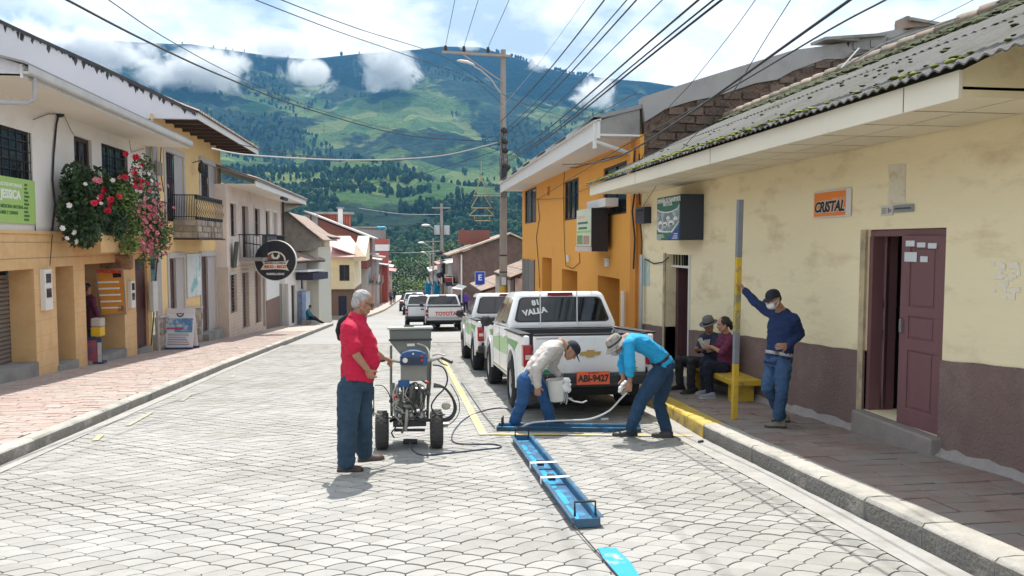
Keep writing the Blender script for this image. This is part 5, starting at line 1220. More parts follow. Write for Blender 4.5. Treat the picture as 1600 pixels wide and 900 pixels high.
a=wx(1002,398,4.66); MB().tube([(4.66,a.y,g(a.y)),(4.66,a.y,a.z)],.045,8).build('pipe',M('galvanised',(.50,.52,.53),rough=.4,metal=.5,var=.1),ct)
pst=thing('green_notice','faded pale green notice pasted by the conduit','poster',wx(1010,420,4.74)); rc=Y1.r(1006,404,446,1015,.005); on_wall(pst,Y1,.008,rc,M('pale_green_paper',(.48,.62,.56),rough=.7,var=.2,vs=7),'sheet',.005)
# gutter stub and antenna-like litter on the party wall come with the orange house

# ======== right: orange house ========
m_or=M('orange_plaster',(.80,.37,.065),rough=.85,var=.05,vs=1.2,c2=(.60,.26,.055),s0=.55,s1=.85,ss=1.2,bump=.1,bs=20)
O1=House('orange_house','two-storey orange house with dark windows and deep white eaves',4.72,31.35,180)
h=O1; L=31.35-15.1; fx=.84
zs=wx(938,212,3.88).z-h.z0; zf=wx(938,188,3.88).z-h.z0
W1=h.r(943,264,338,979);W2=h.r(882,285,345,904);W3=h.r(820,299,350,838); S1=h.r(855,292,306,859)
D1=h.r(934,430,500,968);D2=h.r(878,420,500,902);D3=h.r(847,402,500,862);G1=h.r(817.5,404,470,836)
D=[(d[0],d[1],-1,d[3]) for d in (D1,D2,D3)]; 
W=[(w[0],w[1],w[2],w[3]) for w in (W1,W2,W3,S1)]
facade(h,0,L,-1,zs+.05,W+D,m_or,'wall',depth=.3,ret=.4)
for k,w in enumerate(W):
    if k<3: window(h,w,nx=2 if k!=1 else 3,nz=1,depth=.06,pane=m_glassb if k==2 else m_glass)
    else: MB().box(-.2,-.1,w[0],w[1],w[2],w[3]).build('vent',m_dark,h.t,world=False,smooth=0)
for k,d in enumerate(D):
    zb=h.gz((d[0]+d[1])/2)+.25; MB().box(-.9,-.3,d[0]-.3,d[1]+.3,zb-1,zb).build('doorstep',m_conc,h.t,world=False,smooth=0)
    b=MB(); b.quad((-1.6,d[0]-.3,-1),(-1.6,d[1]+.3,-1),(-1.6,d[1]+.3,d[3]+.1),(-1.6,d[0]-.3,d[3]+.1)); b.quad((-.3,d[1]+.01,-1),(-1.6,d[1]+.01,-1),(-1.6,d[1]+.01,d[3]),(-.3,d[1]+.01,d[3])); b.quad((-.3,d[0]-.01,-1),(-1.6,d[0]-.01,-1),(-1.6,d[0]-.01,d[3]),(-.3,d[0]-.01,d[3])); b.quad((-.3,d[0],d[3]+.003),(-1.6,d[0],d[3]+.003),(-1.6,d[1],d[3]+.003),(-.3,d[1],d[3]+.003))
    b.build('lobby',m_or,h.t,world=False,smooth=0,fix=False)
    MB().box(-1.55,-1.5,d[0]+.1+(.0 if k else 1.0),d[1]+.3,zb,d[3]).build('door',[m_dark,M('violet_grey_door',(.16,.13,.14),rough=.5),m_greydoor][k],h.t,world=False,smooth=0)
rc=G1; 
n=7
for i in range(n): y=rc[0]+(rc[1]-rc[0])*i/n; MB().box(.02,.05+.01*(i%2),y+.01,y+(rc[1]-rc[0])/n-.01,-.6,rc[3]-.03*(i%3)).build('plank',M('weathered_plank',(.20,.185,.18),rough=.9,var=.3,vs=4,stretch=(5,5,.6),isl=.25),h.t,world=False,smooth=0)
# pilaster, downpipes and cables at its near corner
slab(h,.0,.06,L-.42,L-.02,-.9,zs,M('orange_dark',(.62,.25,.04),rough=.8,var=.1),'corner_pilaster')
yd=h.at(981,455)[0]; MB().tube([(.10,yd,-.5),(.10,yd,h.at(981,455)[1])],.055,8).build('downpipe',m_white,h.t,world=False)
MB().tube([(.12,L-.12,h.at(990,300)[1]),(.12,L-.12,zs-.25)],.05,8).build('downpipe',m_or,h.t,world=False)
pcable(h,[(992,235,.15),(990,260,.15),(992,300,.15),(988,330,.12),(992,372,.12),(990,420,.1)],.02); pcable(h,[(999,240,.15),(998,290,.12),(1000,320,.12)],.015)
pcable(h,[(840,310,.03),(843,340,.03),(838,370,.03),(842,420,.03),(843,450,.03)],.012); pcable(h,[(882,268,.03),(880,300,.03),(882,385,.03),(884,415,.03),(895,420,.03),(906,410,.03),(905,395,.03)],.01)
pcable(h,[(985,238,.08),(940,250,.08),(900,262,.08),(868,262,.08)],.012); pcable(h,[(990,262,.08),(940,285,.08),(880,310,.06),(838,312,.05)],.007)
# deep white eave
y0e=-.3; y1e=h.at(938,200,fx)[0]
slab(h,0,fx,y0e,y1e,zs,zs+.04,m_white,'soffit'); slab(h,fx,fx+.06,y0e,y1e,zs-.05,zf,m_white,'fascia'); slab(h,fx-.02,fx+.14,y0e,y1e,zf-.02,zf+.06,M('roof_edge',(.62,.60,.57),rough=.7,var=.1,vs=2),'roof_edge')
zg=wy(1003,166,h.w(0,y1e,0).y).z-h.z0
poly(h,[[(fx,y1e-.03,zs),(fx,y1e-.03,zf),(.0,y1e-.03,zg),(0,y1e-.03,zs+.06)]],m_conc,'eave_end',fix=False)
plate(h,[(fx+.14,y0e,zf+.08),(fx+.14,y1e+.0,zf+.08),(-8.2,y1e,zf+.08+2.4),(-8.2,y0e,zf+.08+2.4)],.08,m_roofsheet,'roof')
slab(h,fx+.06,fx+.12,y1e-.16,y1e-.06,zs-.25,zf,m_white,'gutter_outlet')
MB().tube([(fx+.1,y1e-.1,zs-.1),(fx-.1,y1e-.12,zs-.16),(.15,y1e-.3,zs-.30)],.045,8).build('downpipe',m_white,h.t,world=False)
MB().box(0,fx,y0e-.0,y0e+.05,zs,zf).build('eave_end',m_white,h.t,world=False,smooth=0)
# hanging shop sign on the orange wall
zc0,zc1=h.at(901,392,.55)[1],h.at(921,325,.55)[1]; ya=h.at(900,360,.55)[0]; yb=h.at(922,360,.55)[0]
os_=thing('projecting_sign','faded green and white shop sign box fixed to the orange wall','sign',h.w(.2,ya,zc0))
def hbox(t,h,x0,x1,y0,y1,z0,z1,mat,name,bevel=0): return MB().box(x0,x1,y0,y1,z0,z1).xf(Matrix.LocRotScale(h.o,Euler((0,0,h.a)),None)).build(name,mat,t,smooth=0,bevel=bevel)
hbox(os_,h,.12,.52,ya,yb,zc0,zc1,M('sign_case_black',(.02,.02,.03),rough=.4),'case'); hbox(os_,h,.521,.535,ya,yb,zc0+.12,zc1,M('sign_face_pale',(.60,.66,.52),rough=.5,var=.12,vs=2),'face')
hbox(os_,h,.521,.55,ya-.1,yb+.05,zc0,zc0+.11,M('sign_foot_pink',(.62,.50,.45),rough=.6),'foot'); hbox(os_,h,.05,.35,ya+.3,yb+.6,zc1+.01,zc1+.2,m_white,'backing_board')
for z0,z1,a,b,m in ((.75,.83,.1,.6,_mats['sign_pink']),(.60,.66,.1,.8,m_ink),(.46,.52,.15,.75,m_ink),(.36,.42,0,1,m_signgreen),(.05,.30,.05,.45,M('leaf_print',(.18,.30,.12),rough=.6,var=.4,vs=9)),(.05,.28,.5,.9,M('face_print',(.45,.26,.2),rough=.6,var=.3,vs=9))):
    hbox(os_,h,.535,.538,ya+(yb-ya)*a,ya+(yb-ya)*b,zc0+.12+(zc1-zc0-.12)*z0,zc0+.12+(zc1-zc0-.12)*z1,m,'print')
for s in (D2,D1): 
    a=((s[0]+s[1])/2,s[3]+.35); hbox(O1.t,h,.01,.07,a[0]-.12,a[0]+.12,a[1]-.1,a[1]+.1,m_white,'wall_lamp')
# party wall rising behind the yellow roof: adobe below, grey render above
Yw=15.04; f=lambda px,py: wy(px,py,Yw)
pw=thing('party_wall','bare adobe party wall with grey rendered top behind the yellow roof','wall',(4.8,Yw,g(15)))
top=[(1003,152),(1012,149),(1100,121),(1240,78),(1300,70),(1322,66),(1326,74),(1330,60),(1410,44),(1418,47),(1455,36),(1560,30),(1660,22)]
edge=[(1660,60),(1500,62),(1330,82),(1318,92),(1290,92),(1240,110),(1215,124),(1180,130),(1150,140),(1120,150),(1080,158),(1040,170),(1015,186),(1008,190)]
adb=[(1008,190),(1015,186),(1040,170),(1080,158),(1120,150),(1150,140),(1180,130),(1215,124),(1240,110),(1290,92),(1318,92),(1330,82),(1500,62),(1660,60),(1660,300),(1008,300)]
P=[f(*q) for q in top+edge]; MB().prism([(p.x,p.z) for p in P],'y',Yw,Yw+.25).build('render',M('old_grey_render',(.36,.35,.345),rough=.9,var=.12,vs=1.5,c2=(.24,.23,.225),s0=.5,s1=.75,ss=1.3,bump=.3,bs=15),pw,smooth=0)
P=[f(*q) for q in adb]; MB().prism([(p.x,p.z) for p in P],'y',Yw+.05,Yw+.24).build('adobe',M('adobe_mud',(.17,.115,.085),rough=.98,var=.35,vs=2.5,c2=(.10,.075,.06),ss=3,s0=.45,s1=.65,bump=1,bs=9,bdist=.12),pw,smooth=0)
rd=random.Random(12); mb=MB()
m_adb=M('adobe_block',(.15,.105,.08),rough=.98,var=.35,vs=4,isl=.3,bump=.8,bs=14,bdist=.06)
for i in range(9):
    for j in range(3):
        px=1345+i*26+(j%2)*12; py=84-(i*3.1)-j*11+10
        if py<36+ (1560-px)*.05 or py>66+(1500-px)*.06: continue
        c=f(px,py); MB().obox((c.x,Yw-.012,c.z),(.40*rd.uniform(.85,1),.05,.17*rd.uniform(.8,1)),(0,rd.uniform(-.05,.05),0)).build('block',M('grey_block',(.27,.265,.26),rough=.9,var=.15,vs=3,isl=.15,bump=.3,bs=20),pw,smooth=0)
row=0; z=2.2
while z<6.4:
    x=4.9+(.2 if row%2 else 0)
    while x<10.5:
        c=Vector((x+.19,Yw,z+.08)); q=c-_CC; px=800+FOC*q.dot(_CR)/q.dot(_CF); py=450-FOC*q.dot(_CU)/q.dot(_CF)
        lim=np.interp(px,[1008,1040,1080,1120,1180,1215,1240,1290,1320],[195,176,164,156,136,130,116,98,98])
        if lim<py<300 and px<1315 and rd.random()<.85: MB().obox(c+Vector((0,.045,0)),(.37*rd.uniform(.85,1),.05+rd.uniform(0,.03),.15*rd.uniform(.8,1.05)),(0,rd.uniform(-.04,.04),rd.uniform(-.04,.04))).build('adobe_brick',m_adb,pw,smooth=0)
        x+=.40
    z+=.175; row+=1
for i,(px,py,w_) in enumerate(((1330,63,1.5),(1312,67,.7),(1440,40,.8))):
    c=f(px,py); MB().obox((c.x,Yw+.1,c.z+.05),(w_,.5,.06),(0,-.12+.1*i,.1)).build('coping_slab',m_conc,pw,smooth=0)
c=f(1418,42); MB().prism([(c.x-.1,c.z-.05),(c.x+.5,c.z+.02),(c.x+.45,c.z+.09),(c.x+.05,c.z+.08),(c.x-.02,c.z+.2),(c.x-.09,c.z+.2)],'y',Yw-.1,Yw+.3).build('broken_tile',m_clay,pw,smooth=0)

# ======== right: houses down the hill ========
m_pk=M('dusty_pink_plaster',(.62,.47,.43),rough=.85,var=.1,vs=1)
P1=House('small_pink_house','small whitewashed pink house with a tile canopy just below the orange house',4.6,37.5,180)
h=P1; L=37.5-31.6; zt=h.at(800,432)[1]; d_=h.r(798,428,470,806); d_=(d_[0],d_[1],-.5,d_[3])
facade(h,0,L,-.8,zt,[d_],m_pk,'wall',ret=4); door(h,d_,m_wood_dk,depth=.15,panels=2); surround(h,d_,.1,m_white)
plate(h,[(.35,-.3,zt),(.35,L,zt),(-3,L,zt+1.4),(-3,-.3,zt+1.4)],.08,m_wood_dk,'roof'); tiles(h,-.3,L,.38,zt+.02,-3,zt+1.42,m_clay,rows=5)
MB().box(0,.3,-.25,-.05,-.6,zt-.1).build('end_pier',m_white,h.t,world=False,smooth=0)
BH=thing('brick_gable_house','brown brick house with a wide low gable and pale tiled verge','house',(4.5,58.5,g(58)))
Yb=58.0; f=lambda px,py: wy(px,py,Yb)
mb_=M('brown_brick_gable',(.175,.115,.095),rough=.95,var=.25,vs=1.5,c2=(.12,.085,.075),ss=2,bump=.6,bs=14,bdist=.06)
P=[f(*q) for q in ((722,394),(797,368),(850,390),(850,470),(722,470))]
MB().prism([(p.x,p.z) for p in P],'y',Yb,Yb+.3).build('gable_wall',mb_,BH,smooth=0)
z=P[3].z
while z<P[1].z: z+=.16
mk=[]
a=P[1];b=P[2]; mb2=MB()
for (a,b,n) in ((f(700,400),f(797,366),22),(f(797,366),f(852,391),13)):
    an=math.atan2(a.z-b.z,b.x-a.x)
    for i in range(n):
        c=a.lerp(b,(i+.5)/n); mb2.obox((c.x,Yb+.1,c.z+.08),((b-a).length/n*.94,.9,.12),(0,an,0))
    c=a.lerp(b,.5); MB().obox((c.x,Yb+4.5,c.z),((b-a).length,8,.12),(0,an,0)).build('roof',m_clay,BH,smooth=0)
mb2.build('verge_tiles',M('pale_verge_tile',(.56,.46,.35),rough=.85,var=.2,vs=3,isl=.15),BH,smooth=0)
q=f(721,430); MB().tube([(q.x,Yb-.1,q.z-2.6),(q.x,Yb-.1,f(719,398).z)],.06,8).build('downpipe',m_white,BH)
q=f(744,372); MB().box(q.x-1,q.x+1.6,Yb+5,Yb+6,q.z-.5,q.z+.7).build('rear_parapet',m_redbrick,BH,smooth=0)
S1h=House('salmon_house','low salmon house with a tiled lean-to roof behind the parked pickups',4.3,44.6,180)
h=S1h; L=44.6-37.8; zt=h.at(735,434)[1]; facade(h,0,L,-.8,zt,[h.r(739,452,470,743),],M('salmon_plaster',(.62,.34,.24),rough=.85,var=.08,vs=1),'wall',ret=4)
plate(h,[(.7,-.2,zt),(.7,L,zt),(-3,L,zt+1.3),(-3,-.2,zt+1.3)],.08,m_wood_dk,'roof'); tiles(h,-.2,L,.75,zt+.02,-3,zt+1.32,m_clay,rows=5)
rd=random.Random(23)
far_house(-1,65,9,5.2,far_walls[1],m_clay,'pinkish two-storey house with shop signs beyond the brick gable house',4.2,over=.7)
far_house(-1,74.2,8,4.6,far_walls[0],m_farroof[0],'white house behind the second lamp post',4.1)
far_house(-1,82.5,11,5.0,far_walls[3],m_clay,'tan house hung with a blue tarpaulin',4.0)
far_house(-1,94,14,5.2,far_walls[0],m_farroof[1],'pale house further down the right row',3.9); far_house(-1,108.5,16,4.8,far_walls[2],m_clay,'grey blue house further down the right row',3.8); far_house(-1,125,20,5,far_walls[1],m_farroof[0],'last pink house on the right before the bend',3.7)
# shop sign boards, awning, tarpaulins
def board(name,label,cat,Y,xl,yt,yb,xr,mats,th=.15):
    a=wy(xl,yb,Y); b=wy(xr,yt,Y); t=thing(name,label,cat,((a.x+b.x)/2,Y,a.z)); n=len(mats)
    for i,m in enumerate(mats): MB().box(a.x,b.x,Y,Y+th,a.z+(b.z-a.z)*i/n,a.z+(b.z-a.z)*(i+1)/n-.01).build('panel',m,t,smooth=0)
    return t,a,b
t,a,b=board('shop_sign','white and red shop sign board hung over the right pavement','sign',66.5,695,429,440,711,[m_inkr,m_white]); MB().box(a.x+.1,b.x-.1,66.48,66.495,a.z+(b.z-a.z)*.68,a.z+(b.z-a.z)*.8).build('print',m_inkk,t,smooth=0)
t,a,b=board('shop_sign','dark blue shop sign below the white and red one','sign',66.4,697,440,447,714,[M('navy_board',(.03,.04,.10),rough=.5)])
t=thing('white_awning','small white awning over a shop door on the right','awning',wy(715,450,56)); P=[wy(706,450,56),wy(716,444,57),wy(729,447,57),wy(722,452,56)]; MB().add(P+[p-Vector((0,0,.05)) for p in P],[(0,1,2,3),(7,6,5,4),(0,4,5,1),(1,5,6,2),(2,6,7,3),(3,7,4,0)]).build('canopy',m_white,t,smooth=0); MB().bar(P[0],P[0]-Vector((0,0,2.2)),.05).build('post',m_white,t,smooth=0)
m_tarp=M('blue_tarpaulin',(.02,.36,.60),rough=.5,var=.25,vs=2)
for k,(xl,yt,yb,xr,Y,lb_) in enumerate(((678,437,469,689,97,'larger bright blue tarpaulin hanging beside the second lamp post'),(664.5,440,470,673,118,'narrow bright blue tarpaulin hanging left of the larger one'))):
    a=wy(xl,yb,Y);b=wy(xr,yt,Y); mb=MB(); n=10;rows=[]
    for j in range(9):
        rows.append([(a.x+(b.x-a.x)*i/n+.03*math.sin(j*1.3+i),Y+.14*math.sin(i*1.9+j*.5)+.06*math.sin(j*2.2),b.z+(a.z-b.z)*j/8-(.25*math.sin(math.pi*i/n) if j==0 else 0)) for i in range(n+1)])
    mb.loft(rows,False,closed=False); o=mb.build('tarpaulin',m_tarp,smooth=60,fix=False); md=o.modifiers.new('s','SOLIDIFY'); md.thickness=.02; tag(o,lb_,'tarpaulin','blue tarpaulins')
# white retaining wall and shrubs at the bend
t=thing('hill_house','low white wall of a house on the slope beyond the bend','house',(0,235,-14)); a=wy(634,431,235);b=wy(657,421,235); MB().box(a.x,b.x,235,239,a.z-3,b.z).build('wall',m_white,t,smooth=0); MB().box(a.x-.5,b.x+.5,234.7,239.5,b.z,b.z+.4).build('roof',m_clayred,t,smooth=0)
rd=random.Random(44)
def tree(name,label,x,y,h_,w_,mat,zb=None,group='trees beyond the bend of the street',n=900,leaf=.5):
    z0=g(y) if zb is None else zb; t=thing(name,label,'tree',(x,y,z0),group=group); mb=MB(); bl=[]
    for _ in range(9): bl.append((rd.gauss(0,w_*.33),rd.gauss(0,w_*.33),h_*rd.uniform(.45,.88),w_*rd.uniform(.25,.45),w_*rd.uniform(.25,.45),h_*rd.uniform(.12,.22)))
    leafcloud(mb,bl,n,leaf,rd); mb.build('crown',mat,t,world=False,smooth=0,fix=False)
    tb=MB(); tb.tube([(0,0,-.4),(.05,0,h_*.3),(0,.05,h_*.6)],[w_*.06,w_*.045,w_*.02],7)
    for b in bl[:5]: tb.tube([(0,0,h_*.35),(b[0],b[1],b[2])],[w_*.03,w_*.01],5)
    tb.build('trunk',M('bark',(.10,.075,.055),rough=.95,var=.3,vs=6),t,world=False); return t
for px,py,Y,h_,w_,m,lb_ in ((650,455,158,5.5,9,m_leafl,'broad light green shrub tree closing the end of the street'),(636,447,175,8,10,m_leafm,'dark green tree behind the light shrub tree at the bend'),(668,452,170,8,8,m_leafm,'dark tree behind the second lamp post'),(622,440,190,10,10,m_leafm,'dark tree over the last left houses'),(612,436,215,11,11,m_leafl,'lighter tree above the far left roofs'),(662,436,205,10,12,m_leafl,'light tree left of the blue tarpaulins'),(697,430,180,12,9,m_leafm,'tall dark tree behind the right row'),(680,418,225,14,12,m_leafl,'tall light tree beyond the right row')):
    p=wy(px,py,Y); tree('tree',lb_,p.x,Y,h_,w_,m,zb=min(g(Y),p.z-h_*.4))
# ---------------- vehicles ----------------
m_carw=M('white_car_paint',(.76,.77,.78),rough=.22,var=.03,vs=2,coat=.4,c2=(.58,.56,.52),s0=.55,s1=.85,ss=2.2)
m_rubber=M('tyre_rubber',(.022,.022,.023),rough=.85,var=.25,vs=12,c2=(.07,.065,.06),ss=5,s0=.55,s1=.75)
m_rim=M('alloy_rim',(.40,.40,.41),rough=.35,metal=.7,var=.1)
m_carglass=M('car_glass',(.006,.008,.010),rough=.04,var=0,spec=.7)
m_trim=M('black_plastic_trim',(.025,.025,.027),rough=.6,var=.15,vs=10)
m_tail=M('red_lens',(.32,.012,.02),rough=.15,var=.1,vs=12)
m_grn=M('green_stripe',(.10,.36,.07),rough=.35,var=.12,vs=3); m_grnl=M('pale_green_stripe',(.38,.62,.30),rough=.35,var=.1,vs=3)
m_gold=M('gold_emblem',(.55,.36,.12),rough=.35,metal=.5,var=.1)
m_under=M('dark_underbody',(.02,.02,.02),rough=.9,var=.2)
def wheel(parent,x,y,r=.365,w=.25,side=1):
    o=MB()
    prof=[(r*.62,-w/2),(r*.86,-w/2),(r*.97,-w*.38),(r,-w*.2),(r,w*.2),(r*.97,w*.38),(r*.86,w/2),(r*.62,w/2)]
    M4=Matrix.Translation((x,y,r))@Matrix.Rotation(R(90),4,'Y')
    o.lathe(prof,26,M4,cap=False)
    for k in range(26):
        a=6.283*k/26; c=M4@Vector(((r+.001)*math.cos(a),(r+.001)*math.sin(a),0)); o.obox(c,(w*.7,.035,.014),(-a+R(90) if False else a,0,0))
    t=o.build('tyre',m_rubber,None,smooth=40)
    wh=bpy.data.objects.new('wheel',bpy.data.meshes.new('hub')); COL.objects.link(wh)
    h=MB(); h.lathe([(.0,w*.30),(r*.18,w*.30),(r*.2,w*.2),(r*.6,w*.28),(r*.64,w*.42),(r*.64,-w*.4),(0,-w*.4)],26,M4 if side>0 else M4@Matrix.Scale(-1,4,(0,0,1)))
    bpy.data.objects.remove(wh)
    wh=h.build('wheel',m_rim,parent,world=False,smooth=40)
    t.parent=wh
    sp=MB()
    for k in range(5):
        a=6.283*k/5; d=Vector((math.cos(a),math.sin(a),0)); z=w*.31*(1)
        M5=M4 if side>0 else M4@Matrix.Scale(-1,4,(0,0,1)); p=Vector((-d.y,d.x,0))
        q=[d*r*.24+p*r*.05,d*r*.24-p*r*.05,d*r*.58-p*r*.10,d*r*.58+p*r*.10]
        sp.add([M5@(v+Vector((0,0,z))) for v in q],[(0,1,2,3)])
    s_=sp.build('spokes',m_under,wh,world=False,smooth=0)
    return wh
def arc_pts(cy,cz,r,a0,a1,n=9): return [(cy+r*math.cos(R(a0+(a1-a0)*i/n)),cz+r*math.sin(R(a0+(a1-a0)*i/n))) for i in range(n+1)]
def pickup(label,loc,stripe=True,plate=None,emblem=False,word=None,sticker=False,arrows=False,tall=False,yaw=0):
    t=thing('parked_pickup',label,'pickup',loc,(-SLOPE,0,yaw),'white pickups parked along the right kerb')
    HW=.885; ra,fa=1.12,4.22; RR=.45
    sidep=[(.02,.60),(.0,.80),(.02,1.11),(1.66,1.12),(1.76,1.14),(3.80,1.13),(4.6,1.06),(5.05,.93),(5.13,.70),(5.06,.40),(fa+RR,.40)]+arc_pts(fa,.40,RR,0,180)+[(ra+RR+.05,.40)]+[(ra+RR,.42)]+arc_pts(ra,.42,RR,0,180)+[(.30,.50)]
    for s in (-1,1):
        mb=MB(); a,b=(s*.80,s*HW); mb.prism(sidep,'x',a,b); o=mb.build('body_side',m_carw,t,world=False,smooth=30,bevel=.028,seg=3)
        # shut lines, handles, arch lips, mirror
        tr=MB()
        for y,z0,z1 in ((1.715,.42,1.13),(2.66,.42,1.13),(3.62,.5,1.12)): tr.box(s*(HW-.002),s*(HW+.0015),y-.007,y+.007,z0,z1)
        tr.box(s*(HW-.002),s*(HW+.0015),1.72,3.62,.455,.467)
        tr.build('shut_line',m_under,o,world=False,smooth=0)
        for y in (1.86,2.82): MB().box(s*HW,s*(HW+.028),y,y+.19,.985,1.02).build('door_handle',m_carw,t,world=False,smooth=0,bevel=.006)
        for cy in (ra,fa):
            l=MB(); P=arc_pts(cy,.41,RR+.0,-6,186,14); Q=arc_pts(cy,.41,RR+.05,-6,186,14)
            l.loft([[(s*(HW-.01),p[0],p[1]),(s*(HW+.022),p[0],p[1]),(s*(HW+.018),q[0],q[1]),(s*(HW-.01),q[0],q[1])] for p,q in zip(P,Q)],True); l.build('arch_lip',m_carw if not stripe else m_carw,t,world=False,smooth=40)
            w=MB(); w.loft([[(s*.60,p[0],p[1]),(s*.86,p[0],p[1])] for p in arc_pts(cy,.41,RR-.01,-10,190,12)],False,closed=False); w.build('wheel_well',m_under,t,world=False,smooth=0,fix=False)
            wheel(t,s*.80,cy,side=s)
        mm=MB(); mm.ball((s*1.03,3.42,1.20),(.10,.07,.10),10,8); mm.bar((s*.90,3.45,1.14),(s*.98,3.43,1.18),.05); mm.build('mirror',m_trim,t,world=False)
        if stripe:
            P=MB(); x=s*(HW+.0025); lo=MB()
            for pts in ([(1.62,1.02),(1.62,.74),(2.62,.72),(2.62,.98)],[(2.69,.98),(2.69,.72),(3.60,.74),(3.60,.92)],):
                P.add([(x,y,z) for y,z in pts],[(0,1,2,3)])
            P.build('pale_stripe',m_grnl,t,world=False,smooth=0)
            for pts in ([(.50,1.0),(.92,.84),(1.12,.90),(1.60,.92),(1.60,1.0)],[(3.66,.93),(3.66,1.04),(4.20,1.02),(4.05,.93)]): lo.add([(x,y,z) for y,z in pts],[tuple(range(len(pts)))])
            lo.build('green_stripe',m_grn,t,world=False,smooth=0)
        # tail lamp on the corner
        L_=MB(); L_.box(s*.775,s*(HW+.006),-.018,.16,.70,.99); l=L_.build('tail_light',m_tail,t,world=False,smooth=0,bevel=.018); MB().box(s*.775,s*(HW-.02),-.024,-.016,.80,.86).build('lens',M('pale_lens',(.62,.50,.48),rough=.2,var=.05),l,world=False,smooth=0)
    # cab
    zb,zt=1.13,1.70; y0,y1,y2,y3=1.74,1.98,3.02,3.86; xb,xt=.885,.70
    mb=MB(); mb.add([(-xb,y0,zb),(xb,y0,zb),(xb,y3,zb),(-xb,y3,zb),(-xt,y1,zt),(xt,y1,zt),(xt,y2,zt),(-xt,y2,zt)],[(0,3,2,1),(4,5,6,7),(0,1,5,4),(1,2,6,5),(2,3,7,6),(3,0,4,7)])
    mb.build('cab',m_carw,t,world=False,smooth=40,bevel=.085,seg=4)
    MB().box(-.80,.80,1.74,3.86,.42,1.12).box(-.80,.80,3.8,5.02,.48,1.0).build('cab_floor',m_carw,t,world=False,smooth=0)
    MB().add([(-.81,3.80,1.12),(.81,3.80,1.12),(.79,4.95,.99),(-.79,4.95,.99),(-.81,3.8,1.0),(.81,3.8,1.0),(.79,5.05,.8),(-.79,5.05,.8)],[(0,1,2,3),(7,6,5,4),(0,4,5,1),(1,5,6,2),(2,6,7,3),(3,7,4,0)]).build('bonnet',m_carw,t,world=False,smooth=0,bevel=.03)
    def face(P,u0,u1,v0,v1,off,mat,name,parent=t,round_=True):
        a,b,c,d=[Vector(p) for p in P]; nn=(b-a).cross(d-a).normalized()
        def at(u,v): return a.lerp(b,u).lerp(d.lerp(c,u),v)+nn*off
        pts=[]; r=.09
        for cu,cv,a0 in ((u0+r*.6,v0+r,180),(u1-r*.6,v0+r,270),(u1-r*.6,v1-r,0),(u0+r*.6,v1-r,90)):
            for k in range(4): an=R(a0+30*k); pts.append(at(cu+r*.6*math.cos(an),cv+r*math.sin(an)))
        k=len(pts); o=MB().add(pts+[p-nn*.012 for p in pts],[tuple(range(k))]+[(i,i+k,(i+1)%k+k,(i+1)%k) for i in range(k)]).build(name,mat,parent,world=False,smooth=0); return o,at
    rear=[(-xb,y0,zb),(xb,y0,zb),(xt,y1,zt),(-xt,y1,zt)]
    g0,atr=face(rear,.055,.945,.16,.84,.006,m_trim,'window_seal'); g1,atr=face(rear,.075,.925,.19,.81,.010,m_carglass,'rear_window')
    for s in (-1,1):
        P=[(s*xb,y0,zb),(s*xb,y3,zb),(s*xt,y2,zt),(s*xt,y1,zt)]
        if s<0: P=[P[1],P[0],P[3],P[2]]
        def sf(u0,u1,n): 
            if s<0: u0,u1=1-u1,1-u0
            return face(P,u0,u1,.12,.84,.006,m_carglass,n)
        sf(.07,.42,'side_window'); sf(.46,.86,'side_window')
    face([(xb,y3,zb),(-xb,y3,zb),(-xt,y2,zt),(xt,y2,zt)],.06,.94,.08,.9,.006,m_carglass,'windscreen')
    if sticker:
        rt=frame3((1,0,0),Vector((0,y1-y0,zt-zb)))
        for tx,u,v,s_ in (('81',.235,.68,.12),('VALLA',.235,.44,.125)):
            q=Matrix.Rotation(R(9),3,Vector(rt.col[2])); me=text('lettering',tx,s_,atr(u,v)+Vector((0,-.014,0)),q@rt,m_white,None,bold=.006,sx=1.05); me.parent=t
        # white roll bar posts standing over the rear window
        MB().box(-.36,-.345,1.74,1.76,1.14,1.70).box(.22,.235,1.74,1.76,1.14,1.70).xf(Matrix.Shear('XY',4,(0,0)) if False else Matrix()).build('window_bar',m_carw,t,world=False,smooth=0)
    face(rear,.36,.64,.86,.95,.02,m_tail,'brake_light')
    # load bed and tailgate
    MB().box(-.80,.80,.04,1.73,.56,.66).build('bed_floor',m_trim,t,world=False,smooth=0); MB().box(-.80,.80,1.66,1.73,.6,1.12).build('bed_front',m_trim,t,world=False,smooth=0)
    MB().box(-.93,-.78,.05,1.66,1.115,1.14).build('bed_rail',m_trim,t,world=False,smooth=0,bevel=.008); MB().box(.78,.93,.05,1.66,1.115,1.14).build('bed_rail',m_trim,t,world=False,smooth=0,bevel=.008)
    tg=MB().box(-.757,.757,-.03,.045,.60,1.105).build('tailgate',m_carw,t,world=False,smooth=30,bevel=.02,seg=3)
    MB().box(-.75,.75,-.028,.05,1.107,1.13).build('tailgate_cap',m_trim,tg,world=False,smooth=0)
    MB().box(-.11,.11,-.036,-.028,.93,.985).build('handle',m_carw if not stripe else m_trim,tg,world=False,smooth=0,bevel=.006) if not emblem else None
    MB().box(-.89,.89,-.15,.03,.46,.60).box(-.55,.55,-.17,-.1,.44,.50).build('rear_bumper',m_trim,t,world=False,smooth=0,bevel=.025)
    MB().box(-.7,.7,.1,4.9,.30,.45).box(-.5,.5,.02,.3,.35,.5).build('chassis',m_under,t,world=False,smooth=0); MB().tube([(.45,.0,.33),(.45,.6,.35)],.035,8).build('exhaust',m_steel,t,world=False)
    MB().box(-.9,.9,5.0,5.2,.42,.66).build('front_bumper',m_trim,t,world=False,smooth=0,bevel=.03)
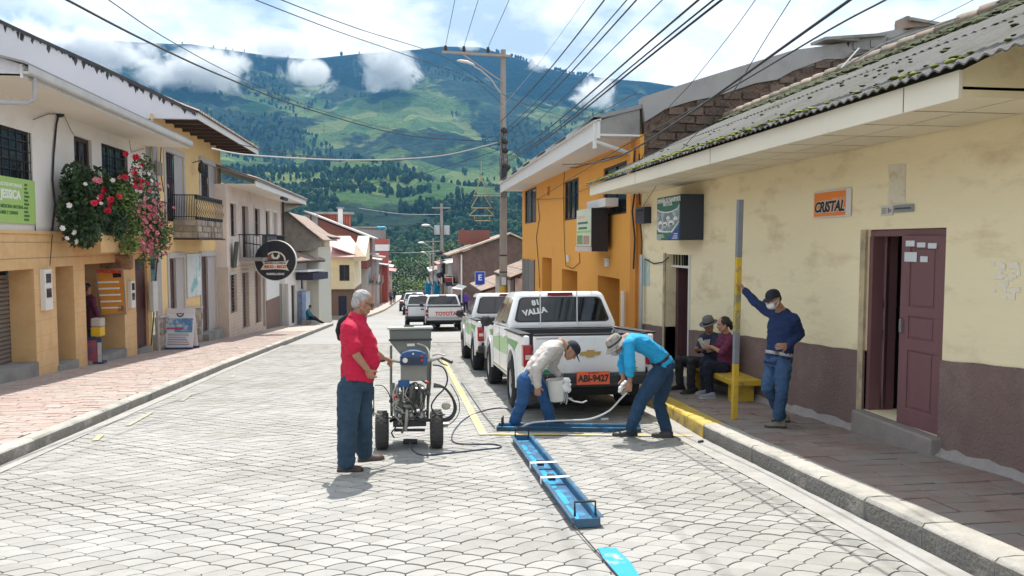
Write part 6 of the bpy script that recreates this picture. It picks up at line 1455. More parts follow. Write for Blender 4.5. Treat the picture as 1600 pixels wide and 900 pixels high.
    for s in (-1,1): MB().box(s*.62,s*.90,4.92,5.09,.76,.92).build('headlight',M('lamp_glass',(.5,.5,.52),rough=.1),t,world=False,smooth=0,bevel=.02)
    if plate:
        p=MB().box(-.22,.22,-.186,-.172,.475,.645).build('number_plate',M('orange_plate',(.78,.13,.045),rough=.4,var=.06),t,world=False,smooth=0,bevel=.004)
        q=text('lettering',plate,.118,Vector((0,-.188,.552)),FACE_NY,m_inkk,None,bold=.005,sx=.90); q.parent=p
        q=text('lettering','ECUADOR',.03,Vector((0,-.188,.625)),FACE_NY,m_inkk,None); q.parent=p
        for s in (-1,1): MB().box(s*.40-.05,s*.40+.05,-.178,-.148,.47,.58).build('bumper_step',m_under,t,world=False,smooth=0)
    if emblem:
        o=[(-.145,.012),(-.125,.036),(-.055,.036),(-.045,.058),(.06,.058),(.05,.036),(.145,.036),(.125,-.012),(.055,-.012),(.045,-.036),(-.06,-.036),(-.05,-.012),(-.145,-.012)]
        MB().prism([(x,z+.855) for x,z in o],'y',-.042,-.029).build('bowtie_emblem',m_gold,tg,world=False,smooth=0)
        MB().box(-.72,-.42,-.034,-.029,1.06,1.085).build('chrome_badge',m_steel,tg,world=False,smooth=0)
    if arrows:
        for s in (-1,1): MB().prism([(s*.62-.1*s,.645),(s*.62,.70),(s*.5,.70),(s*.40,.675),(s*.5,.645)] if False else [(s*.55-.1,.62),(s*.55-.06,.67),(s*.55+.10,.67),(s*.55+.06,.645),(s*.55+.10,.62)],'y',-.034,-.029).build('green_arrow',M('dark_green_mark',(.02,.28,.12),rough=.4),tg,world=False,smooth=0)
    if word:
        text('lettering',word,.24,Vector((.05,-.033,.80)),FACE_NY,m_inkr,None,bold=.010,sx=1.0).parent=tg
        for y in (-.12,): MB().box(-.86,.86,-.17,-.1,.50,.60).build('chrome_bumper',m_steel,t,world=False,smooth=0,bevel=.02)
    return t
def gl(x,y): return (x,y,g(y))
T1=pickup('nearest white pickup, with gold emblem, orange number plate and green side stripes',gl(2.35,9.55),plate='ABI-9427',emblem=True,sticker=True,arrows=True)
# lock and chain on its tailgate top
T2=pickup('white pickup with green side graphics, second in the parked row',gl(2.27,15.3))
T3=pickup('white pickup with red lettering TOYOTA across its tailgate',gl(wy(695,500,35).x,35),stripe=False,word='TOYOTA')
T4=pickup('white pickup with green side, just left of the one lettered TOYOTA',gl(wy(661,500,38.5).x,38.5))
T5=pickup('small white pickup far down the parked row behind the two side by side',gl(wy(648,480,58).x,58),stripe=False)
lk=MB(); lk.tube([(.30,-.03,1.14),(.32,-.05,1.19),(.36,-.045,1.15),(.37,-.03,1.08)],.014,6); lk.box(.34,.40,-.05,-.03,1.01,1.08); lk.build('padlock_chain',m_steel,T1,world=False)
def small_car(label,x,y,mat):
    t=thing('parked_car',label,'car',gl(x,y),(-SLOPE*.8,0,0),'small cars far down the street')
    mb=MB(); mb.prism([(0,.35),(0,.85),(.15,.95),(2.9,.95),(3.9,.80),(4.0,.35)],'x',-.82,.82); mb.build('body',mat,t,world=False,smooth=0,bevel=.08)
    MB().add([(-.76,.15,.94),(.76,.15,.94),(.76,3.0,.94),(-.76,3.0,.94),(-.6,.6,1.45),(.6,.6,1.45),(.6,2.2,1.45),(-.6,2.2,1.45)],[(0,3,2,1),(4,5,6,7),(0,1,5,4),(1,2,6,5),(2,3,7,6),(3,0,4,7)]).build('cabin',m_carglass,t,world=False,smooth=0,bevel=.05)
    MB().box(-.58,.58,.62,2.15,1.43,1.48).build('roof',mat,t,world=False,smooth=0,bevel=.02)
    for s in (-1,1):
        for y_ in (.75,3.2): MB().lathe([(0,-.1),(.31,-.1),(.31,.1),(0,.1)],14,Matrix.Translation((s*.75,y_,.31))@Matrix.Rotation(R(90),4,'Y')).build('wheel',m_rubber,t,world=False)
        MB().box(s*.6,s*.8,-.01,.04,.65,.82).build('tail_light',m_tail,t,world=False,smooth=0)
for px,py,Y,m,l in ((641,462,100,m_carw,'tiny white car at the bend of the street'),(656,462,95,m_carw,'white car parked far down beside the tarpaulins'),(652,470,76,M('silver_paint',(.4,.41,.42),rough=.3,metal=.5),'silver car behind the far white pickup'),(639,478,66,M('black_paint',(.03,.03,.035),rough=.3),'dark car left of the far white pickup')):
    small_car(l,wy(px,py,Y).x,Y,m)

# ---------------- things on the road ----------------
m_trayb=M('blue_painted_steel',(.035,.10,.17),rough=.45,var=.25,vs=7,c2=(.02,.33,.62),ss=6,s0=.55,s1=.68)
m_traypaint=M('wet_blue_paint',(.025,.36,.72),rough=.35,var=.15,vs=9,c2=(.25,.42,.55),ss=8,s0=.55,s1=.7)
m_tray_in=M('inner_blue_steel',(.03,.10,.20),rough=.45,var=.25,vs=8,c2=(.03,.30,.55),ss=5,s0=.5,s1=.62)
m_tape=M('white_tape',(.78,.79,.80),rough=.6,var=.08,vs=12)
def tray(label,a,b,w,hh=.062,tape=()):
    a=Vector((a[0],a[1],g(a[1])));b=Vector((b[0],b[1],g(b[1]))); d=b-a; Ln=d.length; yaw=math.atan2(-d.x,d.y); pit=math.atan2(d.z,math.hypot(d.x,d.y))
    t=thing('paint_stencil_tray',label,'tray',a+Vector((0,0,.012)),(pit,0,yaw),'blue steel line stencil trays')
    W_=w/2; MB().box(-W_,-W_+.012,0,Ln,0,hh).box(-W_-.025,-W_+.006,0,Ln,hh,hh+.006).build('side_wall',m_trayb,t,world=False,smooth=0)
    MB().box(W_-.012,W_,0,Ln,0,hh).box(W_-.006,W_+.025,0,Ln,hh,hh+.006).build('side_wall',m_trayb,t,world=False,smooth=0)
    MB().box(-W_+.012,W_-.012,0,Ln,.002,.009).build('floor',m_tray_in,t,world=False,smooth=0)
    rd=random.Random(2); mb=MB()
    y=.05
    while y<Ln-.2:
        l=rd.uniform(.15,.5); x0=-W_*rd.uniform(.55,.8); x1=W_*rd.uniform(-.3,.1); k=[(x0,y,.0095),(x1,y+.03,.0095),(x1*.6+.01,y+l*.5,.0095),(x1,y+l,.0095),(x0,y+l-.02,.0095)]; mb.add(k,[tuple(range(5))]); y+=l+rd.uniform(.0,.15)
    mb.build('paint_film',m_traypaint,t,world=False,smooth=0)
    for y in (0,Ln): MB().box(-W_+.001,W_-.001,y-.006,y+.006,0,hh-.002).build('end_plate',m_trayb,t,world=False,smooth=0)
    for y in (.06,Ln-.06): MB().tube([(-W_+.02,y,hh),(-W_+.02,y,hh+.10),(W_-.02,y,hh+.10),(W_-.02,y,hh)],.009,6).build('handle',m_black,t,world=False)
    for y in tape: MB().box(-W_-.03,W_+.03,y,y+.06,hh+.007,hh+.010).box(-W_-.03,-W_-.027,y,y+.06,.02,hh+.01).box(W_+.027,W_+.03,y,y+.06,.02,hh+.01).build('tape_strap',m_tape,t,world=False,smooth=0)
    for y in tape: MB().box(-.03,.03,y+.16,y+.24,.012,.05).build('clip',m_black,t,world=False,smooth=0)
    return t
tray('long blue steel stencil tray with two white tape straps lying along the road',(1.22,5.03),(1.22,8.18),.19,tape=(1.15,1.72))
tray('blue steel stencil tray lying across the bay at the feet of the bending men',(1.05,8.98),(2.72,8.56),.17,hh=.045)
# marking string along the tray
mb=MB(); pts=[Vector((1.155-.03*0,y,g(y)+.016)) for y in np.arange(3.6,5.0,.2)]
for i,y in enumerate(np.arange(3.6,5.0,.2)): pts[i].x=1.175+(5.0-y)*(-.0)+.02*(5-y)*0
tag(cable('marking_string',[(1.20,3.6,g(3.6)+.016),(1.17,4.3,g(4.3)+.016),(1.12,5.05,g(5)+.03)],.005,m_cable),'dark marking string running from the long tray towards the camera','string')
tag(cable('marking_string',[(1.02,9.0,g(9)+.02),(.98,10.2,g(10.2)+.02),(.94,14,g(14)+.02)],.005,m_cable),'thin marking string stretched along the yellow bay line beside the pickups','string')
# spray hose, in one curve over the ground
def G(px,py,h=.012): p=on_g(px,py,h); return p
def spline(P,n=8):
    out=[]
    for i in range(len(P)-1):
        p0=P[max(i-1,0)];p1=P[i];p2=P[i+1];p3=P[min(i+2,len(P)-1)]
        for k in range(n):
            t=k/n; out.append(.5*((2*p1)+(-p0+p2)*t+(2*p0-5*p1+4*p2-p3)*t*t+(-p0+3*p1-3*p2+p3)*t**3))
    out.append(P[-1]); return out
ht=thing('spray_hose','thin paint hose looping over the road from the machine to the man in cyan','hose',G(700,705))
m_hose=M('dark_blue_hose',(.05,.07,.11),rough=.5,var=.1); m_hosew=M('white_hose',(.66,.67,.66),rough=.45,var=.1)
P=[G(640,690,.1),G(645,704),G(662,711),G(700,708),G(745,703),G(782,699),G(772,694),G(735,694),G(708,690),G(710,672),G(730,652),G(762,640),G(790,638),G(803,648),G(806,668,.06)]
MB().tube([p-ht.location for p in spline(P)],.0085,6).build('hose',m_hose,ht,world=False)
hand=wy(981,612,8.2)
P=[G(806,668,.06),wy(812,668,8.95),wy(835,660,8.9),wy(880,657,8.8),wy(920,655,8.7),wy(950,643,8.6),wy(968,625,8.4),hand]
MB().tube([p-ht.location for p in spline(P)],.011,6).build('hose',m_hosew,ht,world=False,label='white end of the hose')
# litter on the road
for i,(px,py,l,w_) in enumerate(((1095,690,.07,.03),(945,655,.1,.05))):
    p=G(px,py,.02); tag(MB().obox(p,(l,w_,.03),(0,0,.4)).build('stone_chip' if i==0 else 'paper_wad',m_black if i==0 else m_tape,smooth=0,bevel=.008),['small black scrap lying near the right kerb','crumpled white wad under the rear of the nearest pickup'][i],'litter')

# ---------------- line marking machine ----------------
MC=Vector((-.02,8.08,g(8.08))); MT=thing('line_marking_machine','grey line marking machine with paint hopper, blue control box, engine and two wheels','machine',MC,(-SLOPE,0,0))
m_mgrey=M('machine_grey_paint',(.135,.145,.13),rough=.5,var=.12,vs=4,c2=(.24,.24,.215),ss=5,s0=.55,s1=.7)
m_mdark=M('machine_dark',(.035,.037,.04),rough=.55,var=.2,vs=8); m_malu=M('dusty_aluminium',(.40,.39,.36),rough=.45,metal=.6,var=.25,vs=9)
m_mblue=M('blue_plastic_hood',(.02,.075,.20),rough=.4,var=.12,vs=5)
def mp_(px,py,Y=8.08): p=wy(px,py,Y); return Matrix.Rotation(SLOPE,3,'X')@(p-MC)
def mbx(name,a,b,Y0,Y1,mat,bevel=.006,label=None):     # surveyed box between two pixels, with a depth
    p=mp_(a[0],a[1],Y0);q=mp_(b[0],b[1],Y0); y0=mp_(a[0],a[1],Y0).y; return MB().box(p.x,q.x,y0,y0+(Y1-Y0),p.z,q.z).build(name,mat,MT,world=False,smooth=0,bevel=bevel,label=label)
# hopper
a=mp_(608,515,8.45);b=mp_(674,515,8.45);c=mp_(672,548,8.45);d=mp_(610,535,8.45); e=mp_(640,562,8.45); 
yh=a.y
mb=MB(); mb.prism([(a.x,a.z),(b.x,b.z),(b.x-.01,mp_(674,545,8.45).z),(b.x-.05,mp_(672,560,8.45).z),(e.x-.05,e.z),(a.x+.01,d.z)],'y',yh,yh+.42)
mb.build('hopper',m_mgrey,MT,world=False,smooth=0,bevel=.012)
MB().box(a.x-.02,b.x+.02,yh-.02,yh+.44,a.z-.002,a.z+.022).build('hopper_rim',M('pale_lid',(.36,.38,.34),rough=.5,var=.1),MT,world=False,smooth=0,bevel=.006)
MB().box(-.05,.06,yh+.12,yh+.2,a.z+.024,a.z+.04).build('lid_handle',M('dark_green_handle',(.03,.07,.03),rough=.5),MT,world=False,smooth=0)
MB().box(mp_(636,541,8.44).x,mp_(648,533,8.44).x,yh-.006,yh-.001,mp_(636,541,8.44).z,mp_(636,537,8.44).z).build('label',m_white,MT,world=False,smooth=0); MB().box(a.x-.006,b.x+.006,yh-.008,yh-.001,mp_(608,533,8.45).z,mp_(608,530,8.45).z).build('hopper_band',m_mdark,MT,world=False,smooth=0)
# posts, cross bars and handlebar
fr=lambda pp,r,m=m_mgrey,name='frame_tube',n=8: MB().tube([mp_(*q) for q in pp],r,n).build(name,m,MT,world=False)
fr([(611,540,8.3),(611,600,8.25),(612,650,8.2)],.014); fr([(669,548,8.3),(669,600,8.25),(668,655,8.2)],.014); fr([(673,560,8.0),(672,600,8.05),(668,640,8.1)],.012)
fr([(592,563,7.62),(603,562,7.66),(616,564,7.75),(626,566,7.85),(667,565,7.85),(678,562,7.75),(690,559,7.68),(700,564,7.62)],.014,m_malu,'handlebar')
fr([(590,564,7.6),(601,562,7.63)],.020,m_mdark,'grip'); fr([(691,559,7.66),(706,566,7.58)],.020,m_mdark,'grip'); fr([(684,562,7.7),(690,568,7.66),(699,571,7.6)],.006,m_mdark,'brake_lever'); fr([(676,556,7.74),(684,553,7.7),(695,555,7.66)],.008,m_malu,'trigger')
mbx('control_box',(626,596),(667,568),7.86,8.06,M('beige_grey_box',(.22,.225,.20),rough=.5,var=.1,vs=5),.012)
mb=MB(); P=[mp_(x,y,7.82) for x,y in ((625,571),(625,558),(629,552),(638,548.5),(648,547.5),(657,549),(665,553),(668,559),(668,571))]; mb.prism([(p.x,p.z) for p in P],'y',P[0].y,P[0].y+.16); cb=mb.build('blue_hood',m_mblue,MT,world=False,smooth=0,bevel=.012)
y=P[0].y
for (px,py,r,m,nm) in ((633,563,.027,m_white,'pressure_gauge'),(641,567,.016,m_mdark,'knob'),(659,556,.012,m_inkr,'red_switch'),(659,563,.012,m_inkr,'red_switch'),(645.5,553,.010,m_white,'badge'),(650,566,.014,m_mdark,'knob')):
    q=mp_(px,py,7.82); MB().lathe([(0,.012),(r,.012),(r,-.01),(0,-.01)],12,Matrix.Translation((q.x,y-.004,q.z))@Matrix.Rotation(R(90),4,'X')).build(nm,m,MT,world=False)
mb=MB(); q=mp_(646,563,7.82); mb.box(q.x-.13,q.x+.10,y-.003,y-.0005,q.z-.045,q.z+.035); mb.build('control_panel',M('panel_navy',(.012,.03,.075),rough=.35),MT,world=False,smooth=0)
hs=lambda pp,r,m=m_mdark: MB().tube(spline([mp_(*q) for q in pp],6),r,6).build('hose',m,MT,world=False)
# engine block, pump, filters
mbx('engine',(632,640),(664,606),8.0,8.3,m_malu,.02); mbx('fuel_tank',(626,612),(640,598),7.95,8.2,m_mblue,.02); mbx('pump_block',(618,645),(630,615),8.0,8.2,m_mgrey,.015)
q=mp_(652,622,7.93); MB().lathe([(.0,-.02),(.075,-.02),(.085,.0),(.075,.02),(.03,.03),(0,.03)],18,Matrix.Translation(q)@Matrix.Rotation(R(90),4,'X')).build('recoil_starter',m_mdark,MT,world=False)
for k in range(7): 
    q=mp_(634,610+k*4,7.97); MB().box(q.x,q.x+.20,q.y,q.y+.02,q.z-.005,q.z+.006).build('cooling_fin',m_malu,MT,world=False,smooth=0)
fr([(644,600,7.9),(644,628,7.9)],.035,m_mgrey,'paint_filter',12); fr([(655,600,7.92),(660,640,7.92)],.022,m_malu,'piston_tube',10); fr([(621,600,7.92),(621,632,7.92)],.018,m_malu,'siphon_tube',10); fr([(636,640,7.85),(634,672,7.9)],.018,m_malu,'drain_tube'); fr([(650,628,7.85),(628,676,7.95)],.014,m_mgrey,'brace'); fr([(612,652,8.05),(668,655,8.05)],.018,m_mgrey,'frame_tube'); fr([(612,640,7.95),(640,655,7.95),(668,640,7.95)],.012,m_mgrey,'frame_tube'); fr([(616,672,8.0),(664,672,8.0)],.016,m_mdark,'axle'); fr([(630,690,8.15),(652,690,8.15)],.03,m_mdark,'front_wheel'); 
mbx('base_plate',(614,668),(666,656),8.0,8.6,m_mdark,.01); mbx('rag',(622,606),(640,594),7.84,7.88,M('blue_rag',(.03,.10,.24),rough=.9,var=.3,vs=9),.012)
q=mp_(620,588,7.9); 
for xx,yy,rr,mm in ((618,620,.02,m_inkr),(630,632,.015,m_malu),(661,612,.018,m_mdark),(668,598,.02,m_inkr),(625,650,.025,m_malu),(642,648,.03,m_malu),(658,650,.03,m_malu)):
    MB().ball(mp_(xx,yy,7.9),rr,8,6).build('fitting',mm,MT,world=False)
rd=random.Random(15)
for k in range(46):
    a=(rd.uniform(613,668),rd.uniform(598,660),rd.uniform(7.92,8.25)); L=rd.uniform(5,22); v=rd.random()<.6; b=(a[0]+(rd.uniform(-3,3) if v else L*rd.choice([-1,1])),min(664,a[1]+(L if v else rd.uniform(-6,8))),a[2]+rd.uniform(-.08,.08))
    b=(max(610,min(671,b[0])),b[1],b[2]); fr([a,b],rd.choice([.007,.010,.014,.018]),rd.choice([m_malu,m_mgrey,m_mdark,m_mdark,m_malu]),rd.choice(['pipe','linkage','rod']),7)
for k in range(16):
    q=mp_(rd.uniform(616,664),rd.uniform(604,656),rd.uniform(7.88,8.1)); s_=rd.uniform(.015,.04); MB().obox(q,(s_*rd.uniform(.8,2),s_,s_*rd.uniform(.8,2)),(0,rd.uniform(-.3,.3),0)).build('bracket',rd.choice([m_malu,m_mgrey,m_mdark]),MT,world=False,smooth=0,bevel=.004)
for k in range(9):
    x,y=rd.uniform(615,660),rd.uniform(600,630); hs([(x,y,7.86),(x+rd.uniform(-14,14),y+rd.uniform(8,20),7.82),(x+rd.uniform(-16,16),y+rd.uniform(18,34),7.86)],rd.choice([.005,.007,.009]),rd.choice([m_mdark,m_mdark,m_malu]))
# wheels with tyre treads and the swivel front wheel
def mwheel(px,py,Y,r,w):
    c=mp_(px,py,Y); M4=Matrix.Translation((c.x,c.y,r))@Matrix.Rotation(R(90),4,'Y')
    h=MB(); h.lathe([(0,w*.3),(r*.5,w*.3),(r*.55,0),(r*.5,-w*.3),(0,-w*.3)],16,M4); hub=h.build('wheel',m_mgrey,MT,world=False)
    o=MB(); o.lathe([(r*.5,-w/2),(r*.88,-w/2),(r*.98,-w*.3),(r,0),(r*.98,w*.3),(r*.88,w/2),(r*.5,w/2)],24,M4,cap=False)
    for k in range(24):
        for s in (-.28,0,.28):
            a=6.283*(k+(.5 if s else 0))/24; o.obox(M4@Vector((r*math.cos(a),r*math.sin(a),s*w)),(w*.24,.022,.006),(a,0,0))
    o.build('tyre',M('dusty_tyre',(.055,.053,.05),rough=.9,var=.25,vs=12),hub,world=False,smooth=40)
mwheel(597,670,8.08,.205,.135); mwheel(682,670,8.05,.205,.135)
# hoses: loops on the right side, coil, thin lines
for k in range(3): hs([(678,600+k*2,8.0-.03*k),(694,606,8.0),(707,622,8.0),(710+k,640,8.0),(702,652+k*2,8.0),(682,656,8.0),(655,657-k,7.95),(640,650,7.95)],.014)
hs([(676,570,7.9),(692,574,7.9),(699,590,7.9),(695,606,7.9),(682,620,7.9),(674,635,7.9),(682,648,7.95),(695,648,7.9)],.009); hs([(704,600,8.0),(716,622,8.0),(717,645,8.0),(704,662,8.0),(690,664,8.0)],.005)
hs([(640,602,7.85),(650,598,7.85),(656,610,7.82),(654,622,7.82),(647,632,7.84)],.009); hs([(622,600,7.9),(614,615,7.85),(618,632,7.85),(630,642,7.85)],.008,m_malu); hs([(668,600,7.9),(662,630,7.85),(655,648,7.85),(648,640,7.84),(646,615,7.84)],.008); hs([(652,537,8.4),(664,541,8.35),(670,550,8.25),(671,562,8.2)],.010,m_malu); hs([(626,650,7.9),(618,668,7.9),(612,676,7.95),(616,684,8.0)],.008); hs([(586,602,8.0),(598,603,8.05),(606,612,8.1),(610,622,8.1)],.005)
fr([(584,604,8.0),(584,650,8.0)],.006,m_mdark,'guide_rod'); fr([(574,640,8.0),(590,648,8.0),(612,654,8.05)],.010,m_malu,'gun_arm'); q=mp_(579,642,8.0); MB().box(q.x-.03,q.x+.03,q.y-.03,q.y+.03,q.z-.03,q.z+.03).build('spray_gun',m_mdark,MT,world=False,smooth=0,bevel=.01)
q=mp_(697,634,7.98); MB().ball(q,(.05,.03,.045),10,6).build('taped_nozzle',M('dusty_beige',(.40,.38,.32),rough=.8,var=.2,vs=12),MT,world=False)
fr([(683,665,8.05),(700,664,8.05)],.025,m_malu,'axle_cap')

# ---------------- pavement things ----------------
p=on_g(1147,655,.165); yp=thing('bollard_pole','thin square pole with worn yellow and grey bands by the right kerb','pole',p)
tp=wx(1161,312,p.x); zt=tp.z-p.z; lean=(tp.y-p.y)
bands=[(0,.01,1),(0.01,.39,1),(.39,.535,0),(.535,.56,1),(.56,.63,0),(.63,.72,1),(.72,.745,0),(.745,.79,1),(.79,.80,0),(.80,1.0,1)]
bands=[(0,.51,1),(.51,.685,0),(.685,.70,1),(.70,.775,2),(.775,.79,1),(.79,.87,2),(.87,.99,1),(.99,1.24,0)]
m_pg=M('pole_grey',(.20,.215,.235),rough=.6,var=.15,vs=6); m_py=M('pole_yellow',(.58,.38,.035),rough=.55,var=.15,vs=5,c2=(.25,.22,.15),ss=9,s0=.55,s1=.66); m_pm=M('pole_worn',(.30,.27,.14),rough=.7,var=.3,vs=9,c2=(.55,.38,.05),ss=12,s0=.48,s1=.56)
zz=[655-(1-q)*0 for q in (0,)]
def zpx(py): return wx(1153,py,p.x).z-p.z
segs=[(655,570,m_py),(570,520,m_pg),(520,488,m_pm),(488,452,m_pm),(452,402,m_py),(402,312,m_pg)]
for a,b,m in segs:
    za,zb_=max(0,zpx(a)) if a!=655 else 0,zpx(b); MB().box(-.031,.031,-.031,.031,za,zb_).build('shaft',m,yp,world=False,smooth=0,bevel=.004)
yp.rotation_euler=(0,R(.6),0)
bn=thing('concrete_bench','yellow painted concrete bench against the oxblood dado','bench',(4.5,10.4,g(10.4)+.165))
gb_=g(10.4); MB().box(-.22,.19,-.95,.95,.29,.375).build('seat',m_py,bn,world=False,smooth=0,bevel=.015)
for y in (-.72,.7): MB().box(-.15,.15,y-.09,y+.09,-.08 if y>0 else -.0,.288).build('leg',m_py,bn,world=False,smooth=0,bevel=.01)
# A board on the left pavement
pa=on_g(283,545,.15); ab=thing('a_frame_board','white and blue advertising A-frame board standing on the left pavement','sign',pa,(-SLOPE*.3,0,R(-4)))
s_=pa.y/FOC; w_=21*s_; H_=62*s_
m_abw=M('board_white',(.68,.67,.70),rough=.5,var=.05,vs=2); 
def apanel(name,x0,x1,z0,z1,m,o=0.0,parent=None):
    th=R(13); 
    f=lambda x,z,d: (x,-.25+math.sin(th)*z+d*-math.cos(th),z*math.cos(th))
    return MB().add([f(x0,z0,o),f(x1,z0,o),f(x1,z1,o),f(x0,z1,o),f(x0,z0,o-.02),f(x1,z0,o-.02),f(x1,z1,o-.02),f(x0,z1,o-.02)],[(0,1,2,3),(7,6,5,4),(0,4,5,1),(1,5,6,2),(2,6,7,3),(3,7,4,0)]).build(name,m,parent or ab,world=False,smooth=0)
fp_=apanel('front_panel',-w_,w_,.06,H_,m_abw)
k=apanel('back_panel',-w_,w_,.06,H_,m_abw); k.data.transform(Matrix.Scale(-1,4,(0,1,0))); k.data.transform(Matrix.Translation((0,.0,0)))
rd=random.Random(6); cols=[_mats['far_grey_blue'],M('ad_blue',(.05,.12,.40),rough=.5,var=.25,vs=6),M('ad_teal',(.05,.30,.40),rough=.5,var=.2,vs=6),m_mblue]
apanel('poster_print',-w_*.86,w_*.9,H_*.46,H_*.76,M('ad_print',(.10,.22,.42),rough=.5,var=.35,vs=4,c2=(.50,.55,.62),ss=5,s0=.48,s1=.58),.004)
apanel('poster_band',-w_*.9,w_*.3,H_*.50,H_*.54,M('ad_red',(.40,.06,.10),rough=.5),.008); apanel('poster_band',-w_*.3,w_*.9,H_*.42,H_*.455,_mats['ad_teal'],.006)
for i in range(7): apanel('text_line',-w_*.75,w_*rd.uniform(.5,.8),H_*(.12+.042*i),H_*(.132+.042*i),[m_inkk,_mats['ad_red'],_mats['ad_blue']][i%3],.004)
mb=MB(); th=R(13); zc=H_*.88
for k in range(16):
    a=6.283*k/16; b2=6.283*(k+1)/16
    f=lambda x,z: (x,-.25+math.sin(th)*z-.008,z*math.cos(th))
    r0,r1=.07,.11; mb.add([f(r0*math.cos(a),zc+r0*math.sin(a)),f(r1*math.cos(a),zc+r1*math.sin(a)),f(r1*math.cos(b2),zc+r1*math.sin(b2)),f(r0*math.cos(b2),zc+r0*math.sin(b2))],[(0,1,2,3)])
mb.add([f(-.055,zc-.02),f(.055,zc-.02),f(.055,zc+.02),f(-.055,zc+.02)],[(0,1,2,3)]); mb.build('round_logo',M('logo_navy',(.03,.06,.13),rough=.5),ab,world=False,smooth=0,fix=False)
MB().box(-w_*1.05,w_*1.05,-.30,-.24,0,.07).box(-w_*1.05,w_*1.05,.24,.30,0,.07).build('foot',_mats['logo_navy'],ab,world=False,smooth=0)
# shop stall at the open door: rack, magazines, boxes, price board
st=thing('news_rack','dark blue rack of magazines standing at the shop door','rack',(-6.95,18.6,g(18.6)+.15)); p0=on_g(148,569,.15)
st.location=p0; s_=p0.y/FOC
MB().box(-17*s_,10*s_,0,.04,0,.62).box(-17*s_,10*s_,.04,.3,0,.05).build('frame',_mats['logo_navy'],st,world=False,smooth=0)
MB().box(-11*s_,4*s_,-.02,-.001,.05,.55).build('magazine',M('magazine_print',(.38,.08,.10),rough=.4,var=.3,vs=5,c2=(.1,.12,.25),ss=6,s0=.5,s1=.58),st,world=False,smooth=0); MB().box(5*s_,10*s_,-.02,-.001,.05,.5).build('magazine',M('magazine_pale',(.5,.5,.52),rough=.4,var=.3,vs=9),st,world=False,smooth=0)
bx=tag(MB().box(p0.x-5*s_,p0.x+9*s_,p0.y+.02,p0.y+.3,p0.z+.63,p0.z+.63+14*s_).build('yellow_box',M('yellow_tin',(.65,.40,.02),rough=.4,var=.1,vs=8),smooth=0,bevel=.02),'yellow box standing on the dark blue rack','box')
bx=tag(MB().box(p0.x-5*s_,p0.x+10*s_,p0.y+.03,p0.y+.28,p0.z+.635+14*s_,p0.z+.63+27*s_).build('pale_box',M('pale_crate',(.45,.42,.38),rough=.6,var=.15,vs=8),smooth=0,bevel=.03),'pale rounded box on top of the yellow box','box')
tag(MB().box(p0.x-28*s_,p0.x-17.5*s_,p0.y+.1,p0.y+.3,p0.z+.45,p0.z+.45+25*s_).build('blue_crate',_mats['logo_navy'],smooth=0,bevel=.01),'small navy box fixed left of the magazine rack','box')
# hanging price board
Yo=19.4; f=lambda px,py: wy(px,py,Yo)
ob=thing('price_board','tilted orange price board headed OFRECEMOS hung beside the shop door','sign',f(172,490))
def oq(pp,m,name,o): P=[f(*q)-ob.location+Vector((0,-o,0)) for q in pp]; k=len(P); return MB().add(P+[p+Vector((0,.03 if o==0 else .001,0)) for p in P],[tuple(range(k))]+[(i,i+k,(i+1)%k+k,(i+1)%k) for i in range(k)]+[tuple(range(2*k-1,k-1,-1))]).build(name,m,ob,world=False,smooth=0)
oq([(148,421),(192,419),(197.5,491),(157,495)],m_steel,'frame',0); oq([(150.5,423),(190.5,421),(195.5,489),(159,492.5)],M('board_orange',(.66,.30,.035),rough=.45,var=.12,vs=2,c2=(.55,.20,.03),ss=2),'print',.004)
oq([(176,427),(189,426.5),(190,433),(177,434)],m_dark,'picture',.008); oq([(184,478),(193,477.5),(194,486),(185,487)],M('picture_brown',(.35,.12,.06),rough=.5,var=.3,vs=9),'picture',.008)
q=text('lettering','OFRECEMOS',.105,f(170,424.5)-ob.location+Vector((0,-.012,0)),Matrix.Rotation(R(2),3,'Y')@FACE_NY,m_inkr,None,bold=.006,sx=.95); q.parent=ob
for i in range(5):
    y=440+i*10; oq([(153+i*1.3,y),(186+i*1.3,y-1),(186+i*1.3,y+1.6),(153+i*1.3,y+2.6)],m_tape,'text_line',.008)
tag(MB().obox(wy(182,409,19.9),(.75,.2,.36),(.1,.05,0)).build('rolled_awning',M('stained_brown_canvas',(.24,.13,.08),rough=.85,var=.3,vs=4,c2=(.4,.24,.14),ss=4),smooth=0,bevel=.04),'stained brown rolled canvas awning above the price board','awning')
# blue E sign
pe=wy(750,435,41); es=thing('parking_sign','square blue parking sign with a white letter E on a thin post','sign',(pe.x,41,g(41)+.16))
hw=8*41/FOC; hh=10.6*41/FOC; z0=pe.z-es.location.z
MB().box(-hw,hw,0,.012,z0-hh,z0+hh).build('plate',M('sign_white_edge',(.65,.67,.7),rough=.4),es,world=False,smooth=0); MB().box(-hw*.92,hw*.92,-.003,-.0005,z0-hh*.94,z0+hh*.94).build('blue_face',M('parking_blue',(.015,.06,.45),rough=.35,var=.05),es,world=False,smooth=0)
q=text('lettering','E',.45,Vector((0,-.006,z0+.03)),FACE_NY,m_inkw,None,bold=.008); q.parent=es
MB().tube([(0,.03,-.1),(0,.03,z0+hh*.8)],.025,8).build('post',m_steel,es,world=False)
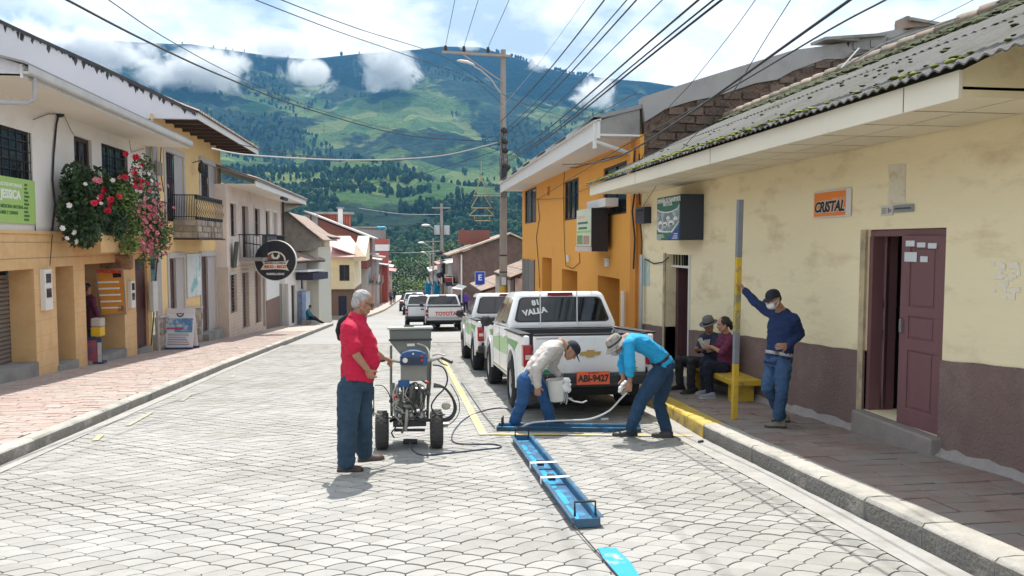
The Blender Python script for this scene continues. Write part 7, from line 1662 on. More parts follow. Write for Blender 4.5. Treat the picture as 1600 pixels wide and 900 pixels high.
# ---------------- people ----------------
def remesh(mb,voxel,smooth=4,wr=0,wf=14,seed=0.,fac=.5):
    me=bpy.data.meshes.new('t'); me.from_pydata(mb.v,[],mb.f)
    bm=bmesh.new(); bm.from_mesh(me); bmesh.ops.recalc_face_normals(bm,faces=bm.faces); bm.to_mesh(me); bm.free()
    o=bpy.data.objects.new('t',me); COL.objects.link(o)
    r=o.modifiers.new('r','REMESH'); r.mode='VOXEL'; r.voxel_size=voxel
    if smooth: s=o.modifiers.new('s','SMOOTH'); s.iterations=smooth; s.factor=fac
    bpy.context.view_layer.update(); dg=bpy.context.evaluated_depsgraph_get()
    out=bpy.data.meshes.new_from_object(o.evaluated_get(dg)); bpy.data.objects.remove(o); bpy.data.meshes.remove(me)
    if wr:
        n=len(out.vertices); co=np.empty(n*3,'f'); out.vertices.foreach_get('co',co); no=np.empty(n*3,'f'); out.vertices.foreach_get('normal',no)
        co=co.reshape(-1,3); no=no.reshape(-1,3); d=np.empty(n,'f')
        for i in range(n):
            p=co[i]; a=mnoise.noise((p[0]*wf*.55+seed+p[2]*wf*.5,p[1]*wf*.55,p[2]*wf*.9)); b=mnoise.noise((p[0]*wf*1.5-p[2]*wf,p[1]*wf*1.5+seed,p[2]*wf*2.2))
            d[i]=(abs(a)*-1.6+.35)+b*.45
        co+=no*(d*wr)[:,None]; out.vertices.foreach_set('co',co.ravel())
    out.shade_smooth(); return out
def mobj(name,me,mat,parent,label=None):
    me.materials.clear(); me.materials.append(mat); me.name=name
    o=bpy.data.objects.new(name,me); COL.objects.link(o); setp(o,parent)
    if label: o['label']=label
    return o
def limb(mb,pts,rad,n=10):
    P=[pts[0]]; Rr=[rad[0]]
    for a,b,ra,rb in zip(pts[:-1],pts[1:],rad[:-1],rad[1:]):
        for k in range(1,5): P.append(a.lerp(b,k/4)); Rr.append(ra+(rb-ra)*k/4)
    mb.tube(P,Rr,n); 
    for p,r in zip(pts,rad): mb.ball(p,r*.99,n,8)
def ring(c,lat,fw,a,b,n=16,back=.85):
    P=[]
    for k in range(n):
        t=6.28318*k/n; cs,sn=math.cos(t),math.sin(t); e=.8
        x=a*math.copysign(abs(cs)**e,cs); y=b*math.copysign(abs(sn)**e,sn)*(1 if sn>0 else back)
        P.append(c+lat*x+fw*y)
    return P
def torso(mb,sp,lats,dims,offs):
    rings=[]; k=len(sp)
    for i in range(k):
        tg=(sp[min(i+1,k-1)]-sp[max(i-1,0)]).normalized(); la=(lats[i]-tg*lats[i].dot(tg)).normalized(); fw=la.cross(tg); 
        rings.append(ring(sp[i]+fw*offs[i],la,fw,dims[i][0],dims[i][1]))
    R2=[]
    for i in range(k-1):
        for t in (0,.34,.67): R2.append([p.lerp(q,t) for p,q in zip(rings[i],rings[i+1])])
    R2.append(rings[-1]); mb.loft(R2,True); 
    return rings
def hand(mb,w,d,n,thumb,u=1,curl=.5,spread=1.,curls=None):
    d=d.normalized(); n=(n-d*n.dot(d)).normalized(); s=d.cross(n)*thumb
    B3=Matrix((s,d,n)).transposed()
    mb.ball(w+d*.048*u,(.040*u,.054*u,.017*u),12,8,B3.to_4x4()); mb.ball(w+d*.01*u,(.028*u,.03*u,.02*u),10,6,B3.to_4x4())
    for i,(off,ln) in enumerate(((.031,.070),(.0105,.080),(-.0105,.074),(-.031,.058))):
        p=w+d*.088*u+s*off*u*spread; c=(curls[i] if curls else curl*(1+.08*i)); pts=[p-d*.02*u,p]; dd=(d+s*off*2.2*spread).normalized()
        for k,f in enumerate((.42,.33,.25)):
            a=c*(.9,1.15,.8)[k]; ax=dd.cross(n).normalized(); dd=(Matrix.Rotation(a,3,ax)@dd); p=p+dd*ln*f*u*1.05; pts.append(p)
            n=n if False else n
        limb(mb,pts,[.0092*u,.0092*u,.0085*u,.0078*u,.0068*u],8)
    p=w+d*.025*u+s*.030*u; dd=(d*.62+s*.72+n*.25).normalized(); pts=[w+d*.012*u+s*.012*u,p]
    for f in (.034,.027): p=p+dd*f*u; pts.append(p); dd=(dd+d*.35+n*.30*curl).normalized()
    limb(mb,pts,[.013*u,.012*u,.0105*u,.0085*u],8)
def head(mb,c,f,up,u=1):
    f=f.normalized(); up=(up-f*up.dot(f)).normalized(); s=f.cross(up); B=Matrix((s,f,up)).transposed().to_4x4()
    at=lambda a,b,z: c+s*a*u+f*b*u+up*z*u
    mb.ball(at(0,-.012,.025),(.073*u,.094*u,.095*u),16,12,B); mb.ball(at(0,.028,-.035),(.058*u,.058*u,.075*u),14,10,B)
    mb.ball(at(0,.055,-.088),(.026*u,.024*u,.020*u),10,8,B); mb.ball(at(0,.068,.030),(.050*u,.020*u,.014*u),10,6,B)
    limb(mb,[at(0,.080,.015),at(0,.100,-.022)],[.010*u,.0135*u],8); mb.ball(at(.0,.094,-.026),(.019*u,.010*u,.009*u),8,6,B)
    mb.ball(at(0,.083,-.053),(.024*u,.009*u,.007*u),10,6,B); mb.ball(at(0,.080,-.065),(.021*u,.010*u,.007*u),10,6,B)
    for k in (-1,1):
        mb.ball(at(k*.040,.060,-.022),(.020*u,.020*u,.018*u),8,6,B); mb.ball(at(k*.073,-.012,-.008),(.009*u,.019*u,.031*u),8,6,B)
        limb(mb,[at(k*.058,-.005,-.05),at(k*.035,.045,-.085)],[.022*u,.02*u],8)
    return at,B
def shoe(parent,heel,toe,w,h_,mat,solem,name='shoe'):
    d=toe-heel; L=d.length; d=d.normalized(); s=Vector((d.y,-d.x,0)).normalized(); up=s.cross(d)
    if up.z<0: up=-up
    prof=[(0,.55,.62),(.06,.78,.95),(.22,.84,1.0),(.42,.82,.80),(.62,.98,.60),(.8,1.0,.52),(.93,.78,.42),(1,.35,.25)]
    rings=[]
    for t,a,b in prof:
        c=heel+d*L*t; P=[]
        for k in range(12):
            an=6.283*k/12; x=w/2*a*math.cos(an); z=math.sin(an); z=(h_*b*z if z>0 else 0); P.append(c+s*x+up*(z+.018))
        rings.append(P)
    o=MB().loft(rings,True).build(name,mat,parent,smooth=60)
    rings=[[heel+d*L*(t*1.03-.015)+s*x*w/2*a*1.07+up*z for x,z in ((-1,0),(1,0),(1,.022),(-1,.022))] for t,a,b in prof]
    MB().loft(rings,True).build('sole',solem,o,smooth=30); return o
m_skin=M('tan_skin',(.36,.19,.12),rough=.6,var=.08,vs=18); m_skinl=M('light_tan_skin',(.45,.25,.17),rough=.6,var=.08,vs=18)
m_jean=M('blue_denim',(.030,.072,.15),rough=.9,var=.16,vs=9,c2=(.055,.115,.21),ss=5,s0=.5,s1=.75,bump=.3,bs=180,bdist=.003); m_jeand=M('dark_denim',(.020,.050,.085),rough=.9,var=.2,vs=9,c2=(.035,.075,.12),ss=5,s0=.5,s1=.75,bump=.3,bs=180,bdist=.003)
m_jeanb=M('bright_denim',(.022,.085,.22),rough=.9,var=.16,vs=9,c2=(.045,.13,.29),ss=5,s0=.5,s1=.75,bump=.3,bs=180,bdist=.003)
m_eye=M('eye_dark',(.02,.015,.012),rough=.2,var=0); m_sole=M('shoe_sole',(.05,.045,.04),rough=.8,var=.1); m_solew=M('pale_sole',(.45,.44,.42),rough=.7,var=.1)
m_hairg=M('grey_hair',(.42,.41,.40),rough=.7,var=.3,vs=40,c2=(.22,.21,.2),ss=14,s0=.45,s1=.65,bump=.5,bs=120,bdist=.004); m_hairk=M('black_hair',(.014,.012,.012),rough=.45,var=.3,vs=40,bump=.4,bs=120,bdist=.004)
PX=lambda px,py,Y: wy(px,py,Y)
def person(label,base,J,u=1.,tw=0,skin=m_skin,shirt=None,trous=None,sleeve=1.,tdim=None,toff=None,belly=0,lat=None,face=None,hup=None,hands=None,voxel=.006,shoes=None,shoem=None,solem=m_sole,wr=.011,leg_r=(.098,.074,.062),vest=None,slr=(.066,.058,.045),eyes=True,group=None,shirt_name='shirt',wseed=0.,shirt_drop=.10):
    t=thing('person',label,'person',base,group=group)
    sp=[J['hip'],J['waist'],J['chest'],J['shm'],J['neck']]
    lats=[lat[0],lat[0].lerp(lat[1],.4),lat[1],lat[1],lat[1]]
    dim=tdim or [(.165,.115),(.155,.105+belly*.3),(.172,.115),(.165,.095),(.066,.062)]
    dim=[(a*u,b*u) for a,b in dim]; off=toff or [0,belly*.4,belly*.15,0,0]; off=[o*u for o in off]
    b=MB(); torso(b,sp,lats,[(a*.88,c*.86) for a,c in dim],off); limb(b,[J['neck']-(J['head']-J['neck'])*.25,J['neck'].lerp(J['head'],.62)],[.060*u,.054*u])
    at,B=head(b,J['head'],face,hup,u)
    for s in 'RL':
        limb(b,[J['sh'+s],J['el'+s],J['wr'+s]],[.047*u,.039*u,.027*u]); hd=hands[s]; hand(b,J['wr'+s],hd[0],hd[1],hd[2],u*.98,hd[3])
        limb(b,[J['hp'+s],J['kn'+s],J['an'+s]],[.08*u,.054*u,.040*u])
        if 'toe'+s in J: limb(b,[J['an'+s],J['an'+s].lerp(J['toe'+s],.8)],[.04*u,.03*u])
    mobj('body',remesh(b,voxel,3),skin,t)
    if eyes:
        for k in (-1,1):
            e=MB(); e.ball(at(k*.029,.072,.010),(.013*u,.006*u,.007*u),8,6,B); e.build('eye',m_eye,t); e=MB(); e.ball(at(k*.031,.083,.030),(.019*u,.005*u,.0045*u),8,5,B); e.build('eyebrow',m_hairk,t)
    s_=MB(); hem=J['hip']-(J['waist']-J['hip']).normalized()*shirt_drop*u*.6
    torso(s_,[hem]+sp,[lat[0]]+lats,[(dim[0][0]*1.03,dim[0][1]*1.05)]+[(a*1.0+.004,c+.006) for a,c in dim[:-1]]+[(dim[-1][0]*1.16,dim[-1][1]*1.16)],[off[0]]+off)
    for k in 'RL':
        A,E,Wr=J['sh'+k],J['el'+k],J['wr'+k]; inn=J['shm'].lerp(A,.55)
        if sleeve<=.5: pts=[inn,A,A.lerp(E,sleeve*2)]; rr=[.075*u,slr[0]*u,slr[1]*u*1.08]
        else: pts=[inn,A,E,E.lerp(Wr,(sleeve-.5)*2*.96)]; rr=[.075*u,slr[0]*u,slr[1]*u,slr[2]*u]
        limb(s_,pts,rr)
    mobj(shirt_name,remesh(s_,.008,5,wr,13,wseed),shirt,t)
    tr=MB(); hipc=J['hip']; tg=(J['waist']-J['hip']).normalized(); la=(lats[0]-tg*lats[0].dot(tg)).normalized(); fw=la.cross(tg)
    tr.loft([ring(hipc+tg*z,la,fw,a*u,c*u) for z,a,c in ((-.09*u,.12,.10+tw),(-.03*u,.165,.122+tw),(.04*u,.162,.118+tw),(.085*u,.157,.112+tw))],True)
    for k in 'RL': limb(tr,[hipc.lerp(J['hp'+k],.8),J['hp'+k].lerp(J['kn'+k],.12),J['kn'+k],J['an'+k]],[.10*u,leg_r[0]*u,leg_r[1]*u,leg_r[2]*u])
    mobj('trousers',remesh(tr,.008,5,wr*1.15,11,wseed+3),trous,t)
    for k in 'RL':
        if shoes: shoe(t,shoes[k][0],shoes[k][1],.098*u,.075*u,shoem,solem)
    return t,at,B
def cap(t,at,B,mat,u=1,brim=.085,tilt=0.):
    m=MB(); c=at(0,-.008,.045)
    rings=[]
    for z,r in ((-.012,1.0),(.02,1.0),(.05,.9),(.075,.66),(.088,.3)): rings.append([at(.080*r*math.cos(6.283*k/18),-.010+.102*r*math.sin(6.283*k/18),.035+z) for k in range(18)])
    m.loft(rings,True); o=m.build('cap',mat,t,smooth=60)
    m=MB(); A=[];Bq=[]
    for k in range(11):
        a=R(20+140*k/10); A.append(at(.078*math.cos(a),-.010+.100*math.sin(a),.030)); q=math.sin((a-R(20))/R(140)*math.pi); Bq.append(at(.080*math.cos(a),-.010+.100*math.sin(a)+brim*q**.6,.030-.028*q-tilt*q))
    up=(at(0,0,1)-at(0,0,0)).normalized()*.006
    m.loft([[p,q,q+up,p+up] for p,q in zip(A,Bq)],True); m.build('brim',mat,o,smooth=40); return o
def mask(t,at,mat):
    m=MB(); R_=[]
    for a in (-65,-40,-15,15,40,65):
        x=.066*math.sin(R(a)); y=.030+.075*math.cos(R(a)); w=1-abs(a)/110; R_.append([at(x,y-.012,-.012+.0*w),at(x*1.0,y+.014*w,-.035),at(x*.95,y+.006*w,-.070),at(x*.85,y-.020,-.100)])
    m.loft(R_,False,closed=False); o=m.build('face_mask',mat,t,smooth=60,fix=False); md=o.modifiers.new('s','SOLIDIFY'); md.thickness=.006; md.offset=1
    for k in (-1,1):
        for z in (-.02,-.085): MB().tube([at(k*.060,.062,z),at(k*.074,-.005,-.01-.02*(z<-.05))],.003,5).build('ear_loop',mat,o)
def hair(t,at,B,mat,rings_,name='hair'):
    m=MB()
    for (a,b,z,ra,rb,rz) in rings_: m.ball(at(a,b,z),(ra,rb,rz),14,10,B)
    return mobj(name,remesh(m,.007,2,.004,60),mat,t)
V=Vector
def belt(t,J,lat,dim,u,mat,z=.075,buckle=None):
    tg=(J['waist']-J['hip']).normalized(); la=(lat-tg*lat.dot(tg)).normalized(); fw=la.cross(tg)
    m=MB(); m.loft([ring(J['hip']+tg*(z*u+d),la,fw,dim[0]*u,dim[1]*u) for d in (-.018,.018)],False); o=m.build('belt',mat,t,smooth=60,fix=False); md=o.modifiers.new('s','SOLIDIFY'); md.thickness=.006; md.offset=1
    if buckle: m=MB(); c=J['hip']+tg*z*u+fw*(dim[1]*u+.008); m.obox(c,(.05,.05,.035)); m.build('buckle',buckle,o,smooth=0,bevel=.006)
# --- man in red polo, standing at the machine's left grip
u=1.0; f=V((.90,.36,0)).normalized(); la=V((-f.y,f.x,0))
J=dict(hip=PX(556,592,7.02),waist=PX(560,563,7.02),chest=PX(556,526,7.03),shm=PX(553,508,7.04),neck=PX(558,496,7.05),head=PX(567,474,7.06),
 shR=PX(546,514,6.86),elR=PX(557,555,6.79),wrR=PX(574,577,6.85),shL=PX(562,513,7.21),elL=PX(584,549,7.36),wrL=PX(597,558,7.52),
 hpR=PX(547,600,6.93),knR=PX(543,660,6.90),anR=PX(541,722,6.92),hpL=PX(566,600,7.11),knL=PX(566,655,7.12),anL=PX(569,706,7.22))
m_redshirt=M('red_polo',(.50,.006,.045),rough=.85,var=.10,vs=8,bump=.15,bs=200,bdist=.002)
t,at,B=person('grey haired man in a red polo shirt standing with one hand on the machine',on_g(550,738),J,u,.03,m_skin,m_redshirt,m_jeand,sleeve=.33,belly=.13,lat=(la,la),face=V((.86,.30,-.36)),hup=V((.32,.12,.9)),
 hands=dict(R=(V((.35,.35,-.85)),V((.2,.9,.1)),1,.5),L=(V((.75,.45,-.35)),V((0,-.2,-1)),-1,.75)),
 shirt_drop=-.10,shoes=dict(R=(on_g(528,737),on_g(567,737)),L=(on_g(560,722),on_g(600,718))),shoem=M('brown_leather',(.075,.040,.028),rough=.5,var=.15,vs=9),tdim=[(.170,.150),(.178,.182),(.188,.155),(.180,.112),(.07,.066)],toff=[.0,.012,.0,-.005,0],slr=(.074,.078,.05),leg_r=(.118,.094,.082),wseed=1.)
hair(t,at,B,m_hairg,[(0,-.026,.042,.0755,.088,.082),(0,-.058,-.005,.064,.052,.068)])
m=MB()
for k in (-1,1):
    m.tube([at(k*.03+.022*math.cos(a),.088,.008+.016*math.sin(a)) for a in np.linspace(0,6.28,11)],.0022,5); m.tube([at(k*.052,.085,.012),at(k*.076,-.005,.012)],.0022,5)
m.tube([at(-.01,.094,.012),at(.01,.094,.012)],.0022,5); m.build('glasses',m_black,t)
belt(t,J,la,(.166,.128),u,M('brown_belt',(.05,.025,.018),rough=.5,var=.1),.07)
col=MB(); tg=(J['head']-J['neck']).normalized(); fw=la.cross(tg); col.loft([ring(J['neck']+tg*z,la,fw,a,b) for z,a,b in ((-.01,.085,.085),(.03,.072,.074),(.034,.078,.080),(-.012,.094,.094))],False); col.build('collar',m_redshirt,t,smooth=60,fix=False)
m=MB(); limb(m,[PX(533,501,7.25),PX(529,515,7.25),PX(531,528,7.28)],[.03,.032,.028]); limb(m,[PX(547,493,7.22),PX(533,501,7.25)],[.03,.03])
mobj('jacket',remesh(m,.009,4,.008,12,5.),M('black_jacket',(.016,.017,.022),rough=.9,var=.2,vs=8),t,label='black jacket slung over the far shoulder')
# --- man in pale grey sweater bending over the bucket
u=1.01; la=V((.10,1,0)).normalized(); la2=V((.05,1,.05)).normalized()
J=dict(hip=PX(828,588,9.02),waist=PX(838,568,9.02),chest=PX(857,548,9.02),shm=PX(868,541,9.02),neck=PX(879,538,9.02),head=PX(892,548,9.0),
 shR=PX(861,548,8.84),elR=PX(838,576,8.76),wrR=PX(840,602,8.78),shL=PX(872,549,9.20),elL=PX(862,574,9.24),wrL=PX(872,585,9.16),
 hpR=PX(820,594,8.92),knR=PX(817,624,8.95),anR=PX(805,656,9.02),hpL=PX(838,594,9.12),knL=PX(852,624,9.10),anL=PX(860,658,9.14))
m_sweat=M('pale_grey_sweater',(.52,.49,.46),rough=.9,var=.06,vs=8,bump=.2,bs=160,bdist=.002)
t,at,B=person('man in a pale grey sweater and dark cap bending over with a white bucket',on_g(835,668),J,u,0,m_skin,m_sweat,m_jeanb,sleeve=1.,lat=(la,la2),face=V((.55,-.25,-.80)),hup=V((.80,0,.60)),
 hands=dict(R=(V((.0,-.05,-1)),V((.1,1,0)),1,.45),L=(V((.55,.0,-.7)),V((-.5,-.2,-.6)),-1,.85)),
 shoes=dict(R=(on_g(797,664),on_g(824,668)),L=(on_g(852,664),on_g(882,666))),shoem=M('black_leather',(.02,.018,.018),rough=.5,var=.15),leg_r=(.10,.082,.072),slr=(.072,.062,.05),wseed=2.)
cap(t,at,B,M('navy_cap',(.012,.014,.025),rough=.8,var=.2,vs=12)); hair(t,at,B,m_hairk,[(0,-.045,.0,.070,.06,.06)])
# bucket with a rag, held in his far hand
bk=PX(871,626,9.0); bt_=thing('bucket','white plastic paint bucket hanging from the bending man\'s hand','bucket',bk,(0,R(-6),0))
hb=34*9.15/FOC; MB().lathe([(.0,0),(.085,0),(.092,.01),(.112,hb-.03),(.118,hb-.025),(.118,hb),(.110,hb),(.09,.02),(0,.02)],24,cap=False).build('pail',M('white_plastic',(.66,.66,.62),rough=.45,var=.06,vs=6),bt_,world=False)
MB().lathe([(0,hb*.55),(.1,hb*.55)],24,cap=False).build('paint',m_tape,bt_,world=False)
MB().tube([(-.112,0,hb-.03),(-.09,0,hb+.07),(0,0,hb+.11),(.09,0,hb+.07),(.112,0,hb-.03)],.004,6).build('bail',m_steel,bt_,world=False)
rg=MB(); rd=random.Random(3)
for _ in range(16): rg.ball(PX(884+rd.uniform(-5,6),600+rd.uniform(-7,10),8.95+rd.uniform(-.05,.05)),rd.uniform(.02,.045),8,6)
rag=mobj('rag',remesh(rg,.008,2,.012,40),m_tape,bt_,label='crumpled white rag over the rim'); 
rg=MB()
for k in range(7): 
    a=PX(882+rd.uniform(-6,6),612,8.95); rg.tube([a,a+V((rd.uniform(-.03,.06),rd.uniform(-.03,.03),-.06)),a+V((rd.uniform(-.05,.12),0,-rd.uniform(.08,.16)))],.007,5)
rg.build('rag_strings',M('grey_rag_string',(.35,.35,.36),rough=.9),bt_)
rod=thing('stir_rod','pale bent rod sticking out beside the bucket','rod',PX(885,622,9.0)); MB().tube([PX(884,620,9.0)-rod.location,PX(897,627,9.0)-rod.location,PX(910,629,9.0)-rod.location,PX(917,626,9.0)-rod.location],.009,6).build('shaft',m_hosew,rod,world=False)
# --- man in cyan shirt bending with the spray hose
u=.98; la=V((.05,-1,0)).normalized()
J=dict(hip=PX(1038,568,8.26),waist=PX(1024,550,8.26),chest=PX(1002,535,8.26),shm=PX(987,531,8.26),neck=PX(977,530,8.26),head=PX(962,539,8.25),
 shL=PX(983,538,8.07),elL=PX(984,572,7.98),wrL=PX(984,597,8.06),shR=PX(981,538,8.44),elR=PX(972,570,8.46),wrR=PX(974,592,8.32),
 hpL=PX(1029,583,8.16),knL=PX(1001,627,8.10),anL=PX(986,669,8.20),hpR=PX(1041,583,8.37),knR=PX(1030,630,8.38),anR=PX(1041,671,8.30))
m_cyan=M('cyan_shirt',(.015,.33,.62),rough=.85,var=.08,vs=8,bump=.12,bs=160,bdist=.002)
t,at,B=person('man in a bright cyan shirt and bucket hat bending with the spray hose',on_g(1010,684),J,u,0,m_skin,m_cyan,M('ink_denim',(.014,.045,.095),rough=.9,var=.18,vs=9,c2=(.025,.075,.15),ss=5,s0=.5,s1=.75),sleeve=.74,lat=(la,la),face=V((-.78,-.15,-.60)),hup=V((-.55,0,.83)),
 hands=dict(L=(V((-.15,-.05,-1)),V((.1,1,.1)),-1,.7),R=(V((-.1,-.1,-1)),V((.2,-1,0)),1,.6)),
 shoes=dict(L=(on_g(996,682),on_g(957,682)),R=(on_g(1052,684),on_g(1018,683))),shoem=_mats['black_leather'],shirt_drop=-.07,leg_r=(.106,.080,.070),slr=(.074,.064,.054),wseed=3.)
hm=M('beige_bucket_hat',(.33,.30,.265),rough=.9,var=.15,vs=12,c2=(.15,.14,.125),ss=14,s0=.5,s1=.65); m=MB()
m.loft([[at(.084*r*math.cos(6.283*k/20),-.010+.104*r*math.sin(6.283*k/20),z) for k in range(20)] for z,r in ((.02,1.04),(.06,1.0),(.095,.88),(.112,.66),(.116,.2))],True); o=m.build('bucket_hat',hm,t,smooth=60)
m=MB(); m.loft([[at(.084*r*math.cos(6.283*k/20),-.010+.104*r*math.sin(6.283*k/20),z) for k in range(20)] for z,r in ((.03,1.03),(-.012,1.62),(-.017,1.6),(.022,1.0))],False); m.build('brim',hm,o,smooth=60)
m=MB(); m.loft([[at(.084*r*math.cos(6.283*k/20),-.010+.104*r*math.sin(6.283*k/20),z) for k in range(20)] for z,r in ((.028,1.06),(.05,1.045))],False); m.build('hat_band',m_mdark,o,smooth=60,fix=False)
mask(t,at,M('grey_mask',(.42,.43,.45),rough=.8,var=.1)); belt(t,J,la,(.168,.125),u,m_black,.085)
gn=thing('spray_gun','pale spray gun wrapped in a white rag held by the man in cyan','spray gun',PX(977,603,8.15)); q=MB(); 
for (a,b,r) in ((974,602,.035),(970,607,.03),(978,598,.03),(968,611,.022)): q.ball(PX(a,b,8.2),r,8,6)
mobj('wrapped_gun',remesh(q,.008,2,.008,30),m_tape,gn); MB().tube([PX(979,600,8.1),PX(980,612,8.1),PX(983,616,8.08)],.010,6).build('trigger_grip',m_mdark,gn)
# --- man leaning on the pole, white mask
u=.90; f=V((-.72,-.70,0)).normalized(); la=V((-f.y,f.x,0)); 
J=dict(hip=PX(1216,563,7.68),waist=PX(1219,545,7.69),chest=PX(1222,512,7.69),shm=PX(1223,495,7.69),neck=PX(1220,484,7.68),head=PX(1208,468,7.63),
 shL=PX(1241,498,7.55),elL=PX(1250,522,7.62),wrL=PX(1231,540,7.48),shR=PX(1205,491,7.82),elR=PX(1180,472,8.0),wrR=PX(1164,454,8.13),
 hpL=PX(1224,572,7.58),knL=PX(1222,612,7.50),anL=PX(1216,651,7.58),hpR=PX(1208,572,7.78),knR=PX(1199,606,7.62),anR=PX(1221,648,7.80))
m_navy=M('navy_sweater',(.006,.022,.085),rough=.85,var=.15,vs=8,bump=.2,bs=120,bdist=.003)
G2=lambda a,b: on_g(a,b,.17)
t,at,B=person('man in a navy sweater, cap and white face mask leaning one arm on the pole',G2(1215,664),J,u,0,m_skin,m_navy,m_jean,sleeve=1.,lat=(la,V((.55,-.83,.08)).normalized()),face=V((-.86,-.42,-.22)),hup=V((-.25,0,.95)),
 hands=dict(L=(V((-1,-.15,-.05)),V((.1,1,.0)),1,.3),R=(V((-.45,.25,.75)),V((-.5,.5,-.3)),-1,.55)),
 shoes=dict(L=(G2(1228,668),G2(1195,667)),R=(G2(1234,659),G2(1206,658))),shoem=M('khaki_shoe',(.20,.18,.14),rough=.8,var=.15),solem=m_sole,leg_r=(.102,.078,.064),slr=(.066,.060,.046),tdim=[(.160,.112),(.155,.112),(.17,.12),(.165,.098),(.068,.064)],wseed=4.)
cap(t,at,B,_mats['navy_cap'],u); mask(t,at,m_white); belt(t,J,la,(.164,.122),u,M('pale_belt',(.42,.40,.36),rough=.6),.082,buckle=m_steel); hair(t,at,B,m_hairk,[(0,-.05,.0,.068,.055,.06)])
# --- seated couple on the bench
u=.95; f=V((-.9,-.42,0)).normalized(); la=V((-f.y,f.x,0))
J=dict(hip=PX(1113,566,10.95),waist=PX(1114,552,10.95),chest=PX(1112,534,10.93),shm=PX(1110,525,10.92),neck=PX(1109,520,10.9),head=PX(1107,508,10.87),
 shL=PX(1119,529,10.72),elL=PX(1114,549,10.62),wrL=PX(1099,548,10.62),shR=PX(1098,528,11.08),elR=PX(1092,546,11.0),wrR=PX(1092,548,10.78),
 hpL=PX(1108,569,10.82),knL=PX(1080,566,10.62),anL=PX(1080,606,10.62),hpR=PX(1104,567,11.08),knR=PX(1061,563,11.0),anR=PX(1062,599,11.0))
t,at,B=person('seated man in a grey felt hat and navy jacket reading papers on the bench',on_g(1085,615,.17),J,u,0,m_skin,M('navy_jacket',(.018,.026,.055),rough=.85,var=.15,vs=8),M('charcoal_trousers',(.028,.026,.03),rough=.9,var=.15,vs=8),sleeve=1.,lat=(la,la),face=V((-.75,-.55,-.30)),hup=V((-.2,-.1,.95)),
 hands=dict(L=(V((-.9,.1,.1)),V((0,.4,1)),1,.5),R=(V((-.5,-.6,.1)),V((0,.3,1)),-1,.5)),
 shoes=dict(L=(on_g(1090,614,.17),on_g(1064,616,.17)),R=(on_g(1069,608,.17),on_g(1042,610,.17))),shoem=_mats['black_leather'],leg_r=(.095,.075,.066),voxel=.008,wseed=5.)
hm=M('grey_felt',(.16,.15,.155),rough=.9,var=.1,vs=10); m=MB()
m.loft([[at(.086*r*math.cos(6.283*k/20),-.010+.106*r*math.sin(6.283*k/20),z) for k in range(20)] for z,r in ((.03,1.04),(.09,.98),(.135,.86),(.15,.6),(.14,.2))],True); o=m.build('felt_hat',hm,t,smooth=60)
m=MB(); m.loft([[at(.086*r*math.cos(6.283*k/20),-.010+.106*r*math.sin(6.283*k/20),z+.012*abs(math.cos(6.283*k/20))) for k in range(20)] for z,r in ((.034,1.0),(.030,1.6),(.024,1.6),(.026,1.0))],False); m.build('brim',hm,o,smooth=60)
m=MB(); m.loft([[at(.086*r*math.cos(6.283*k/20),-.010+.106*r*math.sin(6.283*k/20),z) for k in range(20)] for z,r in ((.036,1.06),(.068,1.03))],False); m.build('hat_band',m_black,o,smooth=60,fix=False)
pp=thing('papers','white paper sheets held open by the seated couple','papers',PX(1098,545,10.5))
for k,q in enumerate((((1090,530),(1096,527),(1104,541),(1098,546)),((1101,531),(1110,530),(1107,545),(1099,544)),((1103,546),(1111,544),(1112,550),(1105,551)))):
    P=[PX(a,b,10.55-.03*k+.02*i) for i,(a,b) in enumerate(q)]; MB().add(P+[p+V((0,.003,0)) for p in P],[(0,1,2,3),(7,6,5,4),(0,4,5,1),(1,5,6,2),(2,6,7,3),(3,7,4,0)]).build('sheet',m_white,pp,smooth=0)
u=.92; f=V((-1,.02,0)).normalized(); la=V((-f.y,f.x,0))
J=dict(hip=PX(1136,573,10.25),waist=PX(1137,556,10.25),chest=PX(1136,537,10.24),shm=PX(1135,526,10.23),neck=PX(1134,520,10.22),head=PX(1130,507,10.2),
 shL=PX(1142,531,10.03),elL=PX(1128,551,9.97),wrL=PX(1112,542,10.06),shR=PX(1127,530,10.42),elR=PX(1117,548,10.46),wrR=PX(1107,541,10.32),
 hpL=PX(1133,577,10.12),knL=PX(1106,571,10.10),anL=PX(1109,612,10.10),hpR=PX(1128,575,10.38),knR=PX(1100,567,10.40),anR=PX(1101,606,10.40))
t,at,B=person('seated woman in a plum top with dark tied hair on the bench',on_g(1105,622,.17),J,u,0,m_skinl,M('plum_top',(.13,.018,.055),rough=.85,var=.15,vs=8),M('navy_slacks',(.012,.014,.03),rough=.9,var=.15,vs=8),sleeve=.56,lat=(la,la),face=V((-.95,.12,-.18)),hup=V((-.12,0,.98)),
 hands=dict(L=(V((-.9,.2,-.1)),V((.1,1,.3)),1,.5),R=(V((-.9,-.3,0)),V((0,-.6,.6)),-1,.5)),
 shoes=dict(L=(on_g(1118,622,.17),on_g(1092,623,.17)),R=(on_g(1112,616,.17),on_g(1087,617,.17))),shoem=M('grey_sneaker',(.25,.26,.32),rough=.8,var=.15),solem=m_solew,leg_r=(.11,.078,.062),voxel=.008,tdim=[(.185,.135),(.175,.135),(.172,.135),(.155,.095),(.064,.06)],wseed=6.)
hair(t,at,B,m_hairk,[(0,-.03,.035,.080,.088,.085),(0,-.095,.0,.035,.05,.05),(0,-.115,-.05,.028,.03,.06)])
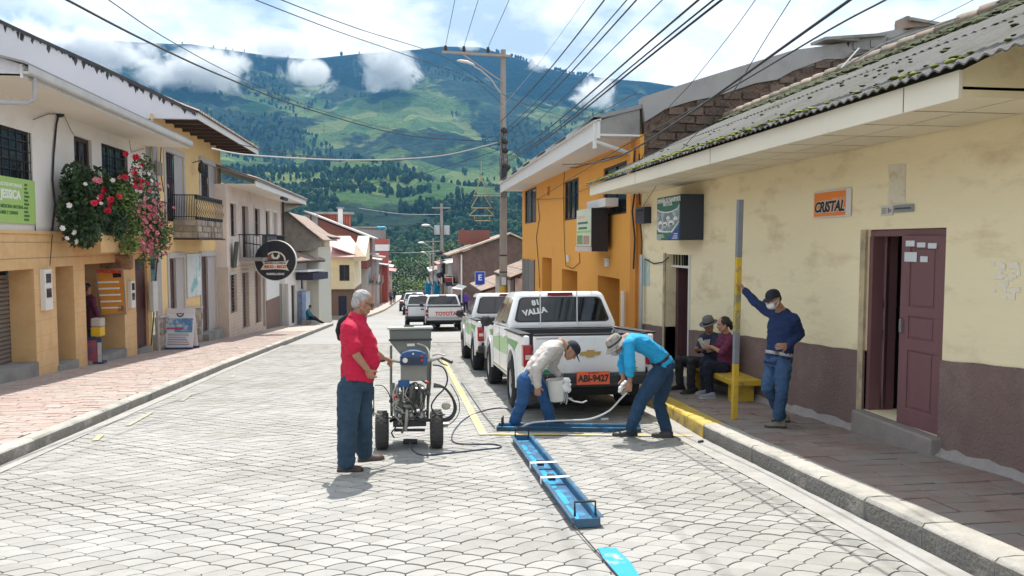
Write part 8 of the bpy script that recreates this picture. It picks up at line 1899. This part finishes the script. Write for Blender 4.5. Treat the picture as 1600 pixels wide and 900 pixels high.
# --- shopkeeper in the doorway on the left
u=.95; Y=19.3; f=V((.75,.66,0)).normalized(); la=V((-f.y,f.x,0)); s=Y/FOC*.98
def PS(px,py): return PX(px,py,Y)
J=dict(hip=PS(140,510),waist=PS(141,497),chest=PS(142,477),shm=PS(141,466),neck=PS(139,461),head=PS(137,450),shR=PS(149,470)+V((0,-.15,0)),elR=PS(155,489)+V((0,-.12,0)),wrR=PS(158,503)+V((0,-.05,0)),shL=PS(134,469)+V((0,.15,0)),elL=PS(133,489)+V((0,.15,0)),wrL=PS(139,503)+V((0,.2,0)),
 hpR=PS(143,515),knR=PS(143,541),anR=PS(142,564),hpL=PS(137,515),knL=PS(137,541),anL=PS(136,564))
t,at,B=person('shopkeeper in a maroon top standing at the doorway behind the magazine rack',PS(140,570),J,u,0,m_skin,M('maroon_top',(.10,.018,.045),rough=.85,var=.15,vs=6),m_jeand,sleeve=1.,lat=(la,la),face=V((.5,.85,-.1)),hup=V((0,0,1)),hands=dict(R=(V((.1,.2,-1)),V((-1,0,0)),1,.4),L=(V((.1,.2,-1)),V((1,0,0)),-1,.4)),voxel=.012,eyes=False,wseed=7.,shoes=dict(R=(PS(140,571),PS(146,571)+V((.08,.1,0))),L=(PS(134,571),PS(140,571)+V((.08,.1,0)))),shoem=_mats['black_leather'])
hair(t,at,B,m_hairk,[(0,-.025,.04,.078,.09,.085),(0,-.06,-.01,.065,.05,.07)])
# --- passers-by far down the street
def far_person(label,px,pyfeet,Y,shirt,trous,f,group='people far down the street',h=.16):
    p=wy(px,pyfeet,Y); p=V((p.x,Y,g(Y)+h)); f=f.normalized(); la=V((-f.y,f.x,0)); u=.95; q=lambda a,b,z: p+la*a*u+f*b*u+V((0,0,z*u))
    J=dict(hip=q(0,0,.92),waist=q(0,0,1.06),chest=q(0,.01,1.27),shm=q(0,0,1.38),neck=q(0,0,1.45),head=q(0,.03,1.58),shR=q(-.19,0,1.36),elR=q(-.24,-.02,1.1),wrR=q(-.24,.08,.88),shL=q(.19,0,1.36),elL=q(.24,-.02,1.1),wrL=q(.24,.06,.88),
     hpR=q(-.09,0,.86),knR=q(-.1,.06,.48),anR=q(-.1,.02,.08),hpL=q(.09,0,.86),knL=q(.1,-.02,.48),anL=q(.1,-.1,.09))
    t,at,B=person(label,p,J,u,0,m_skin,shirt,trous,sleeve=1.,lat=(la,la),face=f,hup=V((0,0,1)),hands=dict(R=(V((0,0,-1)),la,1,.3),L=(V((0,0,-1)),-la,-1,.3)),voxel=.016,eyes=False,group=group,shoes=dict(R=(q(-.1,-.06,0),q(-.1,.2,0)),L=(q(.1,-.18,0),q(.1,.08,0))),shoem=_mats['black_leather'])
    hair(t,at,B,m_hairk,[(0,-.02,.04,.078,.09,.085)]); return t
far_person('person in a dark jacket standing by the white awning on the right',721,497,58,_mats['navy_jacket'],_mats['navy_slacks'],V((-.4,-1,0)))
far_person('person in a violet top beside the person in the dark jacket',728,495,57,M('violet_top',(.12,.05,.35),rough=.85),_mats['navy_slacks'],V((-.6,-1,0)))
far_person('person in a grey top walking on the far left pavement',611,474,82,_mats['grey_felt'],_mats['navy_slacks'],V((.2,-1,0)))
far_person('person in dark clothes walking ahead on the far left pavement',616,471,90,_mats['navy_jacket'],_mats['charcoal_trousers'],V((.2,-1,0)))
# person resting on a step with legs stretched out
Y=41.3; u=.95; PS=lambda px,py,d=0: PX(px,py,Y+d); f=V((.9,-.3,0)).normalized(); la=V((-f.y,f.x,0))
J=dict(hip=PS(482,497),waist=PS(481.5,493),chest=PS(481,488),shm=PS(482,485),neck=PS(483,483.5),head=PS(485,480),shR=PS(481,486,-.17),elR=PS(483,492,-.2),wrR=PS(488,494,-.15),shL=PS(483,486,.17),elL=PS(486,491,.2),wrL=PS(490,494,.15),hpR=PS(484,497,-.1),knR=PS(494,499,-.1),anR=PS(504,504,-.1),hpL=PS(484,497,.1),knL=PS(492,496,.1),anL=PS(501,503,.1))
t,at,B=person('person in a teal top sitting on a step with legs stretched over the left pavement',PS(484,506),J,u,0,m_skin,M('teal_top',(.02,.16,.22),rough=.85),_mats['navy_slacks'],sleeve=1.,lat=(la,la),face=V((.8,-.4,-.2)),hup=V((0,0,1)),hands=dict(R=(V((1,0,0)),V((0,0,-1)),1,.3),L=(V((1,0,0)),V((0,0,-1)),-1,.3)),voxel=.016,eyes=False,shoes=dict(R=(PS(504,506,-.1),PS(508,504,-.1)),L=(PS(501,505,.1),PS(505,503,.1))),shoem=_mats['black_leather'])
hair(t,at,B,m_hairk,[(0,-.02,.04,.078,.09,.085)])
sb=thing('step_block','low concrete step block under the resting person on the left pavement','step',(J['hip'].x-.1,Y,g(Y)+.15)); MB().box(J['hip'].x-.35,J['hip'].x+.1,Y-.3,Y+.3,g(Y)+.1,J['hip'].z-.1).build('block',m_conc,sb,smooth=0,bevel=.03)
# ---------------- poles and wires ----------------
m_polec=M('concrete_pole',(.33,.30,.27),rough=.9,var=.15,vs=3,stretch=(3,3,.6),c2=(.24,.22,.20),ss=1.5,bump=.2,bs=30)
YP=33.0; pb=wy(786.5,440,YP); XP=pb.x; zg=g(YP)+.16; ztop=wy(787,78,YP).z
up=thing('utility_pole','tall concrete utility pole with crossarm and street lamp rising behind the pickups','utility pole',(XP,YP,zg))
lz=lambda py: wy(787,py,YP).z-zg; lx=lambda px,py: wy(px,py,YP).x-XP
MB().tube([(0,0,-.4),(0,0,(ztop-zg)*.5),(0,0,ztop-zg)],[.19,.155,.115],14).build('shaft',m_polec,up,world=False)
for a,b in ((398,400),(424,426)): MB().lathe([(.178,lz(b)),(.182,lz(b)),(.182,lz(a)),(.178,lz(a))],14,cap=False).build('strap',m_black,up,world=False)
MB().lathe([(.19,lz(464)),(.193,lz(464)),(.193,lz(447)),(.19,lz(447))],14,cap=False).build('yellow_band',m_py,up,world=False); MB().box(-.10,.10,-.20,-.185,lz(445),lz(433)).build('notice',m_tape,up,world=False,smooth=0)
m_arm=M('weathered_crossarm',(.34,.29,.26),rough=.8,var=.2,vs=6)
za=lz(88); xl=lx(690,85)
MB().bar((xl,-.14,za+.06),(lx(797,92),-.14,za-.02),.12,.1).build('crossarm',m_arm,up,world=False,smooth=0); MB().bar((lx(722,92),-.16,za),(0,-.12,lz(130)),.05).build('brace',m_arm,up,world=False,smooth=0)
ins=[]
for px in (696,724.5,762):
    x=lx(px,80); MB().lathe([(.02,0),(.05,.02),(.09,.06),(.06,.10),(.09,.14),(.06,.18),(.07,.22),(.03,.26)],12,Matrix.Translation((x,-.14,za+.09))).build('insulator',M('dark_porcelain',(.035,.028,.026),rough=.25),up,world=False); ins.append(V((XP+x,YP-.14,zg+za+.33)))
MB().tube([(0,-.1,lz(153)),(lx(765,128),-.5,lz(128)),(lx(748,117),-.8,lz(117)),(lx(738,113),-.9,lz(113))],.035,8).build('lamp_arm',m_steel,up,world=False)
lh=MB(); x0,x1=lx(712,106),lx(739,112); lh.loft([[(x,-.9+.14*w*math.cos(6.28*k/10),z+.07*w*math.sin(6.28*k/10)*(1 if math.sin(6.28*k/10)>0 else .6)) for k in range(10)] for x,z,w in ((x0,lz(105),.3),(x0+.15,lz(105.5),.95),(x0+.45,lz(107),1.05),(x1-.05,lz(110.5),.7),(x1,lz(112),.3))],True)
lh.build('lamp_head',M('lamp_shell',(.72,.71,.68),rough=.4,var=.05),up,world=False)
rd=random.Random(5)
for (py,r) in ((205,.16),(222,.14),(236,.15),(262,.2),(280,.18),(296,.12)):
    MB().ball((rd.uniform(-.12,.12),-.17,lz(py)),(r,.08,r*.8),8,6).build('cable_bundle',m_cable,up,world=False)
MB().obox((.0,-.2,lz(272)),(.22,.14,.5)).build('splice_box',m_black,up,world=False,smooth=0,bevel=.03)
for k in range(5): MB().tube([(rd.uniform(-.15,.15),-.17,lz(200)),(rd.uniform(-.2,.2),-.22,lz(250)),(rd.uniform(-.15,.15),-.2,lz(310))],.012,5).build('cable',m_cable,up,world=False)
MB().tube([(-.1+.14*math.cos(a),-.2,lz(300)+.2+.14*math.sin(a)) for a in np.linspace(0,6.28,14)],.02,5).build('cable_coil',m_cable,up,world=False)
def wire(label,pts,r=.012,m=m_cable,group=None,n=8):
    P=spline([V(p) for p in pts],n); c=P[len(P)//2].copy(); o=MB().tube([p-c for p in P],r,5).build('overhead_cable',m,smooth=60); o.location=c; return tag(o,label,'cable',group)
gw='thin power wires from the crossarm'
for k,p in enumerate(ins): wire('thin power wire going up from the %s insulator of the tall pole crossarm'%['left','middle','right'][k],[p,(p.x,YP-12,p.z-.25),(p.x,YP-26,p.z),(p.x,-14,p.z+.9)],.011,m_cable,gw)
gp='power cables fanning out above the street from the tall pole'
for k,(px0,r,mm) in enumerate(((940,.022,m_cable),(975,.016,m_cable),(990,.020,m_cable),(1030,.012,m_cable),(910,.009,m_cablew),(1085,.022,m_cable),(1108,.018,m_cable),(1120,.022,m_cable))):
    X=XP-.15; z=1.65+X*380/(px0-640); zp=max(1.9,z)
    wire(['leftmost dark power cable from the tall pole to the top edge','second dark power cable from the left, close beside the third','third dark power cable from the left, close beside the second','thin dark power cable right of the close pair','fine pale wire left of all the dark cables above the tall pole','heavy dark cable, upper one of the three lowest cables above the orange eave','middle one of the three lowest cables above the orange eave','lowest dark cable of the fan, passing just over the orange eave'][k],[(X,YP-.1,min(z+.25+.0*k,ztop-1)),(X,22,z-.10),(X,12,z-.05),(X,4,z),(X,-10,z+.3)],r*.8,mm,gp if mm is m_cable else None)
wire('heavy black cable sagging from the upper left across the sky to the tall pole',[wy(20,-45,7.5),wy(105,0,9),wy(230,65,11.5),wy(350,120,15),wy(480,170,20),wy(640,212,27),(XP,YP,wy(787,222,YP).z)],.016)
wire('thinner wire beside the heavy black cable at the upper left',[wy(100,-50,7.6),wy(170,0,9),wy(270,66,11.2),wy(390,128,15),wy(520,178,20),wy(650,208,27),(XP,YP,wy(787,214,YP).z)],.007)
wire('upper of two wires from the top edge past the street lamp',[wy(360,-35,13),wy(440,0,14.5),wy(560,45,18),wy(700,92,25),wy(790,150,30),wy(900,185,31),(4.9,16,4.9)],.011)
wire('lower of two wires crossing from the top edge past the street lamp',[wy(330,-30,13),wy(400,0,14.5),wy(530,50,18),wy(640,88,23),wy(740,125,29),(XP,YP,wy(787,165,YP).z)],.011)
wire('pale cable from the ochre house eave to the tall pole',[wy(330,232,22.5),wy(400,243,25),wy(560,250,29),wy(690,243,31.5),(XP,YP,wy(787,220,YP).z)],.024,m_cablew)
wire('black cable strung below the pale one from the ochre house to the tall pole',[wy(370,225,25),wy(470,243,28),wy(600,252,30.5),wy(700,240,32),(XP,YP,wy(787,224,YP).z)],.014)
wire('lowest black cable from the pink house eave to the tall pole',[wy(470,290,38),wy(540,292,37),wy(640,276,35.5),wy(730,250,34),(XP,YP,wy(787,232,YP).z)],.012)
wire('cable drooping from the tall pole to the orange house eave',[(XP,YP,wy(787,235,YP).z),wy(805,268,31),wy(835,264,28),wy(870,258,25),wy(940,250,18.4),(4.62,16,wx(985,238,4.62).z)],.014)
wire('service wire from the orange house front up to the upper right edge',[wx(840,312,4.6),wx(950,243,3.4),wy(1120,150,8.0),wy(1290,50,5.6),wy(1383,0,4.9),wy(1480,-55,4.4)],.008)
wire('thin wire rising from the yellow house corner to the top edge',[wx(1000,330,4.6),wy(1060,240,11),wy(1130,165,9),wy(1200,55,7.5),wy(1235,0,6.8),wy(1265,-50,6.3)],.005)
wire('second thin wire rising from the orange house to the top edge',[wx(985,290,4.6),wy(1030,190,13),wy(1080,130,11),wy(1140,55,9),wy(1180,0,8),wy(1215,-50,7.4)],.005)
wire('short wire crossing the top right corner above the mossy roof',[wy(1430,80,9),wy(1530,20,8),wy(1600,-20,7.3),wy(1680,-60,6.8)],.006)
wire('faint wire at the top right above the party wall',[wy(1380,66,14.8),wy(1450,35,12),wy(1530,-5,10.5),wy(1600,-45,9.5)],.006)
# shadow-casting drop cable above the right kerb
wire('sagging cable hung along the right kerb above the bending man',[(3.0,14.6,3.2),(2.98,11,2.9),(2.95,8,3.0),(2.9,3,3.4),(2.85,-6,4.0)],.012)
# wire tree ornament left hanging by the pole
ot=wy(752,278,31.5); to=thing('tree_ornament','gold wire outline of a tiered tree hanging beside the tall pole','ornament',wy(752,345,31.5)); q=lambda a,b: wy(a,b,31.5)-to.location
m_gw=M('gold_wire',(.42,.33,.16),rough=.5,metal=.3,var=.1)
for pp in ([(752,278),(746,292),(740,306)],[(752,278),(757,292),(764,306)],[(741,306),(763,306)],[(747,306),(736,325)],[(757,306),(768,325)],[(736,325),(770,325)],[(745,325),(733,337)],[(760,325),(772,337)],[(733,337),(772,337)],[(741,337),(742,345),(765,345),(765,337)],[(752,278),(752,252)]):
    MB().tube([q(*p) for p in pp],.022,5).build('wire',m_gw,to,world=False)
MB().tube([q(764,306),V((XP,YP,0))+V((0,0,wy(787,306,YP).z))-to.location],.018,5).build('hanger',m_gw,to,world=False)
# second pole with transformers, then slimmer ones
def far_pole(label,px,pyt,Y,lamp=None,cans=False,r=.17):
    b=wy(px,440,Y); t=thing('utility_pole',label,'utility pole',(b.x,Y,g(Y)+.1)); z0=g(Y)+.1; H=wy(px,pyt,Y).z-z0; P=lambda a,c: wy(a,c,Y)-t.location
    MB().tube([(0,0,-.3),(0,0,H)],[r,r*.65],10).build('shaft',m_polec,t,world=False)
    MB().bar((-1.1,-.2,H-.5),(1.0,-.2,H-.5),.14).build('crossarm',m_arm,t,world=False,smooth=0)
    if cans:
        for x in (-.42,.45): MB().lathe([(0,-.55),(.3,-.55),(.33,-.4),(.33,.4),(.28,.5),(0,.5)],14,Matrix.Translation((x*1.25,-.15,P(690,359).z))).build('transformer',M('transformer_grey',(.42,.43,.43),rough=.5,var=.1),t,world=False)
        for k in range(7): MB().ball((rd.uniform(-.35,.35),-.25,P(690,395+k*7).z),(rd.uniform(.2,.45),.2,rd.uniform(.2,.45)),8,6).build('cable_bundle',m_cable,t,world=False)
    if lamp:
        a=P(*lamp); MB().tube([(0,0,a.z-1.0),(a.x*.6,-.3,a.z-.25),(a.x+.3,-.4,a.z)],.06,6).build('lamp_arm',m_steel,t,world=False); MB().ball((a.x,-.4,a.z),(.5,.2,.14),10,6).build('lamp_head',_mats['lamp_shell'],t,world=False)
    return t
far_pole('second utility pole with two grey transformer cans and a street lamp',690.5,318,86,(665,352),True,.24)
far_pole('third utility pole with a street lamp, just left of the second',677,372,112,(658,379))
far_pole('slim far pole left of the third one by the tarpaulins',672,392,136,(661,394))
for k,(y0,y1) in enumerate(((325,335),(377,383),(390,392),(352,345))): wire(['highest thin wire across the far street end','thin wire just above the lowest across the far street end','lowest thin wire across the far street end','second highest thin wire across the far street end'][k],[wy(560,y0,100),wy(625,(y0+y1)/2+4,95),(wy(690,y1,86).x,86,wy(690,y1,86).z)],.03,m_cable if k%2 else m_cablew,'far wires across the street')
# ---------------- clouds over the mountain ----------------
def cloud_mat(name,alpha):
    m=bpy.data.materials.new(name); m.use_nodes=True; t=m.node_tree; n=t.nodes; L=t.links; n.remove(n['Principled BSDF'])
    d=n.new('ShaderNodeBsdfDiffuse'); d.inputs[0].default_value=(.95,.96,.97,1); tl=n.new('ShaderNodeBsdfTranslucent'); tl.inputs[0].default_value=(.97,.98,1,1)
    a=n.new('ShaderNodeMixShader'); a.inputs[0].default_value=.8; tr=n.new('ShaderNodeBsdfTransparent'); b=n.new('ShaderNodeMixShader'); b.inputs[0].default_value=alpha
    L.new(d.outputs[0],a.inputs[1]); L.new(tl.outputs[0],a.inputs[2]); L.new(tr.outputs[0],b.inputs[1]); L.new(a.outputs[0],b.inputs[2]); L.new(b.outputs[0],n['Material Output'].inputs['Surface']); return m
m_wisp=bpy.data.materials.new('cloud_vapour'); m_wisp.use_nodes=True; t=m_wisp.node_tree; N_=t.nodes; L_2=t.links; N_.remove(N_['Principled BSDF'])
pv=N_.new('ShaderNodeVolumePrincipled'); pv.inputs['Color'].default_value=(.99,.995,1,1); pv.inputs['Anisotropy'].default_value=.35
ge=N_.new('ShaderNodeNewGeometry'); q1=N_.new('ShaderNodeTexNoise'); q1.inputs['Scale'].default_value=.017; q1.inputs['Distortion'].default_value=.7; q1.inputs['Detail'].default_value=6; q1.inputs['Roughness'].default_value=.68; L_2.new(ge.outputs['Position'],q1.inputs[0])
at_=N_.new('ShaderNodeTexCoord'); ln=N_.new('ShaderNodeVectorMath'); ln.operation='LENGTH'; L_2.new(at_.outputs['Object'],ln.inputs[0])
fo=N_.new('ShaderNodeMath'); fo.operation='MULTIPLY_ADD'; fo.inputs[1].default_value=-.95; fo.inputs[2].default_value=-.02; L_2.new(ln.outputs['Value'],fo.inputs[0])
ad=N_.new('ShaderNodeMath'); ad.operation='MULTIPLY_ADD'; ad.inputs[1].default_value=2.0; L_2.new(q1.outputs[0],ad.inputs[0]); L_2.new(fo.outputs[0],ad.inputs[2])
mr=N_.new('ShaderNodeMapRange'); mr.interpolation_type='SMOOTHSTEP'; mr.inputs[1].default_value=.32; mr.inputs[2].default_value=.62; mr.inputs[4].default_value=.034; L_2.new(ad.outputs[0],mr.inputs[0]); L_2.new(mr.outputs[0],pv.inputs['Density']); L_2.new(pv.outputs[0],N_['Material Output'].inputs['Volume']); m_shade_cumulus=cloud_mat('shade_cloud_body',.9)
_ico=bmesh.new(); bmesh.ops.create_icosphere(_ico,subdivisions=2,radius=1); _iv=[v.co.copy() for v in _ico.verts]; _if=[tuple(v.index for v in f.verts) for f in _ico.faces]; _ico.free()
def cloud(label,lobes,Y,depth=1.0):
    """one body of vapour per lobe group: an ellipsoid whose density thins to nothing well inside its skin"""
    for i,(px,py,rx,rz) in enumerate(lobes):
        c=wy(px,py,Y); s=Y/FOC; mb=MB(); mb.ball((0,0,0),1.0,16,10)
        o=mb.build('cloud',m_wisp,smooth=60); o.location=c; o.scale=(rx*s,min(rx,rz)*s*depth,rz*s); tag(o,label[i],'cloud',kind='stuff')
cloud(['white cloud bank clinging to the mountain at the upper left','lower tail of the cloud bank at the upper left'],[(325,112,88,58),(255,114,60,40)],1800)
cloud(['small torn white cloud left of centre on the slope'],[(485,118,52,38)],1800)
cloud(['white puff cloud on the upper slope above the street'],[(608,104,66,54)],1850)
cloud(['white cloud low on the right shoulder of the mountain'],[(930,146,52,42)],1850)
cloud(['cloud veil lying over the left end of the ridge','outer veil of cloud at the far left of the ridge'],[(165,80,90,46),(40,70,120,55)],1880)
cloud(['line of cloud caps along the ridge between the peaks','second cloud cap on the ridge left of the tall pole'],[(430,72,95,30),(590,62,100,24)],1880)
cloud(['small cap of cloud near the pole top on the ridge','small cap of cloud on the right descent of the ridge'],[(735,70,40,14),(842,98,28,18)],1880)
# unseen cumulus, added above the frame to shade the upper slopes
rd=random.Random(77)
def cumulus(label,x,y,z,w,d):
    mb=MB()
    for _ in range(46):
        k=Vector((rd.gauss(0,.38),rd.gauss(0,.38),abs(rd.gauss(0,.25)))); r=w*.2*rd.uniform(.5,1.2); c=Vector((k.x*w,k.y*d,k.z*w*.4))
        mb.add([c+Vector((v.x*r,v.y*r,v.z*r*.6))*(1+.3*mnoise.noise(v*2+c*.01)) for v in _iv],_if)
    o=mb.build('cloud',m_shade_cumulus,smooth=180,fix=False); o.location=(x,y,z); return tag(o,label,'cloud',kind='stuff')
for i,(x,y,z,w,d) in enumerate(((-1150,3150,1500,700,420),(-330,3180,1550,560,330),(330,3120,1500,620,360),(950,2900,1450,600,400),(-950,2760,1420,420,220),(-200,2790,1430,400,200),(430,2740,1420,380,190))):
    cumulus('cumulus cloud high over the mountain, cloud %s from the left'%['one','four','five','seven','two','three','six'][i],x,y,z,w,d)
# ---------------- air and clouds ----------------
hz=MB().box(-5200,5200,-80,5200,-140,820)
hzm=bpy.data.materials.new('haze'); hzm.use_nodes=True; t=hzm.node_tree; t.nodes.remove(t.nodes['Principled BSDF'])
pv=t.nodes.new('ShaderNodeVolumePrincipled'); pv.inputs['Color'].default_value=(.17,.52,1,1); pv.inputs['Density'].default_value=.00011; pv.inputs['Anisotropy'].default_value=.2
t.links.new(pv.outputs[0],t.nodes['Material Output'].inputs['Volume'])
h=hz.build('haze',hzm,smooth=0); h['kind']='stuff'; h['label']='thin blue air between the street and the mountain'
